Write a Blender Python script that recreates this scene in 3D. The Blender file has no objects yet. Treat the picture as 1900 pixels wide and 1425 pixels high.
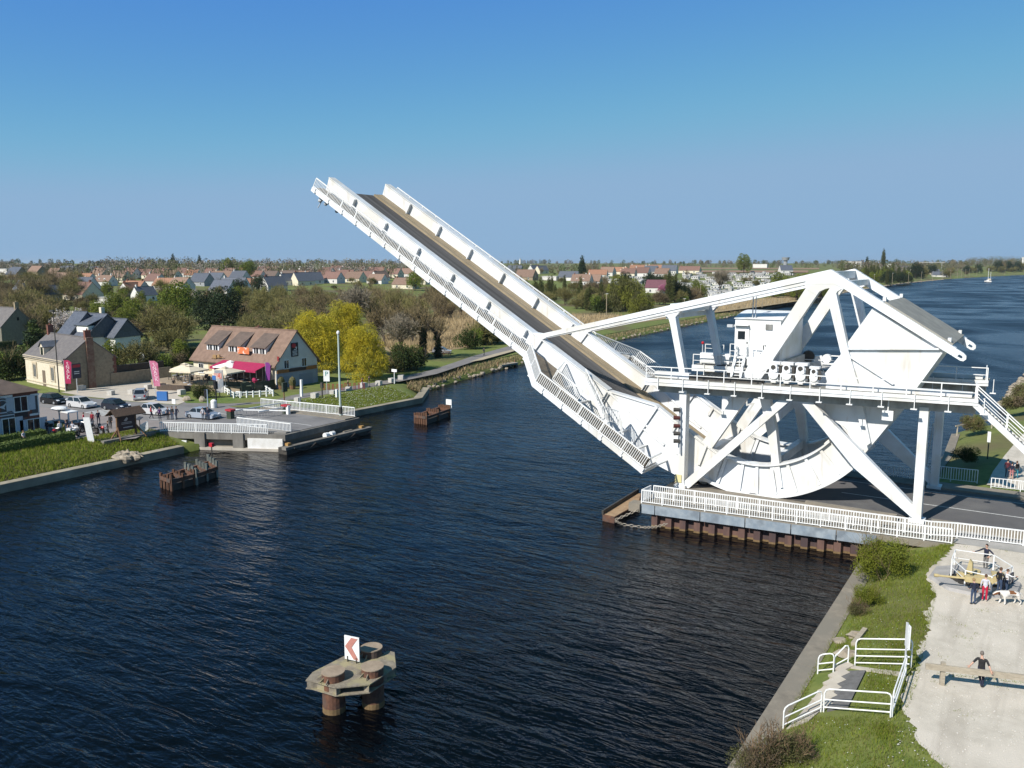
import bpy, bmesh, math, random
from mathutils import Vector as V, Matrix
rnd = random.Random(7)
PI = math.pi
sc = bpy.context.scene
col = sc.collection
# ------------------------------------------------------------------ camera model
F0, CX, CY, HORZ, CAMZ = 1560., 950., 712.5, 488., 20.
PITCH = math.atan((CY - HORZ) / F0)
YAW = math.atan(1000 / math.hypot(F0, CY - HORZ))
fh = V((-math.sin(YAW), math.cos(YAW), 0)); RT = V((math.cos(YAW), math.sin(YAW), 0)); UZ = V((0, 0, 1))
FW = fh * math.cos(PITCH) - UZ * math.sin(PITCH); UP = fh * math.sin(PITCH) + UZ * math.cos(PITCH)
CAM = V((0, 0, CAMZ))
def ray(x, y): return FW * F0 + RT * (x - CX) - UP * (y - CY)
def Pz(x, y, z=0.):
    d = ray(x, y); return CAM + d * ((z - CAMZ) / d.z)
def Py(x, y, Y):
    d = ray(x, y); return CAM + d * (Y / d.y)
def Pn(x, y, p, n):
    d = ray(x, y); return CAM + d * ((p - CAM).dot(n) / d.dot(n))
def proj(p):
    p = V(p) - CAM; w = p.dot(FW); return (CX + F0 * p.dot(RT) / w, CY - F0 * p.dot(UP) / w)
# ------------------------------------------------------------------ land
def lerp_list(t, pts):
    if t <= pts[0][0]: return pts[0][1]
    for (a, b), (c, d) in zip(pts, pts[1:]):
        if t <= c: return b + (d - b) * (t - a) / (c - a)
    return pts[-1][1]
LB = [(-300, -84), (102, -84), (104.5, -83), (112, -89), (125, -91.5), (152, -95.5), (175, -98), (222, -103), (300, -107), (450, -116), (710, -131), (1000, -134), (1300, -118), (1600, -80), (1860, -38), (2300, 120), (3000, 700), (4000, 2200)]
RB = [(-300, -9.9), (62, -9.9), (64, -9.6), (84, -9.2), (103, -8.4), (117, -8.8), (123, -7.9), (130, -3), (148, -4.1), (172, -3.4), (300, 6), (600, 12), (1000, 20), (1600, 130), (2300, 420), (3000, 1200), (4000, 3200)]
def xl(y): return lerp_list(y, LB)
def xr(y): return lerp_list(y, RB)
def sm(t):
    t = max(0., min(1., t)); return t * t * (3 - 2 * t)
def land_h(x, y):
    w = xl(y) - x
    if w >= 0:
        h = 10.5 * sm((w - 15) / 110) * sm((max(w - 115, 0) + max(y - 330, 0) * .8) / 640)
        h += 6 * sm((math.hypot(x, y) - 1200) / 2500) * sm((w - 60) / 300)
        return h
    return 2.0 * sm((x - xr(y) - 20) / 200)
def on_land(px, py):
    d = ray(px, py).normalized(); t = 20.
    while t < 6000:
        p = CAM + d * t
        if p.z <= land_h(p.x, p.y): break
        t += max(.3, t * .004)
    p.z = land_h(p.x, p.y); return p
# ------------------------------------------------------------------ materials
def srgb(r, g, b):
    f = lambda c: (c / 255 / 12.92) if c < 10.3 else ((c / 255 + .055) / 1.055) ** 2.4
    return (f(r), f(g), f(b))
MATS = {}
def mat(key, c1, c2=None, s=2., rough=.7, bump=0., bs=None, metal=0., spec=.4, trans=0., vary=0., detail=5., stretch=None, c3=None, s3=.3, lo=.35, hi=.65):
    if key in MATS: return MATS[key]
    m = bpy.data.materials.new(key); m.use_nodes = True; nt = m.node_tree; N = nt.nodes; Lk = nt.links
    b = N['Principled BSDF']; out = N['Material Output']
    b.inputs['Roughness'].default_value = rough; b.inputs['Metallic'].default_value = metal
    b.inputs['Specular IOR Level'].default_value = spec
    tc = N.new('ShaderNodeTexCoord'); src = tc.outputs['Object']
    if stretch:
        mp = N.new('ShaderNodeMapping'); mp.inputs['Scale'].default_value = stretch; Lk.new(src, mp.inputs['Vector']); src = mp.outputs['Vector']
    c = None
    if c2:
        nz = N.new('ShaderNodeTexNoise'); nz.inputs['Scale'].default_value = s; nz.inputs['Detail'].default_value = detail; nz.inputs['Roughness'].default_value = .62
        Lk.new(src, nz.inputs['Vector'])
        rp = N.new('ShaderNodeValToRGB'); rp.color_ramp.elements[0].position = lo; rp.color_ramp.elements[1].position = hi
        rp.color_ramp.elements[0].color = (*c1, 1); rp.color_ramp.elements[1].color = (*c2, 1)
        Lk.new(nz.outputs['Fac'], rp.inputs['Fac']); c = rp.outputs['Color']
        if c3:
            n3 = N.new('ShaderNodeTexNoise'); n3.inputs['Scale'].default_value = s3; n3.inputs['Detail'].default_value = 3; Lk.new(src, n3.inputs['Vector'])
            r3 = N.new('ShaderNodeValToRGB'); r3.color_ramp.elements[0].position = .48; r3.color_ramp.elements[1].position = .62
            Lk.new(n3.outputs['Fac'], r3.inputs['Fac'])
            mx = N.new('ShaderNodeMixRGB'); Lk.new(r3.outputs['Color'], mx.inputs['Fac']); Lk.new(c, mx.inputs['Color1']); mx.inputs['Color2'].default_value = (*c3, 1); c = mx.outputs['Color']
    if vary:
        oi = N.new('ShaderNodeObjectInfo'); hs = N.new('ShaderNodeHueSaturation')
        mr = N.new('ShaderNodeMapRange'); mr.inputs['To Min'].default_value = 1 - vary; mr.inputs['To Max'].default_value = 1 + vary
        Lk.new(oi.outputs['Random'], mr.inputs['Value']); Lk.new(mr.outputs['Result'], hs.inputs['Value'])
        if c: Lk.new(c, hs.inputs['Color'])
        else: hs.inputs['Color'].default_value = (*c1, 1)
        c = hs.outputs['Color']
    if c: Lk.new(c, b.inputs['Base Color'])
    else: b.inputs['Base Color'].default_value = (*c1, 1)
    if bump:
        nb = N.new('ShaderNodeTexNoise'); nb.inputs['Scale'].default_value = bs or s * 4; nb.inputs['Detail'].default_value = 4; Lk.new(src, nb.inputs['Vector'])
        bp = N.new('ShaderNodeBump'); bp.inputs['Strength'].default_value = bump; bp.inputs['Distance'].default_value = .05
        Lk.new(nb.outputs['Fac'], bp.inputs['Height']); Lk.new(bp.outputs['Normal'], b.inputs['Normal'])
    if trans:
        tr = N.new('ShaderNodeBsdfTranslucent'); mxs = N.new('ShaderNodeMixShader'); mxs.inputs['Fac'].default_value = trans
        if c: Lk.new(c, tr.inputs['Color'])
        else: tr.inputs['Color'].default_value = (*c1, 1)
        Lk.new(b.outputs['BSDF'], mxs.inputs[1]); Lk.new(tr.outputs['BSDF'], mxs.inputs[2]); Lk.new(mxs.outputs['Shader'], out.inputs['Surface'])
    MATS[key] = m; return m
def flat(key, r, g, b, rough=.6, **k): return mat(key, (r, g, b), rough=rough, **k)
WHITE = mat('white_paint', (.73, .75, .765), (.67, .69, .70), s=.6, rough=.42, bump=.04, bs=3, c3=(.62, .61, .57), s3=.3)
def streaks(m):
    # rain-washed grime and rust runs: thin vertical stains that belong to the paint
    nt = m.node_tree; N = nt.nodes; L = nt.links; b = N['Principled BSDF']; src = b.inputs['Base Color'].links[0].from_socket
    tc = N.new('ShaderNodeTexCoord'); mp = N.new('ShaderNodeMapping'); mp.inputs['Scale'].default_value = (2.6, 2.6, .22); L.new(tc.outputs['Object'], mp.inputs['Vector'])
    nz = N.new('ShaderNodeTexNoise'); nz.inputs['Scale'].default_value = 1.0; nz.inputs['Detail'].default_value = 6; L.new(mp.outputs['Vector'], nz.inputs['Vector'])
    rp = N.new('ShaderNodeValToRGB'); rp.color_ramp.elements[0].position = .58; rp.color_ramp.elements[1].position = .78; rp.color_ramp.elements[1].color = (.55, .55, .55, 1); L.new(nz.outputs['Fac'], rp.inputs['Fac'])
    mx = N.new('ShaderNodeMixRGB'); L.new(rp.outputs['Color'], mx.inputs['Fac']); L.new(src, mx.inputs['Color1']); mx.inputs['Color2'].default_value = (.40, .33, .25, 1); L.new(mx.outputs['Color'], b.inputs['Base Color'])
streaks(WHITE)
WHITE2 = mat('white_rail_paint', (.80, .81, .80), (.70, .70, .68), s=3, rough=.45)
GREYW = mat('weathered_shade_grey_steel', (.46, .455, .43), (.30, .29, .265), s=1.2, rough=.6, bump=.08, stretch=(1, 1, .2))  # weathered tone, darkened to paint in the main beam's shade under the deck
ASPH = mat('asphalt', (.085, .083, .085), (.13, .125, .12), s=.35, rough=.9, bump=.15, bs=30, c3=(.105, .10, .10), s3=.1)
LEAFROAD = mat('bridge_asphalt', (.052, .049, .048), (.135, .128, .124), s=1.1, rough=.88, bump=.1, bs=25, stretch=(.05, 1.0, .05))
TAN = mat('tan_timber', (.32, .26, .175), (.24, .19, .12), s=2, rough=.8, bump=.1, stretch=(.3, 2, .3))
WOODFLOOR = mat('footway_timber', (.20, .165, .12), (.13, .105, .08), s=3, rough=.85, bump=.15)
GRATE = mat('grey_plate', (.30, .29, .25), (.21, .20, .175), s=1.1, rough=.7, bump=.1)
DARK = mat('dark_steel', (.035, .035, .035), (.07, .062, .05), s=3, rough=.6, bump=.1)
RUST = mat('rusty_steel', (.075, .036, .026), (.17, .08, .045), s=2.2, rough=.85, bump=.3, bs=8, c3=(.08, .06, .05), s3=.8)
SHEET = mat('sheet_pile_steel', (.085, .048, .042), (.15, .085, .065), s=1.2, rough=.8, bump=.2, stretch=(1, 1, .35), c3=(.06, .04, .04), s3=.5)
ALGAE = mat('tidal_growth', (.13, .085, .04), (.20, .13, .06), s=4, rough=.9, bump=.3)
BLUEGREY = mat('blue_grey_plate', (.20, .245, .29), (.30, .34, .37), s=1.3, rough=.5, bump=.05, c3=(.17, .20, .23), s3=.8)
CONC = mat('concrete', (.27, .235, .185), (.17, .15, .12), s=1.3, rough=.9, bump=.35, bs=10, detail=9, c3=(.20, .18, .145), s3=.5, lo=.3, hi=.7)
CONCD = mat('stained_concrete', (.22, .205, .18), (.13, .12, .105), s=.7, rough=.9, bump=.25, bs=8, stretch=(1, 1, .4))
QUAYST = mat('quay_stone', (.36, .315, .235), (.26, .23, .17), s=.9, rough=.9, bump=.2, bs=8, c3=(.22, .195, .145), s3=.3)
PALECONC = mat('pale_concrete', (.48, .435, .36), (.38, .34, .28), s=.7, rough=.85, bump=.1, bs=8, c3=(.38, .34, .29), s3=.4)
GRAVEL = mat('pale_gravel', (.56, .51, .43), (.45, .405, .335), s=1.6, rough=.95, bump=.5, bs=22, detail=10, c3=(.57, .515, .435), s3=.25, lo=.3, hi=.7)
GRASS = mat('grass', (.085, .13, .022), (.15, .185, .04), s=.9, rough=.9, bump=.4, bs=6, detail=8, c3=(.17, .155, .06), s3=.16)
SCRUB = mat('scrub_land', (.06, .075, .024), (.115, .105, .05), s=.05, rough=.95, bump=.5, bs=.8, detail=10, c3=(.085, .11, .03), s3=.012)
REEDM = mat('dry_reed', (.36, .275, .15), (.27, .20, .11), s=.5, rough=.95, vary=.1)
FIELDM = mat('ploughed_earth', (.30, .195, .125), (.24, .155, .10), s=.02, rough=.95, bump=.2, stretch=(1, .2, 1))
MEADOW = mat('meadow', (.09, .13, .03), (.13, .155, .05), s=.03, rough=.95, detail=8)
BARKM = mat('bark', (.11, .085, .06), (.07, .055, .04), s=4, rough=.95)
TYRE = flat('rubber', .018, .018, .018, .8)
GLASS = flat('dark_glass', .015, .02, .025, .08, spec=.6)
CHROME = flat('rim_metal', .45, .46, .47, .35, metal=.7)
SKIN = flat('skin', .48, .29, .21, .55)
REDP = flat('red_paint', .42, .02, .03, .45)
BLUEP = flat('blue_paint', .04, .14, .38, .45)
BLACKP = flat('black_paint', .014, .014, .016, .4)
BRICK = mat('red_brick', (.20, .085, .06), (.14, .055, .042), s=6, rough=.9, bump=.2, bs=20)
STONE = mat('cream_stone', (.66, .59, .47), (.55, .48, .36), s=2.2, rough=.9, bump=.3, bs=7)
STONED = mat('rubble_stone', (.34, .275, .185), (.235, .185, .125), s=2.6, rough=.95, bump=.5, bs=9)
CREAM = mat('cream_render', (.68, .62, .48), (.60, .54, .41), s=.8, rough=.9, bump=.05)
WREND = mat('white_render', (.66, .645, .61), (.56, .545, .51), s=.7, rough=.9, bump=.05, vary=.12)
GREND = mat('grey_render', (.30, .31, .32), (.25, .26, .27), s=1, rough=.9, bump=.05)
SLATE = mat('slate', (.065, .075, .095), (.11, .12, .145), s=2.2, rough=.5, bump=.2, bs=9, vary=.12)
SLATEW = mat('weathered_slate', (.16, .145, .135), (.11, .10, .10), s=1.6, rough=.7, bump=.25, bs=9)
TILEB = mat('brown_tile', (.235, .155, .115), (.17, .11, .08), s=1.4, rough=.85, bump=.3, bs=8, vary=.12)
TILEO = mat('orange_tile', (.30, .16, .10), (.21, .11, .07), s=1.4, rough=.85, bump=.3, bs=8, vary=.15)
TILER = mat('red_brown_tile', (.20, .115, .092), (.145, .085, .068), s=1.4, rough=.85, bump=.3, bs=8, vary=.15)
TILED = mat('dark_tile', (.10, .075, .062), (.145, .105, .085), s=1.2, rough=.85, bump=.3, bs=8)
STONEBLK = mat('stone_block', (.52, .50, .46), (.40, .38, .34), s=3, rough=.9, bump=.3)
ROCK = mat('rock', (.36, .31, .24), (.22, .185, .14), s=1.5, rough=.9, bump=.5, bs=5)
WOODG = mat('grey_timber', (.40, .35, .27), (.29, .25, .19), s=3, rough=.9, bump=.2, stretch=(.4, 3, 3))
WOODB = mat('brown_timber', (.22, .12, .06), (.14, .075, .04), s=4, rough=.8, bump=.2)
CANVAS = mat('cream_canvas', (.68, .60, .46), (.60, .52, .39), s=2, rough=.9)
MAGENTA = mat('magenta_cloth', (.38, .02, .085), (.31, .016, .07), s=2, rough=.8)
YELLOWP = mat('yellow_paint', (.50, .41, .21), (.40, .32, .16), s=2, rough=.6)
GREEND = mat('dark_green_paint', (.03, .045, .03), (.05, .06, .04), s=2, rough=.7)
ALUG = flat('galvanised_metal', .50, .52, .54, .45, metal=.2)
def tracks(m):
    nt = m.node_tree; N = nt.nodes; L = nt.links; b = N['Principled BSDF']; src = b.inputs['Base Color'].links[0].from_socket
    tc = N.new('ShaderNodeTexCoord'); mp = N.new('ShaderNodeMapping'); mp.inputs['Rotation'].default_value = (0, 0, .5); mp.inputs['Scale'].default_value = (.5, .06, 1); L.new(tc.outputs['Object'], mp.inputs['Vector'])
    nz = N.new('ShaderNodeTexNoise'); nz.inputs['Scale'].default_value = 2.2; nz.inputs['Detail'].default_value = 7; nz.inputs['Distortion'].default_value = .6; L.new(mp.outputs['Vector'], nz.inputs['Vector'])
    rp = N.new('ShaderNodeValToRGB'); rp.color_ramp.elements[0].position = .5; rp.color_ramp.elements[1].position = .72; rp.color_ramp.elements[1].color = (.6, .6, .6, 1); L.new(nz.outputs['Fac'], rp.inputs['Fac'])
    mx = N.new('ShaderNodeMixRGB'); L.new(rp.outputs['Color'], mx.inputs['Fac']); L.new(src, mx.inputs['Color1']); mx.inputs['Color2'].default_value = (.33, .29, .235, 1); L.new(mx.outputs['Color'], b.inputs['Base Color'])
tracks(GRAVEL)
# ------------------------------------------------------------------ mesh builder
class MB:
    def __init__(s): s.v = []; s.f = []; s.m = []
    def add(s, vs, fs, mi=0):
        o = len(s.v); s.v += [tuple(v) for v in vs]; s.f += [tuple(i + o for i in f) for f in fs]; s.m += [mi] * len(fs); return s
    def bx(s, x0, x1, y0, y1, z0, z1, mi=0):
        return s.add([(x0, y0, z0), (x1, y0, z0), (x1, y1, z0), (x0, y1, z0), (x0, y0, z1), (x1, y0, z1), (x1, y1, z1), (x0, y1, z1)],
                     [(3, 2, 1, 0), (4, 5, 6, 7), (0, 1, 5, 4), (1, 2, 6, 5), (2, 3, 7, 6), (3, 0, 4, 7)], mi)
    def box(s, c, sx, sy, sz, rz=0, mi=0):            # centred in x,y; base at c.z
        ca, sa = math.cos(rz), math.sin(rz); vs = []
        for z in (0, sz):
            for a, b in ((-1, -1), (1, -1), (1, 1), (-1, 1)):
                x, y = a * sx / 2, b * sy / 2; vs.append((c[0] + x * ca - y * sa, c[1] + x * sa + y * ca, c[2] + z))
        return s.add(vs, [(3, 2, 1, 0), (4, 5, 6, 7), (0, 1, 5, 4), (1, 2, 6, 5), (2, 3, 7, 6), (3, 0, 4, 7)], mi)
    def beam(s, p, q, w, h, up=UZ, mi=0):
        p, q = V(p), V(q); d = (q - p).normalized(); a = d.cross(V(up))
        if a.length < 1e-4: a = d.cross(V((1, 0, 0)))
        a.normalize(); b = a.cross(d); vs = []
        for c in (p, q):
            for i, j in ((-1, -1), (1, -1), (1, 1), (-1, 1)): vs.append(c + a * (i * w / 2) + b * (j * h / 2))
        return s.add(vs, [(3, 2, 1, 0), (4, 5, 6, 7), (0, 1, 5, 4), (1, 2, 6, 5), (2, 3, 7, 6), (3, 0, 4, 7)], mi)
    def cyl(s, p, q, r0, r1=None, n=10, mi=0, cap=True):
        p, q = V(p), V(q); r1 = r0 if r1 is None else r1; d = (q - p).normalized()
        a = d.cross(UZ); a = V((1, 0, 0)) if a.length < 1e-4 else a.normalized(); b = a.cross(d); vs = []
        for c, r in ((p, r0), (q, r1)):
            for i in range(n):
                t = 2 * PI * i / n; vs.append(c + a * (math.cos(t) * r) + b * (math.sin(t) * r))
        fs = [(i, (i + 1) % n, n + (i + 1) % n, n + i) for i in range(n)]
        if cap: fs += [tuple(range(n))[::-1], tuple(range(n, 2 * n))]
        return s.add(vs, fs, mi)
    def tube(s, pts, r, n=6, mi=0):
        for a, b in zip(pts, pts[1:]): s.cyl(a, b, r, r, n, mi)
        return s
    def prism(s, poly, vec, mi=0):
        n = len(poly); vec = V(vec); vs = [V(p) for p in poly] + [V(p) + vec for p in poly]
        fs = [tuple(range(n)), tuple(range(n, 2 * n))[::-1]] + [(i, n + i, n + (i + 1) % n, (i + 1) % n) for i in range(n)]
        return s.add(vs, fs, mi)
    def sph(s, c, rx, ry=None, rz=None, n=10, m=7, mi=0, jit=0):
        ry = ry or rx; rz = rz or rx; vs = []; fs = []
        for j in range(m + 1):
            t = PI * j / m
            for i in range(n):
                a = 2 * PI * i / n; k = 1 + jit * (rnd.random() - .5)
                vs.append((c[0] + rx * k * math.sin(t) * math.cos(a), c[1] + ry * k * math.sin(t) * math.sin(a), c[2] + rz * k * math.cos(t)))
        for j in range(m):
            for i in range(n): fs.append((j * n + i, (j + 1) * n + i, (j + 1) * n + (i + 1) % n, j * n + (i + 1) % n))
        return s.add(vs, fs, mi)
    def build_parts(s, name, mats, parent=None):
        """one object per connected piece"""
        par = list(range(len(s.v)))
        def find(i):
            while par[i] != i: par[i] = par[par[i]]; i = par[i]
            return i
        for f in s.f:
            for i in f[1:]: par[find(i)] = find(f[0])
        groups = {}
        for f, m in zip(s.f, s.m): groups.setdefault(find(f[0]), []).append((f, m))
        out = []
        for fs in groups.values():
            q = MB(); ix = {}
            for f, m in fs:
                for i in f:
                    if i not in ix: ix[i] = len(q.v); q.v.append(s.v[i])
                q.f.append(tuple(ix[i] for i in f)); q.m.append(m)
            out.append(q.build(name, mats, parent))
        return out
    def build(s, name, mats, parent=None, smooth=False):
        me = bpy.data.meshes.new(name); off = wloc(parent)
        me.from_pydata([(x - off.x, y - off.y, z - off.z) for x, y, z in s.v], [], s.f)
        mats = mats if isinstance(mats, (list, tuple)) else [mats]
        for m in mats: me.materials.append(m)
        if len(mats) > 1: me.polygons.foreach_set('material_index', s.m)
        if smooth: me.polygons.foreach_set('use_smooth', [True] * len(me.polygons))
        me.update(); o = bpy.data.objects.new(name, me); col.objects.link(o)
        if parent: o.parent = parent
        return o
def wloc(o):
    p = V((0, 0, 0))
    while o: p += V(o.location); o = o.parent
    return p
def tag(o, label=None, cat=None, group=None, kind=None):
    for k, v in (('label', label), ('category', cat), ('group', group), ('kind', kind)):
        if v: o[k] = v
    return o
def thing(name, label, cat, loc=(0, 0, 0), group=None):
    o = bpy.data.objects.new(name, None); o.location = loc; o.empty_display_size = .2; col.objects.link(o); return tag(o, label, cat, group)
def struct(name, mb, m, smooth=False): return tag(mb.build(name, m, None, smooth), kind='structure')
def dup(root, loc, rz=0, scale=None, label=None, group=None, parent=None):
    c = root.copy(); col.objects.link(c)
    if parent is None:
        c.location = loc; c.rotation_euler = (0, 0, rz)
        if scale: c.scale = scale if isinstance(scale, (tuple, list)) else (scale,) * 3
        if label: c['label'] = label
        if group: c['group'] = group
    else: c.parent = parent
    for ch in list(root.children): dup(ch, None, parent=c)
    return c
def move_to(root, loc, rz=0, scale=None):
    root.location = loc; root.rotation_euler = (0, 0, rz)
    if scale: root.scale = scale if isinstance(scale, (tuple, list)) else (scale,) * 3
def recolor(root, old, new):
    for o in [root] + list(root.children_recursive):
        if o.type == 'MESH':
            for sl in o.material_slots:
                if sl.material == old: sl.link = 'OBJECT'; sl.material = new
def text_mb(txt, size, origin, ex, ey, mi=0, mb=None, depth=.0, align='CENTER'):
    """letters as a thin mesh: origin = centre, ex / ey = unit directions of the line and of the letter height"""
    cu = bpy.data.curves.new('t', 'FONT'); cu.body = txt; cu.size = size; cu.align_x = align; cu.align_y = 'CENTER'; cu.resolution_u = 2
    ob = bpy.data.objects.new('t', cu); col.objects.link(ob)
    bpy.context.view_layer.update()
    me = ob.evaluated_get(bpy.context.evaluated_depsgraph_get()).to_mesh()
    ex, ey = V(ex), V(ey); o = V(origin); mb = mb or MB()
    mb.add([o + ex * v.co.x + ey * v.co.y for v in me.vertices], [tuple(p.vertices) for p in me.polygons], mi)
    ob.to_mesh_clear(); bpy.data.objects.remove(ob); bpy.data.curves.remove(cu); return mb
def rail_mb(pts, h=1.05, step=.16, r=.022, post=2.4, up=UZ, mids=(.12,), top=.04, mb=None, bal=True, pr=.04):
    """railing along pts (foot line)"""
    mb = mb or MB(); up = V(up)
    for a, b in zip(pts, pts[1:]):
        a, b = V(a), V(b); Ln = (b - a).length
        mb.beam(a + up * h, b + up * h, top * 1.6, top * 1.4, up)
        for m in mids: mb.beam(a + up * m, b + up * m, top, top, up)
        np_ = max(1, round(Ln / post))
        for i in range(np_ + 1):
            p = a.lerp(b, i / np_); mb.beam(p - up * .1, p + up * (h + .02), pr * 1.6, pr * 1.6, (b - a))
        if bal:
            n = max(1, round(Ln / step))
            for i in range(1, n):
                p = a.lerp(b, i / n); mb.beam(p + up * mids[0], p + up * h, r, r, (b - a))
    return mb
def sheet_px(name, pts, z, m, zz=0.):
    return struct(name, MB().add([Pz(x, y, zz) + V((0, 0, z)) for x, y in pts], [tuple(range(len(pts)))]), m)
def sheet_xy(name, pts, z, m): return struct(name, MB().add([(x, y, z) for x, y in pts], [tuple(range(len(pts)))]), m)
# ------------------------------------------------------------------ camera, world, sun
cd = bpy.data.cameras.new('camera'); co = bpy.data.objects.new('camera', cd); col.objects.link(co); sc.camera = co
cd.sensor_fit = 'HORIZONTAL'; cd.sensor_width = 36; cd.lens = 36 * F0 / 1900; cd.clip_end = 30000; cd.clip_start = .5
co.matrix_world = Matrix(((RT.x, UP.x, -FW.x, CAM.x), (RT.y, UP.y, -FW.y, CAM.y), (RT.z, UP.z, -FW.z, CAM.z), (0, 0, 0, 1)))
SUN_EL = math.radians(40); SAZ = math.atan2(-.24, -.97)
wd = bpy.data.worlds.new('World'); sc.world = wd; wd.use_nodes = True
nt = wd.node_tree; sky = nt.nodes.new('ShaderNodeTexSky'); sky.sky_type = 'NISHITA'; sky.sun_disc = False
sky.sun_elevation = SUN_EL; sky.sun_rotation = SAZ % (2 * PI); sky.altitude = 20; sky.air_density = .6; sky.dust_density = 0; sky.ozone_density = 6
bg = nt.nodes['Background']; bg.inputs['Strength'].default_value = .08
# tone the sky per channel (a clear northern spring sky: deep blue, only slightly paler at the horizon)
sp = nt.nodes.new('ShaderNodeSeparateColor'); cb = nt.nodes.new('ShaderNodeCombineColor'); nt.links.new(sky.outputs['Color'], sp.inputs['Color'])
def mth(op, a, v1, v2=None):
    m = nt.nodes.new('ShaderNodeMath'); m.operation = op; nt.links.new(a, m.inputs[0]); m.inputs[1].default_value = v1
    if v2 is not None: m.inputs[2].default_value = v2
    return m.outputs[0]
for i, (g, k, mx, dd) in enumerate(((1.12, 3.15, .272, .08), (.78, 1.95, .442, .10), (1.5, 9.9, .655, .10))):
    x = mth('MULTIPLY', sp.outputs[i], .05)
    if g != 1: x = mth('POWER', x, g)
    x = mth('SMOOTH_MIN', mth('MULTIPLY', x, k), mx, dd)
    nt.links.new(mth('MULTIPLY', x, 10.02), cb.inputs[i])
nt.links.new(cb.outputs['Color'], bg.inputs['Color'])
sd = bpy.data.lights.new('sun', 'SUN'); sd.energy = 5; sd.angle = math.radians(.5); sd.color = (1, .95, .87)
so = bpy.data.objects.new('sun', sd); col.objects.link(so)
sdir = V((math.sin(SAZ) * math.cos(SUN_EL), math.cos(SAZ) * math.cos(SUN_EL), math.sin(SUN_EL)))
so.rotation_euler = sdir.to_track_quat('Z', 'Y').to_euler()
vs = sc.view_settings; vs.view_transform = 'Standard'; vs.look = 'None'; vs.exposure = .32; vs.gamma = 1
sc.cycles.max_bounces = 6; sc.cycles.diffuse_bounces = 2; sc.cycles.transparent_max_bounces = 6
# ================================================================== SETTING: land, water
def build_land():
    ys = [-300, -120, -40, 0, 20, 35, 50, 60, 62, 64, 74, 84, 95, 102, 104.5, 108, 112, 118, 125, 130, 138, 148, 160, 175, 195, 222, 260, 300, 350, 400, 450, 520, 600, 710, 850, 1000, 1150, 1300, 1450, 1600, 1860, 2300, 3000, 4000, 6000, 12000]
    ws = [-.6, 0, 1.2, 2.6, 4.5, 7, 12, 18, 26, 36, 50, 70, 95, 125, 160, 200, 250, 310, 380, 460, 560, 700, 900, 1200, 1600, 2200, 3200, 5000, 9000]
    mb = MB(); n = len(ws)
    vs_ = []
    for y in ys:
        for w in ws:
            x = xl(min(y, 4000)) - w; z = land_h(x, y)
            if y < 103: z = {-.6: -5, 0: -1.3, 1.2: -1.25, 2.6: -.75, 4.5: -.25}.get(w, z)
            else: z = {-.6: -5, 0: -2.3, 1.2: -1.7, 2.6: -1.0, 4.5: -.45, 7: -.12}.get(w, z)
            vs_.append((x, y, z))
    fs = [(j * n + i, (j + 1) * n + i, (j + 1) * n + i + 1, j * n + i + 1) for j in range(len(ys) - 1) for i in range(n - 1)]
    mb.add(vs_, fs)
    ws2 = [-.5, 0, 1.0, 1.9, 3.2, 5.0, 8, 14, 25, 60, 150, 400, 1200, 4000, 9000]; n = len(ws2); vs_ = []
    for y in ys:
        for w in ws2:
            x = xr(min(y, 4000)) + w; z = land_h(x, y)
            z = {-.5: -5, 0: -1.35, 1.0: -1.28, 1.9: -1.0, 3.2: -.55, 5.0: -.08}.get(w, z)
            if 63 <= y <= 85 and w < 1: z = -5
            vs_.append((x, y, z))
    fs = [(j * n + i, j * n + i + 1, (j + 1) * n + i + 1, (j + 1) * n + i) for j in range(len(ys) - 1) for i in range(n - 1)]
    mb.add(vs_, fs)
    gm = mat('ground_cover', (.10, .135, .024), (.165, .185, .045), s=.8, rough=.95, bump=.4, bs=5, detail=9, c3=(.12, .10, .045), s3=.035)
    struct('ground', mb, gm, True)
build_land()
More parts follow.
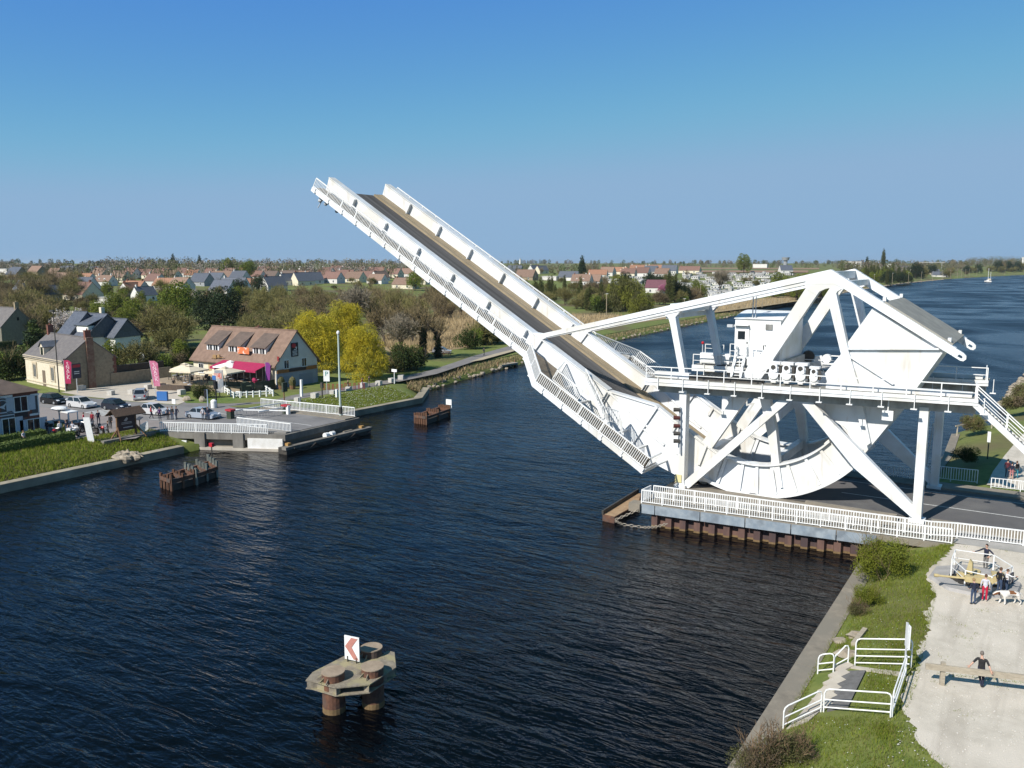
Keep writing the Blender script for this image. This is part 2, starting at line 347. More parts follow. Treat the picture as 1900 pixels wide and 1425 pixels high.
def water_mat():
    m = bpy.data.materials.new('canal_water'); m.use_nodes = True; nt = m.node_tree; N = nt.nodes; L = nt.links; b = N['Principled BSDF']
    b.inputs['Base Color'].default_value = (.0012, .0018, .0030, 1); b.inputs['Roughness'].default_value = .10; b.inputs['IOR'].default_value = 1.33; b.inputs['Specular IOR Level'].default_value = .30
    tc = N.new('ShaderNodeTexCoord'); hs = []
    for sx, sy, scl, dist, det, wgt in ((.6, 1.1, .26, .8, 2, 1.0), (.45, 1.6, .8, 1.0, 3, .6), (.8, 1.8, 2.4, .6, 2, .16)):
        mp = N.new('ShaderNodeMapping'); mp.inputs['Scale'].default_value = (sx, sy, 1); mp.inputs['Rotation'].default_value = (0, 0, -.56 + scl * .08)
        L.new(tc.outputs['Object'], mp.inputs['Vector'])
        nz = N.new('ShaderNodeTexNoise'); nz.inputs['Scale'].default_value = scl; nz.inputs['Detail'].default_value = det; nz.inputs['Distortion'].default_value = dist
        L.new(mp.outputs['Vector'], nz.inputs['Vector'])
        mu = N.new('ShaderNodeMath'); mu.operation = 'MULTIPLY'; mu.inputs[1].default_value = wgt; L.new(nz.outputs['Fac'], mu.inputs[0]); hs.append(mu)
    a = N.new('ShaderNodeMath'); a.operation = 'ADD'; L.new(hs[0].outputs[0], a.inputs[0]); L.new(hs[1].outputs[0], a.inputs[1])
    a2 = N.new('ShaderNodeMath'); a2.operation = 'ADD'; L.new(a.outputs[0], a2.inputs[0]); L.new(hs[2].outputs[0], a2.inputs[1])
    # wind patches: calmer and rougher areas
    wz = N.new('ShaderNodeTexNoise'); wz.inputs['Scale'].default_value = .02; wz.inputs['Detail'].default_value = 3; wz.inputs['Distortion'].default_value = 1.5; L.new(tc.outputs['Object'], wz.inputs['Vector'])
    mr = N.new('ShaderNodeMapRange'); mr.inputs['From Min'].default_value = .35; mr.inputs['From Max'].default_value = .65; mr.inputs['To Min'].default_value = .42; mr.inputs['To Max'].default_value = .72; L.new(wz.outputs['Fac'], mr.inputs['Value'])
    bp = N.new('ShaderNodeBump'); bp.inputs['Distance'].default_value = .5; sx_ = N.new('ShaderNodeSeparateXYZ'); L.new(tc.outputs['Object'], sx_.inputs[0]); m2 = N.new('ShaderNodeMapRange'); m2.inputs['From Min'].default_value = 120; m2.inputs['From Max'].default_value = 420; m2.inputs['To Min'].default_value = 1; m2.inputs['To Max'].default_value = .6; L.new(sx_.outputs['Y'], m2.inputs['Value'])
    m3 = N.new('ShaderNodeMapRange'); m3.inputs['From Min'].default_value = 35; m3.inputs['From Max'].default_value = 230; m3.inputs['To Min'].default_value = .10; m3.inputs['To Max'].default_value = .38; L.new(sx_.outputs['Y'], m3.inputs['Value']); wr = N.new('ShaderNodeMapRange'); wr.inputs['From Min'].default_value = .38; wr.inputs['From Max'].default_value = .62; wr.inputs['To Min'].default_value = .5; wr.inputs['To Max'].default_value = 1.05; L.new(wz.outputs['Fac'], wr.inputs['Value']); rm = N.new('ShaderNodeMath'); rm.operation = 'MULTIPLY'; L.new(m3.outputs['Result'], rm.inputs[0]); L.new(wr.outputs['Result'], rm.inputs[1]); L.new(rm.outputs[0], b.inputs['Roughness'])
    mm = N.new('ShaderNodeMath'); mm.operation = 'MULTIPLY'; L.new(mr.outputs['Result'], mm.inputs[0]); L.new(m2.outputs['Result'], mm.inputs[1]); L.new(mm.outputs[0], bp.inputs['Strength']); L.new(a2.outputs[0], bp.inputs['Height']); L.new(bp.outputs['Normal'], b.inputs['Normal'])
    return m
struct('water', MB().add([(-400, -320, -2), (6000, -320, -2), (6000, 6000, -2), (-400, 6000, -2)], [(0, 1, 2, 3)]), water_mat())
# quay copings
mb = MB()
mb.bx(-84.9, -83.8, -200, 60.6, -3, -1.15)
struct('quay_edge', mb, QUAYST)
mb = MB(); p = [(-83.9, 81), (-82.6, 103.6), (-88.5, 113.0), (-89.4, 112.4), (-83.7, 102.8), (-85, 81)]
mb.prism([(x, y, -3) for x, y in p], (0, 0, 1.85)); struct('quay_edge', mb, QUAYST)
mb = MB()
for i, y in enumerate(range(-100, 62, 6)): mb.bx(-9.95, -8.8, y + .012, min(y + 6, 62.2) - .012, -4, -1.2 - .012 * (i % 2))
struct('quay_edge', mb, CONC)
mb = MB(); mb.prism([(-9.3, 86, -3), (-8.5, 103, -3), (-8.9, 117, -3), (-8.0, 117.5, -3), (-7.6, 103, -3), (-8.4, 86, -3)], (0, 0, 1.8)); struct('quay_edge', mb, CONC)
# ================================================================== BASCULE LEAF
Y0 = 71.7; DY = 9.7
TIP = Py(610.5, 329, Y0); KK = Py(1129, 725, Y0); LU = (KK - TIP).normalized(); LN = V((-LU.z, 0, LU.x))
def LP(s, n, y): return V((TIP.x + LU.x * s + LN.x * n, y, TIP.z + LU.z * s + LN.z * n))
def pp(pts, off=0.): return [Py(x, y, Y0 + off) for x, y in pts]
B = thing('bascule_bridge', 'huge white raised bascule leaf with road deck, side trusses and counterweight', 'bridge', (-20.5, 76.95, 0))
def both(name, mb, m):
    for o in mb.build_parts(name, m, B) if 'stiffener' in name else [mb.build(name, m, B)]: c = o.copy(); col.objects.link(c); c.parent = B; c.location = (0, DY, 0)
mb = MB(); g = pp([(610.5, 329), (1129, 725), (1218, 752), (1256, 783), (1285, 804), (1310, 824), (1343, 848), (1325, 897), (1300, 893), (1262, 886)])
g += [LP(47, -3.4, Y0), LP(40, -2.5, Y0), LP(.35, -2.0, Y0)]
mb.prism(g, (0, .7, 0))
mb.beam(LP(.1, .03, Y0 + .35), LP(41.6, .03, Y0 + .35), 1.0, .09, LN)
for a, b in (((1129, 725), (1218, 752)), ((1218, 752), (1256, 783)), ((1256, 783), (1343, 848))):
    mb.beam(Py(*a, Y0 + .35) + V((0, 0, .03)), Py(*b, Y0 + .35) + V((0, 0, .03)), 1.0, .09)
both('side_girder', mb, WHITE)
mb = MB()
for s in [4.9 + 5.25 * i for i in range(8)]:
    if abs(s - 36.4) > 4: mb.beam(LP(s, -.1, Y0 - .22), LP(s + .02, -1.36, Y0 - .22), .44, .12, LU)
for a, b in (((1129, 728), (1115, 752)), ((1219, 754), (1173, 822)), ((1256, 785), (1247, 800)), ((1004, 631), (992, 648)), ((1310, 826), (1296, 862))):
    mb.beam(Py(*a, Y0 - .13), Py(*b, Y0 - .13), .26, .16, (0, 1, 0))
mb.beam(Py(1130, 728, Y0 - .1), Py(1258, 842, Y0 - .1), .14, .2, LN)
mb.beam(Py(1192, 794, Y0 - .1), Py(1232, 826, Y0 - .1), .12, .16, LN)
both('girder_stiffener', mb, WHITE)
mb = MB(); mb.prism(pp([(984, 616), (1003, 619.5), (1541, 500), (1556, 509), (1548, 527), (1502, 527), (1329.5, 564), (1010.5, 628), (1000, 632), (991.5, 647.5), (976, 635)], -.03), (0, .76, 0))
mb.beam(Py(1012, 625.5, Y0 - .06), Py(1494, 521.5, Y0 - .06), .1, .05, UZ)
both('upper_chord', mb, WHITE)
mb = MB(); mb.prism(pp([(1541, 500.3), (1576, 522), (1773.7, 646.3), (1765, 659), (1738, 643), (1566, 536), (1548, 527)], -.045), (0, .79, 0)); both('tail_chord', mb, WHITE)
mb = MB(); mb.prism(pp([(1490, 520), (1541, 501), (1575, 523), (1566, 536.5), (1560, 537), (1553, 541), (1550, 548), (1545, 537.5), (1538, 534.5), (1531, 536), (1520, 541), (1515, 548), (1496, 537)], -.015), (0, .73, 0)); both('peak_gusset', mb, WHITE)
mb = MB(); e = [(1773, 646.5), (1788, 655.5), (1793, 661), (1792.5, 667), (1787, 670.5), (1781, 669), (1765.5, 659.5)]
hole = [(1779.5, 657.5), (1785, 660.7), (1786, 662.8), (1785.5, 664.5), (1783.5, 665.5), (1781.8, 665), (1775.8, 661)]
for k in (0, .45):
    oo = pp(e, -.2 + k); hh = pp(hole, -.2 + k); n = 7
    mb.add(oo + hh + [p + V((0, .35, 0)) for p in oo + hh], [(i, (i + 1) % n, n + (i + 1) % n, n + i) for i in range(n)] + [(2 * n + i, 2 * n + (i + 1) % n, 3 * n + (i + 1) % n, 3 * n + i) for i in range(n)]
           + [(i, (i + 1) % n, 2 * n + (i + 1) % n, 2 * n + i) for i in range(n)] + [(n + i, n + (i + 1) % n, 3 * n + (i + 1) % n, 3 * n + i) for i in range(n)])
both('lifting_eye', mb, WHITE)
mb = MB(); mb.prism(pp([(1233, 584), (1240, 590), (1243, 600), (1261, 697), (1272, 697), (1254, 596), (1253, 588), (1262, 578)], .02), (0, .8, 0)); both('hanger_post', mb, WHITE)
mb = MB(); mb.prism(pp([(1500, 527), (1519, 542), (1436, 664), (1429.5, 678), (1384, 742), (1293, 871), (1274, 858), (1303, 820), (1354, 745), (1388, 678), (1392, 664), (1410, 658), (1448, 607)], .01), (0, .72, 0)); both('diagonal_leg', mb, WHITE)
mb = MB(); mb.prism(pp([(1533, 544), (1550, 538), (1574, 651), (1592, 712), (1615, 822), (1607, 828), (1585, 752), (1559, 652)], -.06), (0, .8, 0)); both('diagonal_leg', mb, WHITE)
mb = MB(); mb.prism(pp([(1390, 664), (1432, 668), (1429, 683), (1412, 690), (1393, 690)], -.02), (0, .75, 0)); both('leg_base', mb, WHITE)
SC = V((-20.53, Y0, 10.89)); R1, R2 = 11.13, 8.2
def arc(r, a0, a1, n, y): return [V((SC.x + r * math.cos(math.radians(a0 + (a1 - a0) * i / n)), y, SC.z + r * math.sin(math.radians(a0 + (a1 - a0) * i / n)))) for i in range(n + 1)]
mb = MB(); A0, A1 = -114, -41.5
def band(mb, ra, rb, y0, y1, a0=A0, a1=A1, n=28):
    o = arc(ra, a0, a1, n, y0); i_ = arc(rb, a0, a1, n, y0)
    for k in range(n): mb.prism([o[k], o[k + 1], i_[k + 1], i_[k]], (0, y1 - y0, 0))
band(mb, R1 - .25, R2 + .1, Y0 + .1, Y0 + .55)
band(mb, R1, R1 - .26, Y0 - .3, Y0 + .95)
band(mb, R2 + .14, R2, Y0 - .22, Y0 + .9)
both('rocking_sector', mb, WHITE)
mb = MB()
for a in (-107, -96.5, -88, -79.5, -70, -59, -49): mb.beam(arc(R1 - .3, a, a, 1, Y0 - .03)[0], arc(R2 + .1, a, a, 1, Y0 - .03)[0], .26, .09, (0, 1, 0))
for a in (-42,): mb.beam(arc(R1 - .3, a, a, 1, Y0 + .2)[0], arc(R2 - .1, a, a, 1, Y0 + .2)[0], .9, .18, (0, 1, 0))
both('sector_stiffener', mb, WHITE)
mb = MB(); mb.prism(pp([(1410, 740), (1428, 741), (1440, 800), (1446, 863), (1452, 905), (1447, 905), (1433, 866), (1424, 806)], -.1), (0, .8, 0)); both('sector_spoke', mb, WHITE)
# counterweight block between the trusses
mb = MB(); q = [(1619, 572), (1571.6, 637), (1562, 655), (1527, 697), (1495, 742), (1561, 790), (1601, 846), (1672, 760), (1704, 716), (1751.6, 651), (1738, 643)]
mb.prism([Py(x, y, Y0 + .35) for x, y in q], (0, 9.4, 0))
cw = mb.build('counterweight', WHITE, B)
mb = MB(); mb.beam(Py(1573, 647, Y0 + .22), Py(1743, 647, Y0 + .22), .3, .14); mb.beam(Py(1578, 662, Y0 + .24), Py(1658, 713, Y0 + .24), .25, .12)
mb.beam(Py(1577, 664, Y0 + .26), Py(1588, 709, Y0 + .26), .1, .08); mb.beam(Py(1562, 789, Y0 + .25), Py(1600, 836, Y0 + .25), .2, .15)
mb.build_parts('ledge', WHITE, cw)
# road deck between girders
YN, YF = Y0 + .7, Y0 + DY
mb = MB(); mb.prism([LP(.3, -1.62, YN), LP(54, -1.62, YN), LP(54, -1.62, YF), LP(.3, -1.62, YF)], LN * -.35)
for s in range(2, 54, 3): mb.beam(LP(s, -2.2, YN), LP(s, -2.2, YF), .25, .6, LN)
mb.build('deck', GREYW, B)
mb = MB(); mb.prism([LP(.2, -1.615, YN + .1), LP(54, -1.615, YN + .1), LP(54, -1.615, YF - 1.62), LP(.2, -1.615, YF - 1.62)], LN * .05)
rs = mb.build('road_surface', LEAFROAD, B)
mb = MB()
for y in (YN + 2.55, ): mb.prism([LP(.3, -1.562, y), LP(53, -1.562, y), LP(53, -1.562, y + .13), LP(.3, -1.562, y + .13)], LN * .004)
mb.build('lane_line', mat('worn_line', (.42, .41, .40), (.17, .16, .16), s=2, rough=.9), rs)
mb = MB()
for a, b, hh in ((1.6, .92, -1.36), (.86, .5, -1.34), (.44, .02, -1.32)): mb.prism([LP(.3, -1.6, YF - a), LP(54, -1.6, YF - a), LP(54, -1.6, YF - b), LP(.3, -1.6, YF - b)], LN * (hh + 1.6))
mb.build('safety_kerb', TAN, B)
mb = MB()
for a, b, hh in ((.02, .45, -1.32), (.5, .85, -1.36)): mb.prism([LP(.3, -1.6, YN + a), LP(54, -1.6, YN + a), LP(54, -1.6, YN + b), LP(.3, -1.6, YN + b)], LN * (hh + 1.6))
mb.build('safety_kerb', TAN, B)
mb = MB()   # curved transition plate at the heel
for i in range(6):
    a = V((0, 0, 0)); p0 = LP(54 + i * .7, -1.6 + i * i * .03, 0); p1 = LP(54 + (i + 1) * .7, -1.6 + (i + 1) ** 2 * .03, 0)
    mb.add([(p0.x, YN, p0.z), (p1.x, YN, p1.z), (p1.x, YF, p1.z), (p0.x, YF, p0.z)], [(0, 1, 2, 3)])
mb.build('heel_plate', GREYW, B)
# footways
YC = Y0 + (DY + .7) / 2
def footway(sg):
    f = (lambda y: y) if sg < 0 else (lambda y: 2 * YC - y)
    o = [(0, 69.85), (33, 69.85), (37.1, 65.75), (50, 65.75), (50, 68.4), (39.2, 68.4), (36.4, 71.6), (0, 71.6)]
    mb = MB(); mb.prism([LP(s, -1.42, f(y)) for s, y in o], LN * -.1); fw_ = mb.build('footway', WOODFLOOR, B)
    mb = MB()
    for (s0, y0), (s1, y1) in zip(o[:3], o[1:4]): mb.beam(LP(s0, -1.6, f(y0 - .06)), LP(s1, -1.6, f(y1 - .06)), .12, .5, LN)
    mb.beam(LP(50.05, -1.6, f(65.75)), LP(50.05, -1.6, f(68.4)), .12, .5, LN); mb.beam(LP(39.2, -1.6, f(68.46)), LP(50, -1.6, f(68.46)), .12, .4, LN)
    mb.build('fascia', WHITE, fw_)
    mb = MB()
    for i in range(22):
        s = .6 + 2.35 * i; y = lerp_list(s, [(0, 69.85), (33, 69.85), (37.1, 65.75), (60, 65.75)])
        if s < 50:
            mb.beam(LP(s, -1.72, f(y + .05)), LP(s, -2.0, f(Y0 + .05)), .14, .22, LN)
            mb.beam(LP(s, -1.3, f(y - .16)), LP(s, -1.78, f(y - .16)), .1, .1, LU); mb.beam(LP(s - .16, -1.72, f(y - .2)), LP(s + .16, -1.72, f(y - .2)), .16, .14, LN)
    mb.build_parts('bracket', WHITE2, fw_)
    line = [LP(s, -1.42, f(y)) for s, y in ((0, 69.9), (33, 69.9), (37.1, 65.8), (49.9, 65.8), (49.9, 68.3))]
    rail_mb(line, h=1.15, step=.2, r=.05, up=LN, top=.07, pr=.05).build('footway_railing', WHITE2, B)
    mb = rail_mb([LP(36.4, -1.42, f(71.4)), LP(37.3, -1.42, f(68.6)), LP(40.6, -1.42, f(68.4))], h=1.15, step=.2, r=.045, up=LN, top=.06)
    # stair with its own balustrade in the wide bay
    a, b = LP(39.2, -.3, f(71.3)), LP(44.2, -1.45, f(68.6))
    rail_mb([a, b], h=.95, step=.3, r=.035, up=UZ, top=.05, mb=mb); mb.beam(a, b, .5, .08)
    rail_mb([LP(44.8, -1.42, f(70.0)), LP(46.0, -1.42, f(68.5))], h=1.3, step=.2, r=.045, up=UZ, top=.06, mb=mb); rail_mb([LP(44.8, -1.42, f(70.0)), LP(43.6, -1.42, f(68.5))], h=1.3, step=.2, r=.045, up=UZ, top=.06, mb=mb)
    mb.build('access_stair', WHITE2, B)
footway(-1); footway(1)
# thin service cables and lamps under the tip
mb = MB()
for s, y in ((.9, 70.6), (1.6, 70.9), (3.2, 71.2)):
    mb.beam(LP(s, -2.0, y), LP(s + .3, -2.45, y), .3, .3); mb.sph(LP(s + .1, -2.5, y), .22, n=8, m=5)
mb.tube([LP(1.2, -2.4, 70.7), LP(1.0, -3.4, 70.7)], .05, 5); mb.build('tip_fitting', ALUG, B)
# cross members between the trusses
mb = MB()
def cross(px, w, h, o=(0, 0, 0)): a = Py(*px, Y0 + .6) + V(o); mb.beam(a, a + V((0, DY - .5, 0)), w, h)
cross((1249, 573), .55, .9); cross((1541, 509), .55, .65, (0, 0, -.1)); cross((1570, 527), .4, .5); cross((1392, 672), .6, .6); cross((1418, 700), .5, .5); cross((1437, 858), .6, .75); cross((1300, 850), .8, .9)
a = Py(1240, 587, Y0 + .4); mb.beam(a, a + V((.1, DY, -.1)), .45, .45)
a = Py(1568, 522, Y0 + .6); b = Py(1655, 575, Y0 + DY + .1); mb.beam(a, b, .22, .25)
mb.build_parts('cross_beam', WHITE, B)
mb = MB(); t0, t1 = Py(1640, 563, Y0 + .3), Py(1766, 642, Y0 + .3); mb.prism([t0, t1, t1 + V((0, DY, 0)), t0 + V((0, DY, 0))], V((.1, 0, .16)))
tp = mb.build('tail_plate', GRATE, B)
mb = MB()
for k, (x, y) in enumerate(((1640, 559), (1761, 635))):
    for yy in (Y0 + .5, Y0 + DY - .3):
        p = Py(x, y, Y0 + .3); mb.bx(p.x - .12, p.x + .12, yy, yy + .5, p.z, p.z + .3)
mb.build_parts('lug', WHITE, tp)
mb = text_mb('BM', 1.7, Py(1316, 775, Y0) + V((0, DY - .01, 0)), (LU.x, 0, LU.z), (LN.x, 0, LN.z)); 
mb.build('graffiti', flat('faded_graffiti', .52, .52, .50), B)
# ================================================================== FIXED SUPPORT FRAMES
S = thing('support_frame', 'near white steel support frame with service platform, posts and crossed braces', 'support frame', (-17, 70.6, 0))
def prs(pts, Y, d): return MB().prism([Py(x, y, Y) for x, y in pts], (0, d, 0))
deckT = lambda X: 9.9 + (X + 29.8) * .0112
mb = MB(); mb.prism([(-29.9, 69.3, 9.2), (-3.7, 69.3, 9.66), (-3.7, 69.3, 10.15), (-29.9, 69.3, 9.82)], (0, .1, 0)); mb.beam((-29.9, 69.27, 9.52), (-3.7, 69.27, 9.92), .05, .04); fas = mb.build('fascia', WHITE, S)
mb = MB(); mb.prism([(-29.9, 69.4, 9.66), (-3.7, 69.4, 9.98), (-3.7, 71.55, 9.98), (-29.9, 71.55, 9.66)], (0, 0, .12)); mb.build('platform_deck', GRATE, S)
mb = prs([(1221, 713), (1811, 752), (1809, 768.5), (1221, 726.5)], 70.3, .75)
for i in range(34):
    x = -28.6 + i * .74; mb.beam((x, 70.25, 8.95 + (x + 29) * .004), (x, 70.25, 9.45 + (x + 29) * .012), .06, .08, (1, 0, 0))
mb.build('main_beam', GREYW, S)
mb = MB(); mb.bx(-26.95, -26.3, 70.2, 71.1, 0, 8.85); mb.bx(-27.15, -26.1, 70.0, 71.3, 0, .25); mb.build('post', WHITE, S)
mb = MB(); mb.bx(-7.65, -7.0, 70.2, 71.1, 0, 9.1); mb.bx(-7.9, -6.75, 70.0, 71.3, 0, .25); mb.build('post', WHITE, S)
prs([(1444, 743), (1466, 743), (1308, 880), (1278, 906), (1256, 904), (1284, 880)], 70.33, .65).build('brace', WHITE, S)
mb = prs([(1484, 744), (1505, 744), (1612, 853), (1706, 950), (1700, 963), (1690, 959), (1584, 868)], 70.33, .65); mb.build('brace', WHITE, S)
rr = [(-29.8, 69.4, 9.78), (-3.8, 69.4, 10.1)]
rail_mb(rr, h=1.1, post=2.45, mids=(.5,), top=.05, bal=False, pr=.045).build('handrail', WHITE2, S)
mb = MB()
for i in range(12): x = -28.6 + 2.3 * i; z = deckT(x) - .1; mb.beam((x, 69.2, z + .2), (x, 69.2, z - .95), .05, .05, (1, 0, 0)); mb.box((x, 69.05, z - 1.0), .45, .3, .07)
mb.build_parts('bracket', WHITE2, S)
mb = MB(); mb.bx(-14.6, -4.2, 70.35, 71.25, 9.98, 10.42); mb.bx(-29.4, -26.2, 70.4, 71.0, 9.83, 10.35); mb.build_parts('track_beam', WHITE, S)
mb = MB(); mb.bx(-26.1, -19.8, 70.4, 71.3, 9.83, 10.2)
for i in range(20): mb.bx(-25.9 + i * .3, -25.78 + i * .3, 70.75, 71.1, 10.42 if i > 38 else 10.2, 10.46 if i > 38 else 10.26)
mb.build('rack', DARK, S)
mb = MB(); x0, z0 = -3.9, 9.75; x1, z1 = 6.6, .2
for y in (69.4, 70.6): mb.beam((x0, y, z0), (x1, y, z1), .12, .42)
st = mb.build('stair_stringer', WHITE, S)
mb = MB()
for i in range(44): t = (i + .5) / 44; mb.box((x0 + (x1 - x0) * t, 70, z0 + (z1 - z0) * t + .1), .26, 1.1, .05)
mb.build('tread', GRATE, st)
mb = MB()
for y in (69.4, 70.6):
    rail_mb([(x0, y, z0 + .2), (x1, y, z1 + .2)], h=1.05, post=2.6, mids=(.5,), bal=False, top=.05, mb=mb, pr=.06)
mb.build('stair_handrail', WHITE2, S)
p = Py(1647, 771, 70.0); mb = MB(); mb.bx(p.x - .4, p.x + .4, p.y - .1, p.y + .1, p.z - .38, p.z + .38); mb.tube([p + V((0, 0, .38)), p + V((0, .1, 1.6))], .05); mb.build('floodlight', WHITE2, S)
rail_mb([(-4.0, 71.4, 10.1), (-3.9, 69.4, 10.1)], h=1.1, mids=(.5,), bal=False, top=.05).build('handrail', WHITE2, S)
S2 = dup(S, (-17, 82.4, 0), 0, None, 'far white steel support frame with service platform beyond the raised leaf')
for c in list(S2.children):
    if c.name.startswith(('stair', 'floodlight')):
        for g_ in list(c.children): bpy.data.objects.remove(g_)
        bpy.data.objects.remove(c)
# --- cabin
K0 = Py(1362, 657, 73.2); K1 = Py(1446, 669, 73.2); zt = Py(1362, 591, 73.2).z; zb = K1.z - .1
Kb = thing('machine_cabin', 'white machine cabin with curved roof, door and steps between the trusses', 'cabin', (K0.x, 73.2, zb))
mb = MB(); x0, x1, y0, y1 = K0.x, K1.x, 73.2, 80.9; mb.bx(x0, x1, y0, y1, zb, zt)
mb.build('wall', WHITE, Kb)
mb = MB(); n = 12; ring = [(y0 - .12 + (y1 - y0 + .24) * i / n, zt + .6 * math.sin(PI * i / n) ** .8) for i in range(n + 1)]
mb.prism([(x0 - .1, y, z) for y, z in ring], (x1 - x0 + .25, 0, 0)); mb.build('roof', WHITE, Kb)
d0, d1 = Py(1366, 606, 73.15), Py(1388.5, 659, 73.15); mb = MB(); mb.bx(d0.x, d1.x, 73.1, 73.19, d1.z, d0.z); dr = mb.build('door', WHITE2, Kb)
mb = MB(); a, b = Py(1369.5, 614, 73.1), Py(1382, 629.5, 73.1); mb.bx(a.x, b.x, 73.06, 73.095, b.z, a.z); mb.build('window', GLASS, dr)
mb = MB(); mb.bx(d1.x - .18, d1.x - .1, 73.03, 73.095, d1.z + 1.0, d1.z + 1.2); mb.build('handle', DARK, dr)
mb = MB(); a, b = Py(1421, 601.5, 73.15), Py(1433, 612.5, 73.15); mb.bx(a.x, b.x, 73.12, 73.19, b.z, a.z)
for i in range(6): z = b.z + (a.z - b.z) * (i + .5) / 6; mb.bx(a.x, b.x, 73.06, 73.12, z, z + .03)
mb.build('louvre', GREYW, Kb)
mb = MB(); a, b = Py(1366, 606, 73.1), Py(1388, 607, 73.1); mb.bx(a.x - .1, b.x + .1, 72.75, 73.18, a.z + .12, a.z + .18); mb.build('door_canopy', WHITE2, Kb)
mb = MB(); a, b = Py(1367, 661, 72.9), Py(1384, 661, 72.9); c_, d_ = Py(1355, 712, 70.9), Py(1372, 713, 70.9)
mb.beam(a, c_, .1, .2); mb.beam(b, d_, .1, .2)
for i in range(8): t = (i + .5) / 8; mb.beam(a.lerp(c_, t), b.lerp(d_, t), .22, .05)
for p_, q_ in ((a, c_), (b, d_)): rail_mb([p_, q_], h=.95, post=1.2, mids=(.5,), bal=False, top=.04, mb=mb)
mb.bx(a.x - .1, b.x + 1.6, 72.5, 73.18, a.z - .12, a.z); rail_mb([(b.x + .4, 72.55, a.z), (b.x + 1.6, 72.55, a.z), (b.x + 1.6, 73.1, a.z)], h=1.1, post=.7, mids=(.5,), bal=False, top=.04, mb=mb)
rail_mb([(a.x - .5, 72.55, a.z), (a.x, 72.55, a.z)], h=1.1, post=.7, mids=(.5,), bal=False, top=.04, mb=mb); mb.build('steps', WHITE2, Kb)
mb = MB(); a = Py(1396, 600, 73.4); mb.tube([a, a + V((0, 0, 3.0))], .05, 6); mb.tube([a + V((.25, 0, 0)), a + V((.25, 0, 3.0))], .04, 6); mb.box(a + V((.1, 0, 2.9)), .25, .25, .35); mb.build('mast', ALUG, Kb)
mb = MB(); a = Py(1355, 607, 73.6); mb.box(a, .5, .3, .25); mb.beam(a + V((.2, 0, .1)), (x0, 73.6, a.z + .1), .06, .06); mb.build('floodlight', ALUG, Kb)
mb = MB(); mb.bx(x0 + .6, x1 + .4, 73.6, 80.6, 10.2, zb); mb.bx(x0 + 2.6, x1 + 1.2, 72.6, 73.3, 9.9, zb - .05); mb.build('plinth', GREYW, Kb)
# --- drive gear
def gearbox():
    t = thing('drive_gearbox', '', 'gearbox')
    mb = MB(); mb.bx(-.38, .38, -.35, .45, .05, 1.25); mb.cyl((0, -.5, .62), (0, -.2, .62), .42, .38, 14); mb.cyl((0, -.55, 1.2), (0, .3, 1.2), .33, .33, 12); mb.bx(-.2, .2, -.4, .2, -.1, .2); mb.cyl((.2, -.62, .95), (.2, -.3, .95), .16, .16, 8)
    mb.build('housing', WHITE, t)
    mb = MB(); mb.cyl((0, -.6, 1.22), (0, -.54, 1.22), .2, .2, 10); mb.bx(.3, .6, -.3, .3, .4, 1.3); mb.build('motor_cover', DARK, t)
    mb = MB(); mb.bx(-.5, .5, -.3, .4, 1.45, 1.65); mb.build('mounting_beam', WHITE, t)
    return t
gp = gearbox()
for i, (x, l) in enumerate(((1436, 'white drive gearbox on the platform, nearest the cabin steps'), (1460, 'white drive gearbox second along from the cabin steps'), (1486, 'white drive gearbox third along from the cabin steps'), (1510, 'end drive gearbox beside the counterweight plate'))):
    p = Py(x, 716, 70.9); o = gp if i == 0 else dup(gp, (0, 0, 0)); move_to(o, (p.x, 71.0, deckT(p.x) + .15), 0, 1.0 if i < 3 else (.8, .8, .85)); tag(o, l, 'gearbox', 'drive gearboxes on the platform')
def winch():
    t = thing('electric_winch', 'white winch motor with black cable drum on the far platform', 'winch', (0, 0, 0))
    mb = MB(); mb.bx(-.9, .9, -.4, .4, 0, .7); mb.bx(.2, .8, -.3, .3, .7, 1.3); mb.build('motor', WHITE2, t)
    mb = MB(); mb.cyl((-.4, -.35, 1.2), (-.4, .35, 1.2), .55, .55, 16); mb.build('cable_drum', DARK, t); return t
w_ = winch(); p = Py(1508, 668, 82.2); move_to(w_, (p.x, 82.2, 10.05), .2)
t = thing('pump_unit', 'small white framed pump unit on the far platform beside the leg', 'pump', (0, 0, 0)); mb = MB(); mb.bx(-.8, .8, -.4, .4, 0, .5); mb.cyl((-.5, -.2, .9), (-.5, .4, .9), .42, .42, 12); mb.beam((-.1, 0, 1.2), (.9, 0, 1.2), .1, .1); mb.beam((.8, 0, .5), (.8, 0, 1.2), .1, .1); mb.build('pump_body', WHITE2, t)
p = Py(1545, 655, 82.2); move_to(t, (p.x, 82.2, 10.2))
t = thing('control_cabinet', 'white control cabinets with red lamp on the far platform end', 'cabinet', (0, 0, 0)); mb = MB(); mb.bx(-1.6, 1.4, -.4, .4, 0, 1.0); mb.bx(-1.5, 0, -.45, -.4, .1, .9); mb.build('cabinet_body', WHITE2, t); mb = MB(); mb.tube([(-1.5, 0, 1), (-1.5, 0, 1.9)], .05); mb.sph((-1.5, 0, 1.98), .16, n=8, m=6, mi=1); mb.build('beacon', [ALUG, REDP], t); mb = rail_mb([(-1.1, -.3, 1.0), (.8, -.3, 1.0)], h=.9, post=1, mids=(.5,), bal=False); mb.build('guard_rail', WHITE2, t)
p = Py(1330, 690, 82.4); move_to(t, (p.x, 82.2, 10.0))
t = thing('traffic_signal', 'vertical signal of five dark lamps on the near support post', 'signal', Pz(1257, 905, 0)); p = Py(1262, 760, 70.0)
mb = MB(); mb.tube([Py(1262, 755, 70), Py(1262, 842, 70)], .08, 8); mb.build('pole', ALUG, t)
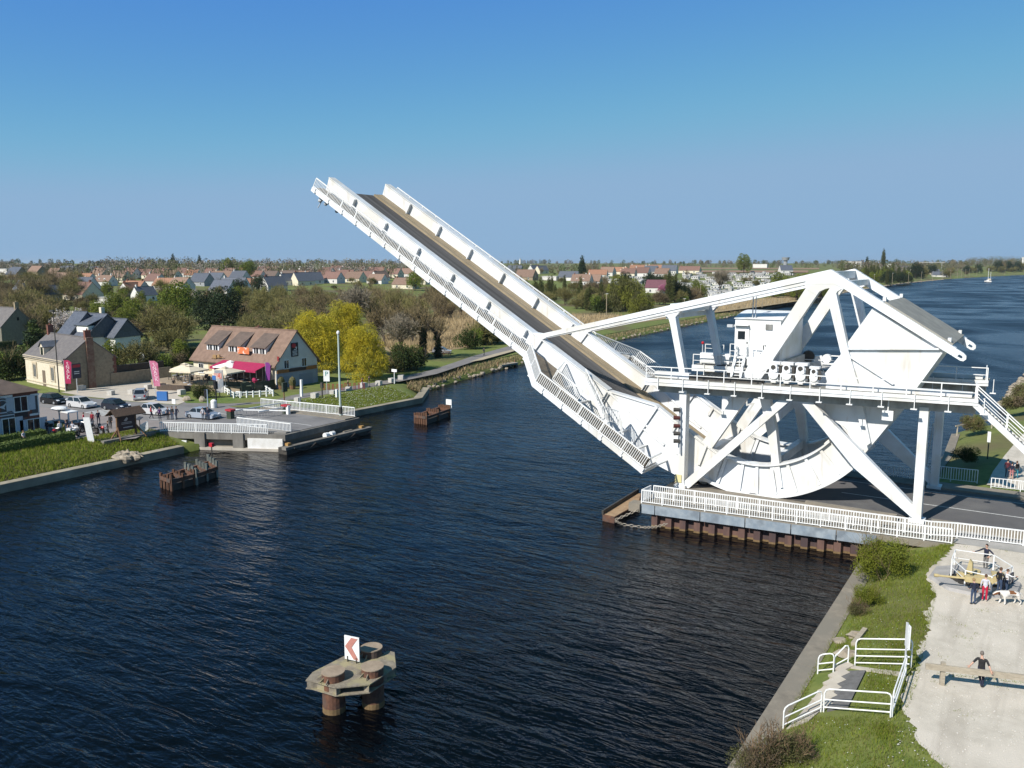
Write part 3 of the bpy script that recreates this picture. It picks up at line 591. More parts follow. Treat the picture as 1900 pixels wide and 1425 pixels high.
for i, y in enumerate((760, 775, 790, 804, 818)):
    p = Py(1257.5, y, 69.9); mb = MB(); mb.cyl(p + V((.2, 0, 0)), p + V((-.3, -.24, 0)), .16, .19, 10); mb.build('signal_lamp', mat('signal_red', (.07, .016, .013)) if i in (1, 2) else DARK, t)
t = thing('hazard_plate', 'small yellow sign plate on the foot of the near post', 'sign', (-26.6, 70.1, 1)); p = Py(1258, 888, 70.1); mb = MB(); mb.bx(p.x - .3, p.x + .3, 70.12, 70.18, p.z - .35, p.z + .35); mb.build('plate', mat('pale_yellow', (.62, .55, .28)), t)
# ================================================================== PEOPLE
def skin_body(joints, edges, root=0, sub=1):
    me = bpy.data.meshes.new('b'); names = list(joints); ix = {n: i for i, n in enumerate(names)}
    me.from_pydata([joints[n][0] for n in names], [(ix[a], ix[b]) for a, b in edges], [])
    o = bpy.data.objects.new('b', me); col.objects.link(o)
    m = o.modifiers.new('s', 'SKIN'); m.use_smooth_shade = True
    if not me.skin_vertices: me.attributes  # layer is made with the modifier
    sv = me.skin_vertices[0].data if me.skin_vertices else None
    if sv is None:
        bm = bmesh.new(); bm.from_mesh(me); bm.verts.layers.skin.verify(); bm.to_mesh(me); bm.free(); sv = me.skin_vertices[0].data
    for n in names:
        r = joints[n][1]; sv[ix[n]].radius = r if isinstance(r, tuple) else (r, r); sv[ix[n]].use_root = ix[n] == root
    if sub: s_ = o.modifiers.new('u', 'SUBSURF'); s_.levels = sub; s_.render_levels = sub
    bpy.context.view_layer.update(); ev = o.evaluated_get(bpy.context.evaluated_depsgraph_get()); e = ev.to_mesh()
    r = ([tuple(v.co) for v in e.vertices], [tuple(p.vertices) for p in e.polygons]); ev.to_mesh_clear()
    bpy.data.objects.remove(o); bpy.data.meshes.remove(me); return r
def person(label, loc, rz=0, h=1.72, pose=None, shirt=None, legs=None, hair=None, sleeve='long', shoe=None, fem=False, child_bag=None, group=None, skirt=None, fingers=True, pants='long'):
    """faces -Y in its own frame"""
    k = h / 1.72; P = {
        'pel': (0, 0, .95), 'bel': (0, 0, 1.08), 'che': (0, -.01, 1.27), 'nek': (0, .01, 1.45), 'hed': (0, -.02, 1.56),
        'shL': (.175, .0, 1.405), 'elL': (.235, .03, 1.13), 'wrL': (.235, -.05, .90), 'shR': (-.175, .0, 1.405), 'elR': (-.235, .03, 1.13), 'wrR': (-.235, -.05, .90),
        'hiL': (.095, 0, .90), 'knL': (.10, -.02, .50), 'anL': (.10, .02, .09), 'toL': (.115, -.15, .045), 'hiR': (-.095, 0, .90), 'knR': (-.10, -.02, .50), 'anR': (-.10, .02, .09), 'toR': (-.115, -.15, .045)}
    if pose: P.update(pose)
    sw = .9 if fem else 1.0
    Rr = {'pel': (.155, .115), 'bel': (.145 * sw, .11), 'che': (.165 * sw, .12), 'nek': .06, 'hed': .062, 'sh': .068 * sw, 'el': .048, 'wr': .034, 'hi': .088, 'kn': .062, 'an': .045, 'to': .042}
    J = {n: (tuple(c * k for c in p), Rr.get(n, Rr.get(n[:2]))) for n, p in P.items()}
    J = {n: (p, (r[0] * k, r[1] * k) if isinstance(r, tuple) else r * k) for n, (p, r) in J.items()}
    E_ = [('pel', 'bel'), ('bel', 'che'), ('che', 'nek'), ('nek', 'hed')]
    for s in 'LR': E_ += [('che', 'sh' + s), ('sh' + s, 'el' + s), ('el' + s, 'wr' + s), ('pel', 'hi' + s), ('hi' + s, 'kn' + s), ('kn' + s, 'an' + s), ('an' + s, 'to' + s)]
    vs, fs = skin_body(J, E_)
    hp = {s: (V(J['wr' + s][0]), (V(J['wr' + s][0]) - V(J['el' + s][0])).normalized()) for s in 'LR'}
    bones = [(V(J[a][0]), V(J[b][0]), a, b) for a, b in E_]
    def region(c):
        best, t_, nm = 9, 0, None
        for a, b, na, nb in bones:
            d = b - a; t = max(0, min(1, (c - a).dot(d) / d.length_squared)); q = (c - (a + d * t)).length / (1.0 if 'pel' not in (na, nb) else 1.25)
            if q < best: best, t_, nm = q, t, (na, nb)
        a, b = nm
        if b == 'hed' or (b == 'nek' and t_ > .85): return 0
        if b[:2] in ('sh', 'bel', 'che') or b in ('bel', 'che', 'nek'): return 1
        if b[:2] == 'el': return 1 if (sleeve != 'none') else 0
        if b[:2] == 'wr': return 1 if sleeve == 'long' and t_ < .92 else 0
        if b[:2] == 'to': return 3
        if b[:2] == 'an': return (2 if t_ < .93 else 3) if pants == 'long' else (0 if t_ > .15 else 2)
        return 2
    mb = MB(); cen = [sum((V(vs[i]) for i in f), V()) / len(f) for f in fs]
    mb.v = list(vs); mb.f = list(fs); mb.m = [region(c) for c in cen]
    # head with nose, ears, eyes, mouth
    hc = V(J['hed'][0]) + V((0, -.01, .075)) * k; mb.sph(hc, .078 * k, .098 * k, .118 * k, 14, 10, 0)
    fw_ = V((0, -1, 0)); mb.add([hc + V((-.015, -.088, -.005)) * k, hc + V((.015, -.088, -.005)) * k, hc + V((0, -.128, -.025)) * k, hc + V((0, -.09, .03)) * k], [(0, 1, 2), (0, 2, 3), (1, 3, 2)], 0)
    for s in (-1, 1):
        mb.sph(hc + V((s * .08, .01, -.005)) * k, .012 * k, .024 * k, .035 * k, 6, 5, 0)
        mb.sph(hc + V((s * .03, -.09, .012)) * k, .011 * k, .008 * k, .008 * k, 6, 4, 4)
    mb.bx(hc.x - .024 * k, hc.x + .024 * k, hc.y - .096 * k, hc.y - .085 * k, hc.z - .06 * k, hc.z - .052 * k, 5)
    # hands: palm, four fingers, thumb
    for s, (w, d) in hp.items():
        sd = 1 if s == 'L' else -1; side = d.cross(V((0, 1, 0)));
        side = V((1, 0, 0)) if side.length < .1 else side.normalized(); nrm = side.cross(d).normalized(); pc = w + d * .045 * k
        mb.beam(w - d * .01, w + d * .085 * k, .08 * k, .03 * k, nrm, 0)
        if fingers:
            for q, ln in ((-.03, .07), (-.01, .08), (.01, .076), (.03, .06)):
                a = w + d * .08 * k + side * q * k; b_ = a + (d + nrm * -.15) * ln * .55 * k; c_ = b_ + (d * .8 - nrm * .6) * ln * .5 * k
                mb.tube([a, b_, c_], .0088 * k, 5, 0)
            a = w + d * .03 * k + side * .04 * sd * k; mb.tube([a, a + (d * .6 + side * .7 * sd) * .05 * k, a + (d * 1.2 + side * .7 * sd) * .075 * k], .0098 * k, 5, 0)
    root = thing('person', label, 'person', (0, 0, 0), group)
    b = mb.build('body', [SKIN, shirt or BLACKP, legs or BLUEP, shoe or flat('dark_shoe', .03, .027, .025, .6), BLACKP, flat('lip', .35, .13, .11)], root, True)
    if hair:
        hm = MB()
        n, m = 12, 6
        for j in range(m + 1):
            t = PI * .62 * j / m
            for i in range(n):
                a = 2 * PI * i / n; front = max(0, -math.sin(a)); tt = t * (1 - .42 * front)
                hm.v.append((hc.x + .088 * k * math.sin(tt) * math.cos(a), hc.y + .012 * k + .106 * k * math.sin(tt) * math.sin(a), hc.z + .012 * k + .122 * k * math.cos(tt)))
        for j in range(m):
            for i in range(n): hm.f.append((j * n + i, (j + 1) * n + i, (j + 1) * n + (i + 1) % n, j * n + (i + 1) % n)); hm.m.append(0)
        hm.build('hair', hair, root, True)
    if skirt:
        sm_ = MB(); sm_.cyl((0, 0, .48 * k), (0, 0, 1.0 * k), .2 * k, .165 * k, 12); sm_.build('skirt', skirt, root, True)
    if child_bag:
        bm_ = MB(); bm_.box((0, .2 * k, 1.05 * k), .3, .16, .42); bm_.build('backpack', child_bag, root)
    move_to(root, loc, rz); return root
def cloth(key, r, g, b): return mat('cloth_' + key, (r, g, b), (r * .75, g * .75, b * .75), s=9, rough=.9)
NAVY = cloth('navy', .018, .022, .045); CHAR = cloth('charcoal', .022, .022, .024); JEAN = cloth('jeans', .04, .065, .12); REDT = cloth('red', .50, .015, .05); LGREY = cloth('light_grey', .55, .55, .60); WHT = cloth('white', .75, .74, .74); KHAKI = cloth('grey_trouser', .17, .16, .15); MARO = cloth('maroon', .10, .02, .03); TEAL = cloth('teal', .05, .25, .32); DRED = cloth('deep_red', .30, .02, .035); PURP = cloth('purple', .09, .03, .14); OLIV = cloth('olive', .09, .09, .05)
HBR = mat('hair_brown', (.10, .05, .025), (.06, .03, .015), s=30, rough=.7); HDK = mat('hair_dark', (.03, .02, .014), (.02, .014, .01), s=30, rough=.7); HGR = mat('hair_grey', (.18, .15, .13), (.10, .085, .07), s=30, rough=.7); HBL = mat('hair_fair', (.30, .19, .09), (.22, .14, .06), s=30, rough=.7)
# ================================================================== RIGHT BANK
A_ = thing('approach_span', 'concrete bridge approach at water level with blue grey edge plates and rusty sheet piles', 'bridge approach', (-17, 66, 0))
fl = lambda X: 63.85 + (X + 27.8) * .0925
mb = MB(); mb.prism([(-28, fl(-28), -.5), (-4.4, fl(-4.4), -.5), (-4.4, 84.4, -.5), (-28, 84.4, -.5)], (0, 0, .48)); mb.build('slab', CONC, A_)
mb = MB(); xs = [-27.6, -26.4, -22.6, -19.0, -15.5, -12.2, -9.4]
for a, b in zip(xs, xs[1:]):
    mb = MB(); mb.prism([(a + .04, fl(a) - .1, -.86), (b - .04, fl(b) - .1, -.86), (b - .04, fl(b) - .1, -.1), (a + .04, fl(a) - .1, -.1)], (0, .2, 0)); mb.build('edge_plate', BLUEGREY, A_)
mb = MB(); pile = []
x = -26.9
while x < -9.0:
    for dx, dy in ((0, 0), (.12, -.42), (.62, -.42), (.74, 0), (1.18, 0)): pile.append((x + dx, fl(x + dx) + .62 + dy))
    x += 1.2
for (a, b), (c, d) in zip(pile, pile[1:]): mb.add([(a, b, -4), (c, d, -4), (c, d, -.8), (a, b, -.8)], [(0, 1, 2, 3)])
mb.bx(-26.95, -26.9, fl(-26.9) + .6, 82, -4, -.8); sp_ = mb.build('sheet_pile_wall', SHEET, A_)
mb = MB()
for (a, b), (c, d) in zip(pile, pile[1:]): mb.add([(a, b - .03, -2.3), (c, d - .03, -2.3), (c, d - .03, -1.84), (a, b - .03, -1.84)], [(0, 1, 2, 3)])
mb.build('tide_mark', ALGAE, sp_)
mb = MB(); mb.bx(-28.6, -27.6, fl(-28) - .35, fl(-28) + .7, -.75, -.05); mb.build('end_block', CONC, A_)
mb = MB(); mb.add([(-25.6, 71.5, .025), (-3, 71.5, .03), (12, 71.8, .03), (60, 72, .03), (60, 82, .03), (12, 82, .03), (-3, 81.8, .03), (-25.6, 81.8, .025)], [tuple(range(8))])
struct('road', mb, ASPH)
PAINTW = mat('road_paint', (.62, .62, .60), (.40, .40, .39), s=3, rough=.8)
mb = MB(); mb.prism([(-14, 76.1, .034), (60, 75.2, .034), (60, 75.35, .034), (-14, 76.25, .034)], (0, 0, .004)); struct('road_marking', mb, PAINTW)
mb = MB(); mb.prism([(-20, 80.7, .034), (60, 80.2, .034), (60, 80.32, .034), (-20, 80.82, .034)], (0, 0, .004)); struct('road_marking', mb, PAINTW)
mb = MB(); mb.prism([(-4.4, 66.4, .02), (60, 69, .02), (60, 71.9, .02), (-4.4, 71.2, .02)], (0, 0, .004)); struct('pavement', mb, mat('pale_pavement', (.36, .345, .32), (.28, .27, .25), s=.7, rough=.95, bump=.15, bs=12))
for i, (p_, q_) in enumerate((((1495, 932), (1664, 958)), ((1728, 966), (1900, 990)))):
    a, b = Pz(*p_, .4), Pz(*q_, .4); b = b + (b - a) * (0 if i == 0 else 3); mb = MB(); mb.beam(a + V((0, 0, -.15)), b + V((0, 0, -.15)), .45, .55)
    tag(mb.build('parapet_wall', CONC), ('low concrete parapet beside the road under the rocking sector', 'low concrete parapet beside the road right of the near post')[i], 'wall')
a = (-27.4, fl(-27.8) + .06); b = (-4.5, fl(-4.5) + .06)
tag(rail_mb([(-27.5, fl(-27.5) + 1.7, -.02), (-27.6, a[1], -.02), (b[0], b[1], -.02)], h=1.12, step=.19, r=.05, post=1.75, top=.06, pr=.05, mb=None).build('railing', WHITE2), 'white outer railing along the water edge of the near approach footway', 'railing')
i0 = [(-27.3, 65.7, -.02), (-6, 66.75, -.02), (-4.4, 67.0, -.02)]; pr_ = [Pz(1772, 999), Pz(1898, 1013)]
tag(rail_mb([(-27.3, 65.75, -.02), (-6.0, 67.3, -.02), pr_[0] + V((.1, .2, 0)), pr_[1], pr_[1] + (pr_[1] - pr_[0]) * 4], h=1.12, step=.19, r=.05, post=1.75, top=.06, pr=.05).build('railing', WHITE2), 'white inner railing between near footway and road, running on past the gravel', 'railing')
mb = MB()
for x in range(-26, -8, 2): mb.beam((x, fl(x) + .2, -.72), (x, fl(x) + 6, -.72), .3, .4)
mb.build('cross_joist', DARK, A_)
# far side pavement, kerb and rails
mb = MB(); mb.bx(-8, 60, 82.0, 84.3, -.4, .16); struct('pavement', mb, CONC)
mb = MB(); mb.bx(-26, -8, 82.0, 84.3, -.4, .14); struct('pavement', mb, CONCD)
tag(rail_mb([(-27.5, 84.2, 0), (-8.6, 84.2, 0)], h=1.1, step=.2, r=.045).build('railing', WHITE2), 'white railing on the far edge of the approach, seen behind the sector', 'railing')
tag(rail_mb([(-8.9, 87.3, -.3), (-6.4, 86.9, -.2), (-4.2, 86.6, -.1)], h=1.25, step=.22, r=.045).build('railing', WHITE2), 'white bank railing beyond the far support post in shade', 'railing')
tag(rail_mb([(-3.0, 84.5, .15), (1.5, 84.9, .15), (12, 85.6, .15)], h=.9, step=.3, r=.06).build('railing', WHITE2), 'low white railing beside the far pavement below the three walkers', 'railing')
# gravel terrace, far path
edge = [(-4.4, 66.2), (-4.5, 63.5), (-5, 61), (-5.3, 58.5), (-4.8, 56.6), (-4.4, 55), (-4.6, 52), (-4.1, 49), (-4.3, 46.6), (-4.0, 44.5), (-4.3, 42.6), (-4.2, 39.8), (-3.5, 38.2), (-3.3, 37), (-2.0, 35.6), (.4, 34), (4, 30), (10, 22)]
g = []
for (a, b), (c, d) in zip(edge, edge[1:]):
    n = max(2, int(math.hypot(c - a, d - b) / .3))
    for i in range(n): t = i / n; g.append((a + (c - a) * t + rnd.uniform(-.16, .16), b + (d - b) * t + rnd.uniform(-.08, .08), .012))
g += [(60, 10, .012), (60, 69, .012), (10, 67.6, .012), (-1, 66.9, .012)]
struct('gravel_terrace', MB().add(g, [tuple(range(len(g)))]), GRAVEL)
sheet_xy('path', [(-3.4, 86), (-3.2, 92), (-2.6, 100), (-1.5, 112), (.5, 130), (4, 150), (8, 150), (4, 125), (2, 105), (2, 92), (4, 85.5)], .03, GRAVEL)
# grass bank path steps + tubular guard rails
RG = lambda x: {True: -1.25}.get(x < -8.5, lerp_list(x, [(-8.9, -1.25), (-8.0, -1.0), (-6.7, -.55), (-4.9, -.08), (-4, 0)]))
def gpt(px, py):
    z = -.4
    for _ in range(8): p = Pz(px, py, z); z = RG(p.x)
    return V((p.x, p.y, z))
def hoop(label, a, b, h, bars=2, ha=None):
    a, b = V(a), V(b); mb = MB(); u = (b - a).normalized(); R = .036; ht = ha or h; cr = .22
    pts = [a, a + V((0, 0, ht - cr)), a + V((0, 0, ht - .06)) + u * cr * .3, a + V((0, 0, ht)) + u * cr, b + V((0, 0, h)) - u * cr, b + V((0, 0, h - .06)) - u * cr * .3, b + V((0, 0, h - cr)), b]
    mb.tube(pts, R, 8)
    for i in range(bars): t = (i + 1) / (bars + 1) - .12; mb.tube([a + V((0, 0, ht * t)), b + V((0, 0, h * t))], R * .9, 8)
    return tag(mb.build('guard_rail', WHITE2), label, 'railing', 'white tubular guard rails round the bank steps')
q1, q2, q3 = gpt(1517, 1252), gpt(1546, 1249), gpt(1573, 1236); q4, q5 = gpt(1586, 1236), gpt(1690, 1239); q6, q7, q8, q9, q0 = gpt(1680, 1254), gpt(1655, 1330), gpt(1652, 1331), gpt(1528, 1321), gpt(1523, 1321); qa = gpt(1453, 1354)
hoop('small white hoop rail at the water edge of the bank steps', q1, q2, 1.1); hoop('white sloping rail joining the hoop to the long rail', q2 + V((0, .15, 0)), q3, 1.2, 1, .95)
hoop('long white guard rail along the top end of the bank steps, farthest from camera', q4, q5, 1.5, 3, 1.5); hoop('white guard rail on the gravel side of the bank steps', q6, q7, 1.15)
hoop('white guard rail across the near end of the grass plot', q9, q8, 1.15); hoop('white sloping guard rail lowest towards the dry bush', qa, q0, 1.1)
a = gpt(1678, 1248); mb = MB(); mb.tube([a, a + V((0, 0, 2.6))], .045, 8); sg = thing('bank_sign', 'tall white sign panel seen edge on beside the long guard rail', 'sign', a); mb.build('pole', ALUG, sg); mb = MB(); mb.box(a + V((.04, .05, 1.3)), .06, .55, 1.2, .45); mb.build('panel', WHITE2, sg)
mb = MB(); st = [(1575, 1238), (1560, 1262), (1545, 1283), (1528, 1302), (1505, 1322), (1482, 1340)]; en = [(1592, 1241), (1577, 1264), (1562, 1286), (1547, 1306), (1524, 1326), (1490, 1349)]
zs = [-.5, -.62, -.74, -.86, -.98, -1.1]
sl = [Pz(x, y, -.45) for x, y in ((1563, 1236), (1606, 1247), (1574, 1313), (1535, 1311))]
stp = thing('bank_steps', 'pale concrete steps and dark ramp slab inside the white guard rails', 'steps', sl[3])
mb = MB(); P4 = [gpt(x, y) for x, y in ((1548, 1250), (1570, 1240), (1545, 1300), (1500, 1340), (1458, 1356), (1492, 1318))]; mb.prism([p + V((0, 0, -.1)) for p in P4], (0, 0, .17)); mb.build('landing', PALECONC, stp)
mb = MB()
A1_, B1_ = gpt(1578, 1236), gpt(1552, 1248)
for i in range(6): t = i / 6; mb.beam(A1_.lerp(gpt(1530, 1322), t) + V((0, 0, .12)), B1_.lerp(gpt(1490, 1340), t) + V((0, 0, .12)), .5, .12)
mb.build('step', PALECONC, stp)
mb = MB(); mb.prism([V((p.x, p.y, RG(p.x) - .02)) for p in sl], (0, 0, .13)); mb.build('ramp_slab', mat('dark_slab', (.155, .15, .145), (.11, .105, .10), s=3, rough=.9, bump=.2), stp)
mb = MB(); tp_ = [gpt(x, y) for x, y in ((1588, 1238), (1680, 1250), (1676, 1258), (1606, 1246), (1575, 1240))]; mb.prism([p + V((0, 0, -.05)) for p in tp_], (0, 0, .12)); mb.build('landing', PALECONC, stp)
mb = MB(); a, b = gpt(1583, 1200), gpt(1605, 1172); mb.beam(a + V((0, 0, .12)), b + V((0, 0, .12)), .25, .25); tag(mb.build('timber_baulk', WOODG), 'grey timber baulk lying on the grass by the long guard rail', 'timber')
for i, (x, y, r) in enumerate(((1575, 1215, .7), (1560, 1190, .5), (1590, 1180, .6))):
    p = gpt(x, y); mb = MB(); mb.sph(p, r, r * .8, r * .35, 9, 6, jit=.5); tag(mb.build('boulder', ROCK), ('largest grey boulder by the hoop rail', 'boulder at the quay edge beside the grass', 'boulder beside the timber baulk')[i], 'rock')
# wooden fence
a = Pz(1717, 1240, .8); b = Pz(1900, 1262, .8); d = (b - a).normalized()
wf = thing('timber_fence', 'grey weathered single rail timber fence the man in black leans on', 'fence', Pz(1735, 1267))
mb = MB(); mb.beam(a + V((0, 0, .12)), a + d * 9 + V((0, 0, .12)), .1, .3); mb.build('rail', WOODG, wf)
for s in (.75, 4.6, 8.4): p = a + d * s; mb = MB(); mb.box((p.x, p.y + .14, -.1), .2, .2, 1.25, math.atan2(d.y, d.x)); mb.build('post', WOODG, wf)
# emplacement
ec = Pz(1808, 1080)
em = thing('gun_emplacement', 'octagonal concrete gun pit with yellow gun on the gravel', 'gun pit', (ec.x, ec.y, 0))
ring = lambda r, z, n=8, ph=.3: [(ec.x + r * math.cos(ph + 2 * PI * i / n), ec.y + r * 1.05 * math.sin(ph + 2 * PI * i / n), z) for i in range(n)]
o0, o1, i1, i0_ = ring(2.75, -.1), ring(2.6, .2), ring(1.55, .2), ring(1.5, .02); mb = MB()
for A2, B2 in ((o0, o1), (o1, i1), (i1, i0_)):
    for i in range(8): mb.add([A2[i], A2[(i + 1) % 8], B2[(i + 1) % 8], B2[i]], [(0, 1, 2, 3)])
mb.build('rim', mat('pit_concrete', (.36, .345, .33), (.27, .26, .25), s=1.5, rough=.95, bump=.2), em)
mb = MB(); mb.add(ring(1.5, .03), [tuple(range(8))]); mb.build('pit_floor', mat('pit_floor', (.025, .023, .02), (.05, .045, .04), s=2, rough=.95), em)
gn = MB(); b0 = Pz(1733, 1067, .95); b1 = Pz(1800, 1074, .95); gn.tube([b0, b1], .065, 10); gn.cyl(b0, b0 + (b1 - b0).normalized() * .25, .1, .1, 10); gn.beam(b1 - (b1 - b0).normalized() * .3, b1 + (b1 - b0).normalized() * 1.2, .3, .34)
gn.build('gun_barrel', YELLOWP, em)
gn = MB(); gn.cyl((ec.x, ec.y, .02), (ec.x, ec.y, .8), .45, .3, 12); gn.beam((ec.x - 1.0, ec.y - .3, .45), (ec.x + 1.2, ec.y - .2, .45), .25, .3); gn.beam((ec.x - .2, ec.y - .9, .5), (ec.x + 1.3, ec.y - .6, .6), .12, .5); gn.beam((ec.x + .9, ec.y - .4, .9), (ec.x + 1.6, ec.y - .3, .9), .7, .08)
gn.build('gun_mount', YELLOWP, em)
p = Pz(1797, 1066, .9); gn = MB(); gn.prism([p + V((-.2, 0, 0)), p + V((.2, .1, 0)), p + V((.16, .1, .75)), p + V((0, .05, .95))], (.04, .2, 0)); gn.build('gun_shield', YELLOWP, em)
er = [Pz(1764, 1070), Pz(1789, 1093), Pz(1838, 1105), Pz(1876, 1085), Pz(1842, 1063), Pz(1770, 1052), Pz(1764, 1070)]
mb = rail_mb([V((p.x, p.y, .15)) for p in er], h=1.05, post=9, mids=(.5,), bal=False, top=.032, pr=.038)
tag(mb.build('guard_rail', WHITE2), 'white two bar rail round the gun pit', 'railing')
mb = rail_mb([Pz(1860, 1100) + V((0, 0, 0)), Pz(1878, 1088)], h=.9, step=.25, r=.04, post=2, top=.05); tag(mb.build('bike_rack', flat('dark_rack', .05, .045, .06, .5)), 'small dark metal rack standing right of the gun pit', 'rack')
# people on the right bank
RZ = lambda deg: math.radians(deg)
p = Pz(1820, 1247, .92); person('man in black jumper and navy trousers leaning back on the timber fence', (p.x, p.y + .34, 0), RZ(174), 1.76,
    {'elL': (.33, .15, 1.20), 'wrL': (.43, .30, 1.06), 'elR': (-.33, .15, 1.20), 'wrR': (-.43, .30, 1.06), 'knL': (.06, -.12, .5), 'anL': (-.06, .06, .1), 'toL': (-.1, -.08, .05), 'hed': (.03, -.04, 1.57)}, CHAR, NAVY, HGR, 'half')
p = Pz(1828, 1058); person('man in black sweater and grey trousers resting one hand on the gun pit rail', (p.x, p.y, 0), RZ(-35), 1.76,
    {'elR': (-.40, -.16, 1.22), 'wrR': (-.58, -.36, 1.10), 'elL': (.46, .05, 1.20), 'wrL': (.26, -.05, 1.0)}, NAVY, KHAKI, HDK, 'long')
p = Pz(1805, 1122); person('person in navy jumper and jeans with head bowed, leftmost at the gun pit', (p.x, p.y, 0), RZ(205), 1.62, {'hed': (0, -.13, 1.5), 'nek': (0, -.04, 1.44), 'wrL': (.2, -.16, 1.0)}, NAVY, JEAN, HBL)
p = Pz(1826, 1116); person('woman in pale grey top and bright red trousers at the gun pit', (p.x, p.y, 0), RZ(185), 1.66, None, LGREY, REDT, HBR, 'long', flat('pale_shoe', .6, .55, .5), True)
p = Pz(1853, 1104); person('woman in black jacket and jeans between red trousers and white shirt', (p.x, p.y, 0), RZ(140), 1.72, {'elR': (-.28, -.08, 1.16), 'wrR': (-.2, -.28, 1.1)}, BLACKP, JEAN, HBR, 'long', None, True)
p = Pz(1866, 1100); person('child in white shirt pointing across the gun pit', (p.x, p.y, 0), RZ(110), 1.5, {'elR': (-.28, -.22, 1.3), 'wrR': (-.24, -.46, 1.32)}, WHT, JEAN, HBR, 'long')
p = Pz(1868, 886); person('walker in maroon coat on the far bank path', (p.x, p.y, 0), RZ(160), 1.75, None, MARO, NAVY, HDK)
p = Pz(1876, 890); person('walker in navy jacket and pink shorts on the far bank path', (p.x, p.y, 0), RZ(170), 1.65, None, NAVY, cloth('pink', .5, .2, .2), HDK, 'long', None, False, None, None, None, True, 'short')
p = Pz(1885, 888); person('walker in white top and teal trousers with dark backpack on the far bank path', (p.x, p.y, 0), RZ(190), 1.66, None, WHT, TEAL, HBR, 'long', None, True, BLACKP)
# dog
def dog(label, loc, rz):
    J = {'ru': ((.42, 0, .60), (.13, .15)), 'be': ((.12, 0, .60), (.14, .155)), 'ch': ((-.22, 0, .60), (.155, .18)), 'sh': ((-.40, 0, .64), (.13, .14)), 'nk': ((-.56, 0, .66), .105), 'hd': ((-.72, 0, .62), .105), 'mz': ((-.86, 0, .55), .062), 'ns': ((-.93, 0, .53), .045),
         't1': ((.55, 0, .62), .045), 't2': ((.66, .02, .50), .045), 't3': ((.70, .04, .36), .05)}
    E_ = [('ru', 'be'), ('be', 'ch'), ('ch', 'sh'), ('sh', 'nk'), ('nk', 'hd'), ('hd', 'mz'), ('mz', 'ns'), ('ru', 't1'), ('t1', 't2'), ('t2', 't3')]
    for s, y in (('l', .12), ('r', -.12)):
        f = .10 if s == 'l' else -.06
        J.update({'fs' + s: ((-.33, y, .45), .08), 'fe' + s: ((-.33 - f * .5, y, .28), .05), 'fw' + s: ((-.34 - f, y, .07), .042), 'fp' + s: ((-.40 - f, y, .035), .045),
                  'hs' + s: ((.42, y, .46), .10), 'hk' + s: ((.34 - f, y, .32), .06), 'hh' + s: ((.50 - f, y, .20), .042), 'ha' + s: ((.46 - f, y, .05), .038), 'hp' + s: ((.39 - f, y, .035), .042)})
        E_ += [('ch', 'fs' + s), ('fs' + s, 'fe' + s), ('fe' + s, 'fw' + s), ('fw' + s, 'fp' + s), ('ru', 'hs' + s), ('hs' + s, 'hk' + s), ('hk' + s, 'hh' + s), ('hh' + s, 'ha' + s), ('ha' + s, 'hp' + s)]
    vs, fs = skin_body(J, E_); mb = MB(); mb.v = list(vs); mb.f = list(fs)
    def reg(c):
        if c.x < -.9 : return 2
        if c.x < -.60 and abs(c.y) > .045 and c.z > .52: return 1
        if -.02 < c.x < .24 and c.z > .58: return 1
        if .36 < c.x < .56 and c.z > .66: return 2
        return 0
    mb.m = [reg(sum((V(vs[i]) for i in f), V()) / len(f)) for f in fs]
    r = thing('dog', label, 'dog'); mb.build('body', [cloth('dog_white', .72, .68, .62), cloth('dog_brown', .20, .08, .03), cloth('dog_dark', .04, .025, .018)], r, True)
    for s in (-1, 1): e = MB(); e.prism([(-.66, s * .09, .70), (-.58, s * .11, .68), (-.60, s * .15, .54), (-.68, s * .14, .56)], (0, s * .02, 0)); e.build('ear', cloth('dog_dark', .04, .025, .018), r)
    move_to(r, loc, rz, 1.12)
p = Pz(1872, 1121); dog('white dog with brown patches standing on the gravel', (p.x, p.y, 0), RZ(32))
# far bank fence and post beyond the support
p0 = Pz(1772, 806, -.4); p1 = Pz(1842, 792, -.3); fn = thing('timber_fence', 'low pale timber rail fence on the far bank beside the shrubs', 'fence', p0); mb = MB(); mb.beam(p0 + V((0, 0, 1)), p1 + V((0, 0, 1)), .12, .16); mb.build('rail', WOODG, fn)
for t in (.05, .5, .97): mb = MB(); p = p0.lerp(p1, t); mb.box(p - V((0, 0, .2)), .14, .14, 1.25); mb.build('post', WOODG, fn)
p = Pz(1832, 852); t = thing('depth_gauge', 'thin post with white upper half on the far grass bank', 'post', p); MB().tube([p, p + V((0, 0, 1.9))], .06, 8).build('post', GREEND, t); MB().box(p + V((0, -.07, 1.8)), .3, .06, 1.1).build('plate', WHITE2, t)
p = Pz(1717, 876); t = thing('mooring_rope', 'thin pale rope slanting down from the far platform', 'rope', p); MB().tube([p, Py(1732, 785, 82)], .04, 5).build('rope', WHITE2, t)
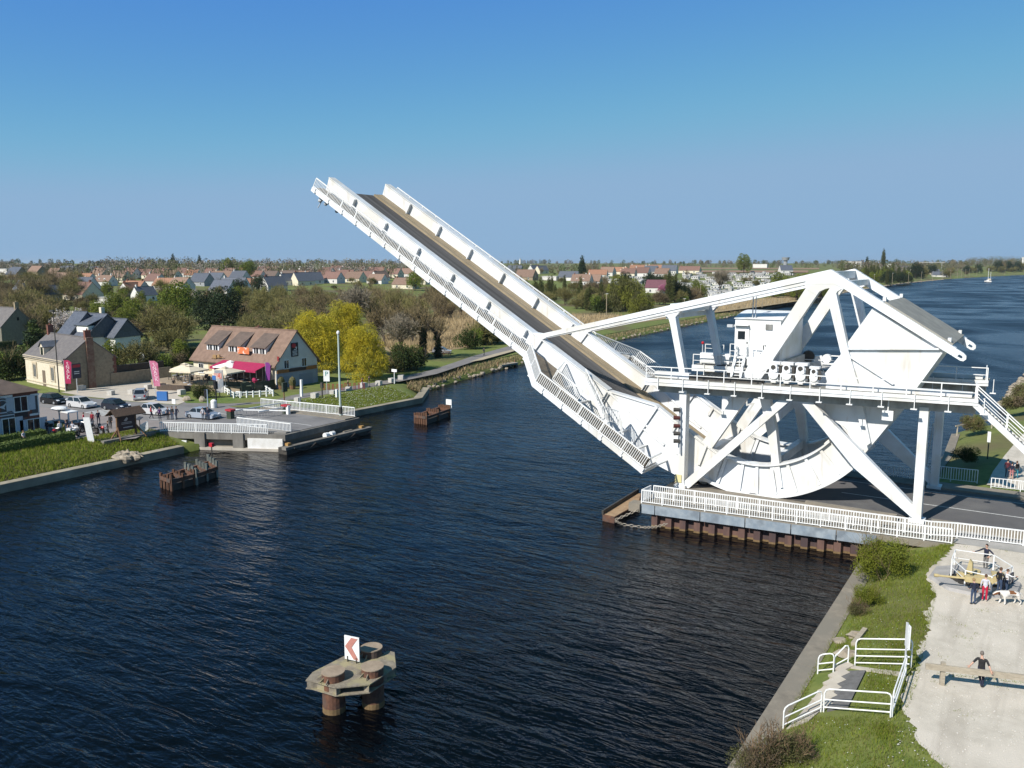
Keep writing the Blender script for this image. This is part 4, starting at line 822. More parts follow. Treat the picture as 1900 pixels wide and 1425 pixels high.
# ================================================================== FLOATING FENDER + CHAIN
P5 = [Pz(x, y, -1.45) for x, y in ((1118, 955), (1140, 960), (1186, 934), (1191, 915), (1184, 914))]
pt = thing('fender_pontoon', 'rusty triangular fender pontoon floating off the approach end', 'pontoon', P5[0])
mb = MB(); mb.prism([p + V((0, 0, -1.2)) for p in (P5[0], P5[1], P5[2], P5[3], P5[4])], (0, 0, 1.2)); mb.build('hull', [RUST], pt)
mb = MB(); mb.prism([p.lerp(Pz(1155, 940, -1.45), .06) for p in P5], (0, 0, .03)); mb.build('deck_plate', mat('rust_deck', (.36, .25, .15), (.26, .17, .10), s=1.2, rough=.9, bump=.1), pt)
mb = MB(); mb.beam(P5[0] + V((0, 0, .18)), P5[4] + V((0, 0, .18)), .16, .38); mb.build('rubbing_strip', DARK, pt)
def chain(label, pts, n):
    L_ = MB(); tot = len(pts) - 1
    for i in range(n):
        t = i / n * tot; j = int(t); p = V(pts[j]).lerp(V(pts[j + 1]), t - j); t2 = (i + 1.15) / n * tot; j2 = min(int(t2), tot - 1); q = V(pts[j2]).lerp(V(pts[j2 + 1]), min(1, t2 - j2)); d = (q - p); s = d.cross(UZ).normalized() if i % 2 else UZ
        w = .1; L_.tube([p + s * w * .4, p + d * .25 + s * w, p + d * .75 + s * w, q + s * w * .4], .035, 5); L_.tube([p - s * w * .4, p + d * .25 - s * w, p + d * .75 - s * w, q - s * w * .4], .035, 5)
    tag(L_.build('mooring_chain', mat('chain_metal', (.34, .30, .24), (.24, .20, .16), s=5, rough=.7)), label, 'chain')
chain('heavy chain sagging from the pontoon to the sheet piles', [Py(1141, 966, 62.6), Py(1155, 973, 63), Py(1195, 979, 63.3), Py(1215, 978, 63.4), Py(1238, 972, 63.4)], 24)
chain('chain running straight from the pontoon to the concrete end block', [Py(1141, 965, 62.6), Py(1184, 946, 63.4)], 9)
# ================================================================== DOLPHIN in the near water
dc = Pz(650, 1258, -.35)
dl = thing('mooring_dolphin', 'rusty three pile mooring dolphin with plate top and arrow board in the near water', 'dolphin', (dc.x, dc.y, -2))
zt_ = -.35
top = [Pz(x, y, zt_) for x, y in ((567, 1262), (580, 1247), (641, 1216), (668, 1211), (700, 1222), (719, 1207), (732, 1210), (735, 1238), (720, 1248), (686, 1270), (622, 1276), (578, 1263))]
RUSTTOP = mat('lichen_steel', (.27, .235, .18), (.17, .145, .11), s=3.5, rough=.95, bump=.5, bs=14, detail=9, c3=(.29, .255, .15), s3=1.6)
mb = MB(); mb.prism(top, (0, 0, -.06)); mb.prism([p + V((0, 0, -.42)) for p in top], (0, 0, -.05))
mb.build('top_plate', RUSTTOP, dl)
mb = MB()
for i in range(len(top)):
    a, b = top[i], top[(i + 1) % len(top)]; mb.beam(a.lerp(dc, .03) + V((0, 0, -.24)), a.lerp(dc, .3) + V((0, 0, -.24)), .06, .38)
    if i in (10, 11, 0): a2, b2 = a.lerp(dc, .12), b.lerp(dc, .12); mb.prism([a2 + V((0, 0, -.44)), b2 + V((0, 0, -.44)), b2 + V((0, 0, -.02)), a2 + V((0, 0, -.02))], (.04, .04, 0))
mb.build_parts('web_plate', RUSTTOP, dl)
for x, y, r in ((618, 1245, .56), (691, 1236, .55), (689, 1201, .56)):
    p = Pz(x, y, .05); mb = MB(); mb.cyl((p.x, p.y, -4), (p.x, p.y, .02), r, r, 20); pl_ = mb.build('pile', RUST, dl, False)
    mb = MB(); mb.cyl((p.x, p.y, .02), (p.x, p.y, .07), r + .02, r + .02, 20); mb.build('pile_cap', mat('pile_cap', (.33, .26, .19), (.245, .19, .135), s=2, rough=.95, bump=.3), pl_)
    mb = MB(); mb.cyl((p.x, p.y, -2.2), (p.x, p.y, -1.72), r + .015, r + .015, 20); mb.build('tide_mark', ALGAE, pl_)
    mb = MB()
    for i in range(3): a = -2.3 + i * .5; mb.prism([(p.x + r * math.cos(a), p.y + r * math.sin(a), -.1), (p.x + (r + .3) * math.cos(a), p.y + (r + .3) * math.sin(a), -.3), (p.x + r * math.cos(a), p.y + r * math.sin(a), -.3)], (.03, .03, 0))
    mb.build('gusset', RUSTTOP, pl_)
bl, br, tl, tr = (640, 1223), (666, 1230), (639, 1190), (666, 1197)
c0 = Pz(640, 1226, zt_); w_ = Pz(667, 1232, zt_) - c0; w_.z = 0; hh = 1.28
sb = mb = MB(); nrm = V((w_.y, -w_.x, 0)).normalized(); mb.prism([c0 + V((0, 0, .12)), c0 + w_ + V((0, 0, .12)), c0 + w_ + V((0, 0, .12 + hh)), c0 + V((0, 0, .12 + hh))], nrm * -.05)
ab = thing('arrow_board', 'white board with faded red left pointing chevron on the dolphin', 'sign', c0); mb.build('board', WHITE2, ab)
f2 = lambda u, v: c0 + w_ * u + V((0, 0, .12 + hh * v)) + nrm * .008
mb = MB(); mb.prism([f2(.05, .55), f2(.48, .95), f2(.92, .95), f2(.50, .55), f2(.95, .05), f2(.62, .05)], nrm * .012); mb.build('chevron', mat('faded_red', (.46, .20, .16), (.40, .17, .14), s=5), ab)
mb = MB(); mb.box(c0 + w_ * .2, .06, .06, .3); mb.box(c0 + w_ * .8, .06, .06, .3); mb.build('bracket', DARK, ab)
# ================================================================== FENDER PILINGS mid water
def piling(label, corners, rows, green=False, board=None, hs=(1.1, 1.1), th=.1):
    q = [Pz(x, y, -1.0) for x, y in corners]                      # near-left, far-left, far-right, near-right deck corners
    r = thing('fender_piling', label, 'piling', q[0])
    mb = MB()
    for a, b in ((0, 1), (1, 2), (2, 3), (3, 0)): mb.beam(q[a], q[b], .3, .35)
    mb.beam(q[0].lerp(q[3], .5), q[1].lerp(q[2], .5), .3, .3); mb.build('waling', RUST, r)
    mb = MB(); mb.prism([p.lerp((q[0] + q[2]) / 2, .05) + V((0, 0, -1.3)) for p in q], (0, 0, .95)); mb.build('timber_core', DARK, r)
    n = rows
    for i in range(n):
        for j in (0, .5, 1):
            p = q[0].lerp(q[3], j).lerp(q[1].lerp(q[2], j), i / (n - 1)); hh = hs[0] + (hs[1] - hs[0]) * i / (n - 1) + rnd.uniform(-.08, .08)
            mb = MB(); mb.box((p.x - .09, p.y, -4), .07, .2, 3 + hh - .1, .1); mb.box((p.x + .09, p.y, -4), .07, .2, 3 + hh - .1, .1); mb.box((p.x, p.y, -4), .16, .06, 2.95 + hh - .1, .1); mb.build('pile', (mat('grey_green_pile', (.25, .27, .24), (.17, .175, .15), s=3, rough=.9, bump=.3) if green else mat('rust_timber_pile', (.19, .10, .06), (.115, .062, .042), s=2, rough=.9, bump=.3)), r)
    return r
r1_ = piling('rusty fender piling in the water below the cafe bank, nearer half with low deck', ((299, 886), (318, 893), (360, 882), (345, 872)), 4, False, None, (.55, .7))
r1b = piling('grey green topped fender piling joined to the rusty one below the cafe bank', ((345, 873), (364, 882), (402, 868), (387, 858)), 4, True, None, (.9, .9))
r2_ = piling('rusty timber fender piling with white board, mid canal near the far bank', ((770, 772), (791, 775), (834, 760), (815, 757)), 6, False, None, (.65, .8))
p = Pz(833, 758, -1); mb = MB(); mb.box(p + V((0, 0, .55)), 1.0, .08, .8, 0); bb = thing('notice_board', 'small white board on the mid canal fender piling', 'sign', p); mb.build('board', WHITE2, bb); mb = MB(); mb.box(p + V((-.4, .1, 0)), .1, .1, 1.2); mb.box(p + V((.4, .1, 0)), .1, .1, 1.2); mb.build('leg', WHITE2, bb)
p = Pz(394, 856, -1); t = thing('marker_lamp', 'small red marker on the end of the grey green piling', 'lamp', p); mb = MB(); mb.tube([p, p + V((0, 0, 1.7))], .06, 6); mb.build('pole', DARK, t); mb = MB(); mb.box(p + V((0, 0, 1.6)), .5, .3, .4); mb.build('lamp', REDP, t)
# ================================================================== LEFT ABUTMENT
ab = thing('far_abutment', 'stained concrete bridge abutment on the far bank with dark front face', 'abutment', (-80, 72, -2))
A1p, B1p, C1p, D1p = (-74.5, 67.6), (-89.5, 60.4), (-89.5, 82.5), (-74.7, 80.6)
mb = MB(); mb.prism([(x, y, -.75) for x, y in (A1p, B1p, C1p, D1p)], (0, 0, .73)); mb.build('deck_slab', CONCD, ab)
mb = MB(); mb.prism([(x, y, -4) for x, y in ((-75.0, 68.3), (-86, 63.0), (-86, 82), (-75.0, 80.3))], (0, 0, 3.2)); mb.build('wall', CONC, ab)
dAB = (V((*B1p, 0)) - V((*A1p, 0))).normalized(); nAB = V((dAB.y, -dAB.x, 0)); nAB = nAB if nAB.y < 0 else -nAB
a3 = V((*A1p, 0))
mb = MB(); p = a3 + dAB * .3; mb.prism([p + nAB * .12 + V((0, 0, -1.75)), p + dAB * 4.3 + nAB * .12 + V((0, 0, -1.75)), p + dAB * 4.3 + nAB * .12 + V((0, 0, -.5)), p + nAB * .12 + V((0, 0, -.5))], -nAB * .5); mb.build('white_pier_face', mat('whitewash', (.74, .73, .70), (.62, .60, .55), s=1.2, rough=.9, bump=.1), ab)
mb = MB(); p = a3 + dAB * -.2; mb.prism([p + nAB * .3 + V((0, 0, -4)), p + dAB * 13.5 + nAB * .3 + V((0, 0, -4)), p + dAB * 13.5 + nAB * .3 + V((0, 0, -1.7)), p + nAB * .3 + V((0, 0, -1.7))], -nAB * .8); mb.build('plinth', PALECONC, ab)
for s in (5.1, 9.9): p = a3 + dAB * s; mb = MB(); mb.prism([p + nAB * .2 + V((0, 0, -1.7)), p + dAB * 1.3 + nAB * .2 + V((0, 0, -1.7)), p + dAB * 1.3 + nAB * .2 + V((0, 0, .06)), p + nAB * .2 + V((0, 0, .06))], -nAB * .5); mb.build('pilaster', CONCD, ab)
mb = MB(); p = a3 + dAB * 12.2 + nAB * .1; mb.beam(p + V((0, 0, -1.2)), p + dAB * .6 + V((0, 0, -1.2)), .2, .5); mb.build('junction_box', WHITE2, ab)
fd = thing('abutment_fender', 'dark timber fender with white drums and hanging rope along the abutment front', 'fender', (-73.5, 73, -2))
mb = MB(); mb.bx(-74.4, -73.0, 66.4, 80.8, -3, -1.25); mb.build('walkway', DARK, fd); mb = MB(); mb.bx(-73.6, -72.9, 66.2, 81, -1.45, -1.1); mb.build('coping', CONCD, fd)
for y in (73.2, 74.2): MB().cyl((-73.7, y, -1.0), (-73.7, y + .6, -1.0), .35, .35, 10).build('drum', WHITE2, fd)
MB().cyl((-73.6, 76.4, -1.1), (-73.6, 77.9, -1.1), .16, .16, 8).build('roller', CONC, fd); MB().box((-73.6, 67.2, -1.1), .5, .5, .3).build('bollard', mat('rusty_yellow', (.40, .25, .08), (.3, .16, .06), s=5), fd); MB().box((-73.6, 79.7, -1.1), .5, .5, .3).build('bollard', mat('rusty_yellow', (.4, .25, .08)), fd)
pts = []
for k in range(4):
    y0 = 67.4 + 3.4 * k
    pts += [(-72.8, y0 + 3.4 * i / 6, -1.35 - .55 * math.sin(PI * i / 6)) for i in range(6)]
MB().tube(pts, .09, 6).build('rope', flat('tarred_rope', .05, .045, .04, .9), fd)
R_ = lambda pts, lab, **k: tag(rail_mb(pts, **k).build('railing', WHITE2), lab, 'railing')
R_([a3 + dAB * 2.2 + nAB * -.15, a3 + dAB * 15.6 + nAB * -.15], 'white railing along the sunlit side of the far abutment', h=1.15, step=.22, r=.07, post=2.2, top=.07)
R_([(-90.3, 60.5, 0), (-88.9, 58.6, 0)], 'short end railing panel at the cafe end of the far abutment', h=1.15, step=.22, r=.05)
R_([(-75.0, 69.0, 0), (-83.8, 68.4, 0)], 'white inner railing beside the carriageway on the far abutment', h=1.05, step=.22, r=.06, post=2.2, top=.07)
R_([(-75.2, 80.2, .15), (-91.5, 78.9, .1)], 'white railing on the grass side of the far abutment', h=1.2, step=.24, r=.06, post=2.2, top=.07)
mb = MB(); mb.bx(-91, -75, 78.2, 80.3, -.3, .16); struct('pavement', mb, CONC); mb = MB(); mb.prism([(-75, 68.2, -.01), (-88, 61.4, -.01), (-90, 66.8, -.01), (-75, 69.2, -.01)], (0, 0, .16)); struct('pavement', mb, mat('grey_pavement', (.27, .255, .235), (.2, .19, .175), s=.6, rough=.95))
# roads on the far bank
mb = MB(); mb.add([(x, y, .03) for x, y in ((-75, 69.2), (-90, 66.6), (-98, 64.0), (-125, 62.5), (-175, 60), (-175, 68), (-140, 68.6), (-131, 69.6), (-116, 71.5), (-103, 74), (-92, 78.3), (-75, 78.2))], [tuple(range(12))]); struct('road', mb, mat('road_left', (.19, .185, .185), (.145, .14, .14), s=.3, rough=.95, bump=.1, bs=20, c3=(.22, .21, .205), s3=.12))
mb = MB(); mb.add([(x, y, .018) for x, y in ((-89.5, 60), (-87.5, 57), (-88.7, 54.5), (-92.5, 52.2), (-99.3, 52.6), (-99.5, 53), (-118, 54), (-175, 53), (-175, 61), (-125, 63), (-98, 64.3), (-90, 67))], [tuple(range(12))]); struct('forecourt', mb, mat('pink_asphalt', (.27, .235, .22), (.215, .19, .18), s=.4, rough=.95, bump=.1, bs=20, c3=(.24, .215, .205), s3=.15))
sheet_px('gravel_forecourt', [(113, 728), (200, 715), (300, 704), (345, 700), (330, 735), (352, 742), (330, 751), (250, 745), (160, 736)], .022, mat('light_forecourt', (.50, .45, .38), (.42, .38, .32), s=.6, rough=.95, bump=.1, bs=15, c3=(.46, .40, .33), s3=.2))
sheet_px('path', [(330, 752), (352, 742), (420, 744), (500, 742), (545, 733), (640, 719), (700, 709), (800, 687), (880, 660), (960, 638), (1040, 612), (1160, 585), (1300, 556), (1302, 557.5), (1165, 588), (1048, 617), (985, 638), (900, 664), (810, 694), (700, 716.5), (640, 726), (540, 743), (480, 751), (415, 757)], .02, mat('path_asphalt', (.21, .195, .185), (.165, .155, .15), s=.4, rough=.95, bump=.1, bs=20))
sheet_px('towpath', [(870, 672), (905, 660), (965, 645), (1100, 612), (1200, 590), (1202, 592), (1105, 615), (965, 648.5), (895, 668)], .035, mat('sand_path', (.42, .36, .26), (.36, .30, .21), s=.6, rough=.95))
GRASSL = mat('lawn', (.075, .125, .018), (.125, .165, .035), s=.6, rough=.95, bump=.5, bs=5, detail=9, c3=(.155, .16, .05), s3=.12)
sheet_px('verge', [(338, 742), (420, 738), (505, 741), (540, 735), (500, 745), (425, 749), (345, 748)], .03, GRASSL)
sheet_px('verge', [(425, 754), (485, 749), (545, 741), (485, 758), (440, 757)], .03, GRASSL)
mb = MB()
for i in range(6): x = -108.6 + i * .95; mb.prism([(x, 63.4, .036), (x + .5, 63.4, .036), (x + .5, 68.6, .036), (x, 68.6, .036)], (0, 0, .004))
mb.prism([(-97, 65.1, .036), (-88, 67.2, .036), (-88, 67.35, .036), (-97, 65.25, .036)], (0, 0, .004)); mb.prism([(-96, 72.6, .036), (-76, 73.2, .036), (-76, 73.35, .036), (-96, 72.75, .036)], (0, 0, .004)); struct('road_marking', mb, PAINTW)
# barrier gate
for i, (px_, l, L2, sgn) in enumerate((((428, 777), 'barrier gate with red topped cabinet nearest the silver saloon', 9.0, 1), ((531, 768), 'barrier gate with red topped cabinet by the far abutment railing', 4.5, -1))):
    p = Pz(*px_); t = thing('barrier_gate', l, 'barrier', p); mb = MB(); mb.box(p, .8, .6, 1.05); mb.build('cabinet', GREEND, t); mb = MB(); mb.box(p + V((0, 0, 1.05)), 1.1, .8, .22); mb.build('lid', mat('dull_red', (.36, .03, .04)), t)
    d = (Pz(520, 755, .9) - Pz(434, 770, .9)).normalized() * sgn; q = p + V((0, 0, .95)); mb = MB(); mb.beam(q, q + d * L2, .12, .14); mb.build('barrier_arm', WHITE2, t)
    mb = MB()
    for k in range(int(L2 / .5)): mb.beam(q + d * (.5 + k * .5), q + d * (.5 + k * .5) + V((0, 0, -.75)), .03, .03)
    mb.build('skirt', flat('thin_grey', .35, .35, .35), t)
t = thing('barrier_gate', 'long low white barrier arm across the road on the far approach', 'barrier', Pz(432, 760)); mb = MB(); a, b = Pz(432, 760, .9), Pz(535, 762, .9); mb.beam(a, b, .12, .14); mb.build('barrier_arm', WHITE2, t); mb = MB(); mb.box(Pz(535, 769), .4, .4, 1.2); mb.build('cabinet', WHITE2, t)
# lamps, signs
def pole(label, px_, h, r=.06, m=ALUG, name='street_lamp', cat='lamp post'):
    p = Pz(*px_); t = thing(name, label, cat, p); MB().cyl(p, p + V((0, 0, h)), r * 1.4, r, 8).build('pole', m, t); return t, p
t, p = pole('tall pale green lamp post on the corner of the far abutment', (632, 773), 10.9, .11, mat('pale_green_pole', (.42, .50, .46)))
MB().sph(p + V((0, 0, 11.05)), .22, .22, .28).build('lamp_head', WHITE2, t); MB().box(p + V((0, 0, .4)), .35, .35, .9).build('control_box', DARK, t)
t, p = pole('white parking sign with letter P on the path verge', (607, 730), 2.3, .04, ALUG, 'parking_sign', 'sign'); MB().box(p + V((0, -.02, 1.9)), .95, .06, 1.7, .5).build('panel', WHITE2, t)
e = V((math.cos(.5), math.sin(.5), 0)); text_mb('P', 1.0, p + V((0, 0, 3.05)) + V((e.y, -e.x, 0)) * .08, e, UZ).build('letter', flat('sign_green', .03, .22, .22), t)
t, p = pole('road sign post with dark board near the path', (528, 757), 3.6, .07, WOODB, 'direction_sign', 'sign'); MB().box(p + V((.15, 0, 2.3)), .3, .8, 1.3).build('board', GREEND, t)
t, p = pole('traffic light on a pale pole beside the silver saloon', (387, 778), 3.9, .06, mat('pale_blue_pole', (.35, .43, .50)), 'traffic_light', 'traffic light'); MB().box(p + V((-.25, 0, 2.9)), .4, .3, 1.0).build('signal_head', BLACKP, t)
t, p = pole('black traffic light pole with litter bin in front of the terrace', (402, 756), 4.2, .08, BLACKP, 'traffic_light', 'traffic light'); MB().box(p + V((0, 0, 2.6)), .45, .4, 1.1).build('signal_head', BLACKP, t); MB().box(p + V((-.1, -.1, 3.9)), .7, .05, .6).build('blue_plate', BLUEP, t)
p = Pz(397, 757); t = thing('litter_bin', 'white litter bin at the foot of the black traffic light', 'bin', p); mb = MB(); mb.cyl(p, p + V((0, 0, 1.0)), .38, .42, 12); mb.build('bin_body', WHITE2, t); mb = MB(); mb.cyl(p + V((0, 0, 1.0)), p + V((0, 0, 1.2)), .42, .2, 12); mb.build('lid', WHITE2, t)
t, p = pole('small white sign on a pole above the group by the abutment railing', (325, 779), 2.6, .04, ALUG, 'road_sign', 'sign'); MB().box(p + V((0, -.05, 2.1)), .7, .05, .6).build('panel', WHITE2, t)
t, p = pole('small dark lectern sign left of the abutment railing', (260, 797), 1.3, .05, DARK, 'lectern_sign', 'sign'); mb = MB(); mb.prism([p + V((-.4, -.3, 1.2)), p + V((.4, -.3, 1.2)), p + V((.4, .25, 1.5)), p + V((-.4, .25, 1.5))], (0, 0, .06)); mb.build('panel', flat('dark_panel', .03, .035, .045), t)
t, p = pole('t shaped white sign beside the waterside path', (732, 712), 2.2, .06, WHITE2, 'path_sign', 'sign'); MB().box(p + V((0, 0, 2.0)), 1.1, .1, .45).build('panel', WHITE2, t)
t, p = pole('tall thin pole by the lane behind the stone house', (110, 728), 12.6, .07, DARK, 'street_lamp', 'lamp post'); MB().box(p + V((-.3, 0, 12.5)), 1.1, .4, .3).build('lamp_head', DARK, t)
t, p = pole('slim pale post in the lawn by the path', (467 + 90, 752), 2.4, .04, ALUG, 'thin_post', 'post')
for i, (x, y, h, l) in enumerate(((560, 736, 2.6, 'tallest white post at the path edge'), (625, 737, 1.2, 'short white post at the path edge below the parking sign'), (598, 738, 2.3, 'grey post with dark box between the white posts'))):
    p = Pz(x, y); mb = MB(); mb.box(p, .3 if i < 2 else .14, .3 if i < 2 else .14, h); 
    if i == 2: mb.box(p + V((0, 0, 1.5)), .45, .3, .8)
    tag(mb.build('marker_post', WHITE2 if i < 2 else DARK), l, 'post')
bl = [(552, 745), (584, 738), (617, 731), (647, 724.5), (675, 719), (703, 714.5), (727, 709.5), (744, 704), (245, 731), (206, 733), (275, 722), (308, 722), (337, 732), (152, 724), (250, 708)]
bp = None
ordw = ['nearest', 'second', 'third', 'fourth', 'fifth', 'sixth', 'seventh', 'farthest']
lab2 = ['stone block beside the parked silver car rear', 'stone block alone on the pale forecourt', 'stone block at the foot of the banner flag', 'stone block near the terrace planter wall', 'stone block below the dark terrace planter', 'stone block under the stone house gable', 'stone block by the garden wall']
for i, (x, y) in enumerate(bl):
    p = Pz(x, y)
    if bp is None:
        mb = MB(); mb.box((0, 0, 0), .75, .75, .5); mb.prism([(-.37, -.37, .5), (.37, -.37, .5), (.37, .37, .5), (-.37, .37, .5)], (0, 0, .12)); bp = mb.build('stone_block', STONEBLK); o = bp
    else: o = dup(bp, (0, 0, 0))
    move_to(o, p, rnd.uniform(-.3, .5), rnd.uniform(.9, 1.25)); tag(o, ('%s of the stone blocks lining the waterside path' % ordw[i]) if i < 8 else lab2[i - 8], 'stone block', 'stone blocks along path and forecourt')
for i, (x, y, s) in enumerate(((347, 744, .8), (376, 745, .7))): p = Pz(x, y); mb = MB(); mb.sph(p + V((0, 0, .25)), s, s * .6, .5, 8, 6, jit=.4); tag(mb.build('boulder', ROCK), ('grey boulder on the verge by the crossing', 'pale boulder on the verge by the dark planter')[i], 'rock')
for i in range(9): 
    p = Pz(222 + rnd.uniform(0, 32), 851 + rnd.uniform(-9, 0), -1.1); mb = MB(); mb.sph(p, rnd.uniform(.5, 1.2), rnd.uniform(.4, .8), rnd.uniform(.3, .6), 8, 6, jit=.6); tag(mb.build('rubble_rock', ROCK), 'pale rubble rock heaped on the quay below the notice shelter', 'rock', 'rubble rocks on the quay')
# ================================================================== CARS
def car(kind, colr, L=4.1, W=1.72, H=1.45):
    r = thing('parked_car', '', 'car'); body = mat('car_' + colr[0], colr[1], rough=.28, metal=.25, spec=.6)
    hl = L / 2; b = .62 * H; hatch = kind != 'sedan'
    lo = [(-hl, .3), (-hl + .03, .62), (-hl + .08, b - .02), (-hl + .5, b + .02), (hl - 1.25, b), (hl - .35, b - .17), (hl - .05, .55), (hl, .3), (hl - .15, .2), (-hl + .15, .2)]
    mb = MB(); n = len(lo); rings = []
    for y, ins in ((-W / 2, .10), (-W / 2 + .09, 0), (W / 2 - .09, 0), (W / 2, .10)): rings.append([(x * (1 - ins * .25), y, z if z < .4 else z - ins * .35) for x, z in lo])
    for k in range(3):
        mb.add(rings[k] + rings[k + 1], [(i, (i + 1) % n, n + (i + 1) % n, n + i) for i in range(n)])
    mb.add(rings[0], [tuple(range(n))]); mb.add(rings[3], [tuple(range(n))[::-1]])
    if kind == 'sedan': cab = [(-hl + .55, b), (-hl + 1.15, H - .03), (hl - 2.05, H), (hl - 1.1, b)]
    elif kind == 'wagon': cab = [(-hl + .1, b), (-hl + .42, H), (hl - 1.95, H), (hl - 1.15, b)]
    else: cab = [(-hl + .12, b), (-hl + .5, H), (hl - 1.9, H), (hl - 1.0, b)]
    wb, wt = W / 2 - .06, W / 2 - .24
    c = [(x, s * (wb if z == b else wt), z) for s in (-1, 1) for x, z in cab]
    mb.add(c, [(0, 1, 2, 3), (4, 7, 6, 5), (1, 5, 6, 2), (0, 4, 5, 1), (3, 2, 6, 7)])
    mb.build('body', body, r)
    def pan(name, q, m=GLASS, off=.015):
        q = [V(p) for p in q]; nn = (q[1] - q[0]).cross(q[2] - q[0]).normalized(); cc = sum(q, V()) / len(q); nn = nn if nn.dot(cc - V((0, 0, b))) > 0 else -nn
        return MB().prism([cc + (p - cc) * .9 for p in q], nn * off).build(name, m, r)
    c = [V(p) for p in c]
    pan('windscreen', [c[3], c[2], c[6], c[7]]); pan('rear_window', [c[0], c[1], c[5], c[4]])
    for o in (0, 4):
        m0 = c[o].lerp(c[o + 3], .5); m1 = c[o + 1].lerp(c[o + 2], .45)
        pan('side_window', [c[o], c[o + 1], m1, m0]); pan('side_window', [m0, m1, c[o + 2], c[o + 3]])
    for x in (-hl + .78, hl - .82):
        for s in (-1, 1):
            w = MB().cyl((x, s * (W / 2 - .2), .31), (x, s * (W / 2 + .015), .31), .31, .31, 14).build('tyre', TYRE, r); MB().cyl((x, s * (W / 2), .31), (x, s * (W / 2 + .03), .31), .2, .17, 10).build('rim', CHROME, w)
    for s in (-1, 1):
        MB().prism([(hl - .04, s * .45, .62), (hl - .04, s * .78, .62), (hl - .32, s * .84, .74), (hl - .26, s * .5, .72)], (.02, 0, .05)).build('headlight', flat('headlight_glass', .7, .72, .75, .15), r)
        MB().bx(-hl - .01, -hl + .06, s * .68 - .1, s * .68 + .1, .58, .86).build('tail_light', flat('tail_red', .3, .01, .01, .3), r); MB().box((hl - 1.45, s * (W / 2 + .1), b - .02), .12, .2, .14).build('wing_mirror', body, r)
    MB().bx(hl - .02, hl + .02, -.26, .26, .36, .47).build('number_plate', WHITE2, r); MB().bx(-hl - .02, -hl + .02, -.26, .26, .42, .53).build('number_plate', WHITE2, r)
    return r
BLK = ('black', (.012, .012, .014)); WH = ('white_silver', (.62, .62, .62)); SIL = ('silver', (.36, .37, .39)); SILB = ('silver_blue', (.38, .43, .50)); DGR = ('dark_blue', (.018, .022, .035))
hd = math.atan2(67.0 - 65.1, -95 + 119)
for kind, cl, px_, rz, L, H, lb in (('hatch', BLK, (101, 749), hd, 4.0, 1.5, 'black hatchback behind the brick cafe corner, last in the queue'), ('wagon', WH, (152, 756), hd, 4.4, 1.5, 'white estate car third from the front of the queue at the barrier'), ('hatch', DGR, (216, 760), hd + .05, 4.0, 1.5, 'dark hatchback half behind the notice shelter roof'), ('hatch', WH, (289, 769), hd + .1, 3.9, 1.48, 'small white hatchback second in the queue at the barrier'), ('sedan', SILB, (377, 776), hd + .12, 4.5, 1.42, 'silver blue saloon first in the queue at the barrier'), ('wagon', SIL, (262, 740), 2.45, 4.4, 1.62, 'silver off roader parked on the pale forecourt')):
    c = car(kind, cl, L, 1.75, H); move_to(c, Pz(*px_), rz); tag(c, lb, 'car')
c = car('hatch', SIL, 4.2, 1.75, 1.5); move_to(c, Pz(820, 656), .5); tag(c, 'pale car on the grass among the picnic benches beyond the willows', 'car')
# ================================================================== MOTORBIKES
def bike(cl, fair):
    r = thing('motorbike', '', 'motorbike'); m = mat('bike_' + cl[0], cl[1], rough=.35)
    for x in (-.7, .72):
        w = MB(); n = 14; rr = .31
        w.cyl((x, -.06, rr), (x, .06, rr), rr, rr, n); wo = w.build('wheel', TYRE, r); MB().cyl((x, -.07, rr), (x, .07, rr), .17, .17, 8).build('rim', CHROME, wo)
    mb = MB(); mb.sph((.12, 0, .78), .34, .17, .17, 10, 7); mb.build('tank', m, r); mb = MB(); mb.sph((-.4, 0, .76), .46, .15, .09, 10, 6); mb.sph((-.75, 0, .84), .15, .1, .1, 8, 5); mb.build('seat', BLACKP, r)
    mb = MB(); mb.bx(-.25, .35, -.16, .16, .3, .62); mb.tube([(-.7, .12, .31), (.1, .12, .4)], .05); mb.tube([(-.9, -.16, .4), (.2, -.16, .3)], .05); mb.build('engine', DARK, r)
    mb = MB(); mb.tube([(.72, .1, .31), (.46, .1, .95)], .035); mb.tube([(.72, -.1, .31), (.46, -.1, .95)], .035); mb.tube([(.42, -.36, 1.02), (.46, 0, .96), (.42, .36, 1.02)], .025); mb.build('fork', CHROME, r)
    if fair: mb = MB(); mb.prism([(.62, -.2, .75), (.62, .2, .75), (.42, .18, 1.22), (.42, -.18, 1.22)], (.08, 0, 0)); mb.build('windshield', m, r); mb = MB(); mb.box((-.62, 0, .84), .36, .44, .3); mb.build('top_box', m, r)
    MB().sph((.6, 0, .9), .12, .1, .1, 8, 6).build('headlight', CHROME, r); return r
bk = [bike(('red', (.45, .02, .02)), False), bike(('white', (.7, .7, .7)), True), bike(('black', (.02, .02, .022)), True)]; used = [0, 0, 0]
for i, (x, y, k, a, lb) in enumerate(((92, 797, 1, 1.2, 'white fairing motorbike nearest the cafe wall'), (101, 813, 0, 2.2, 'red motorbike in front of the near hedge'), (117, 799, 2, .7, 'black motorbike with top box by the yellow bag'), (137, 812, 1, 2.0, 'white scooter like motorbike at the hedge end'), (152, 801, 2, 1.9, 'dark motorbike behind the white totem'), (163, 801, 0, 1.7, 'red motorbike among riders in red jackets'), (178, 806, 2, .3, 'dark motorbike right of the white totem'), (189, 806, 0, .2, 'red motorbike nearest the notice shelter'))):
    o = bk[k] if not used[k] else dup(bk[k], (0, 0, 0)); used[k] = 1; move_to(o, Pz(x, y), a, 1.1); tag(o, lb, 'motorbike', 'motorbikes in front of the cafe')
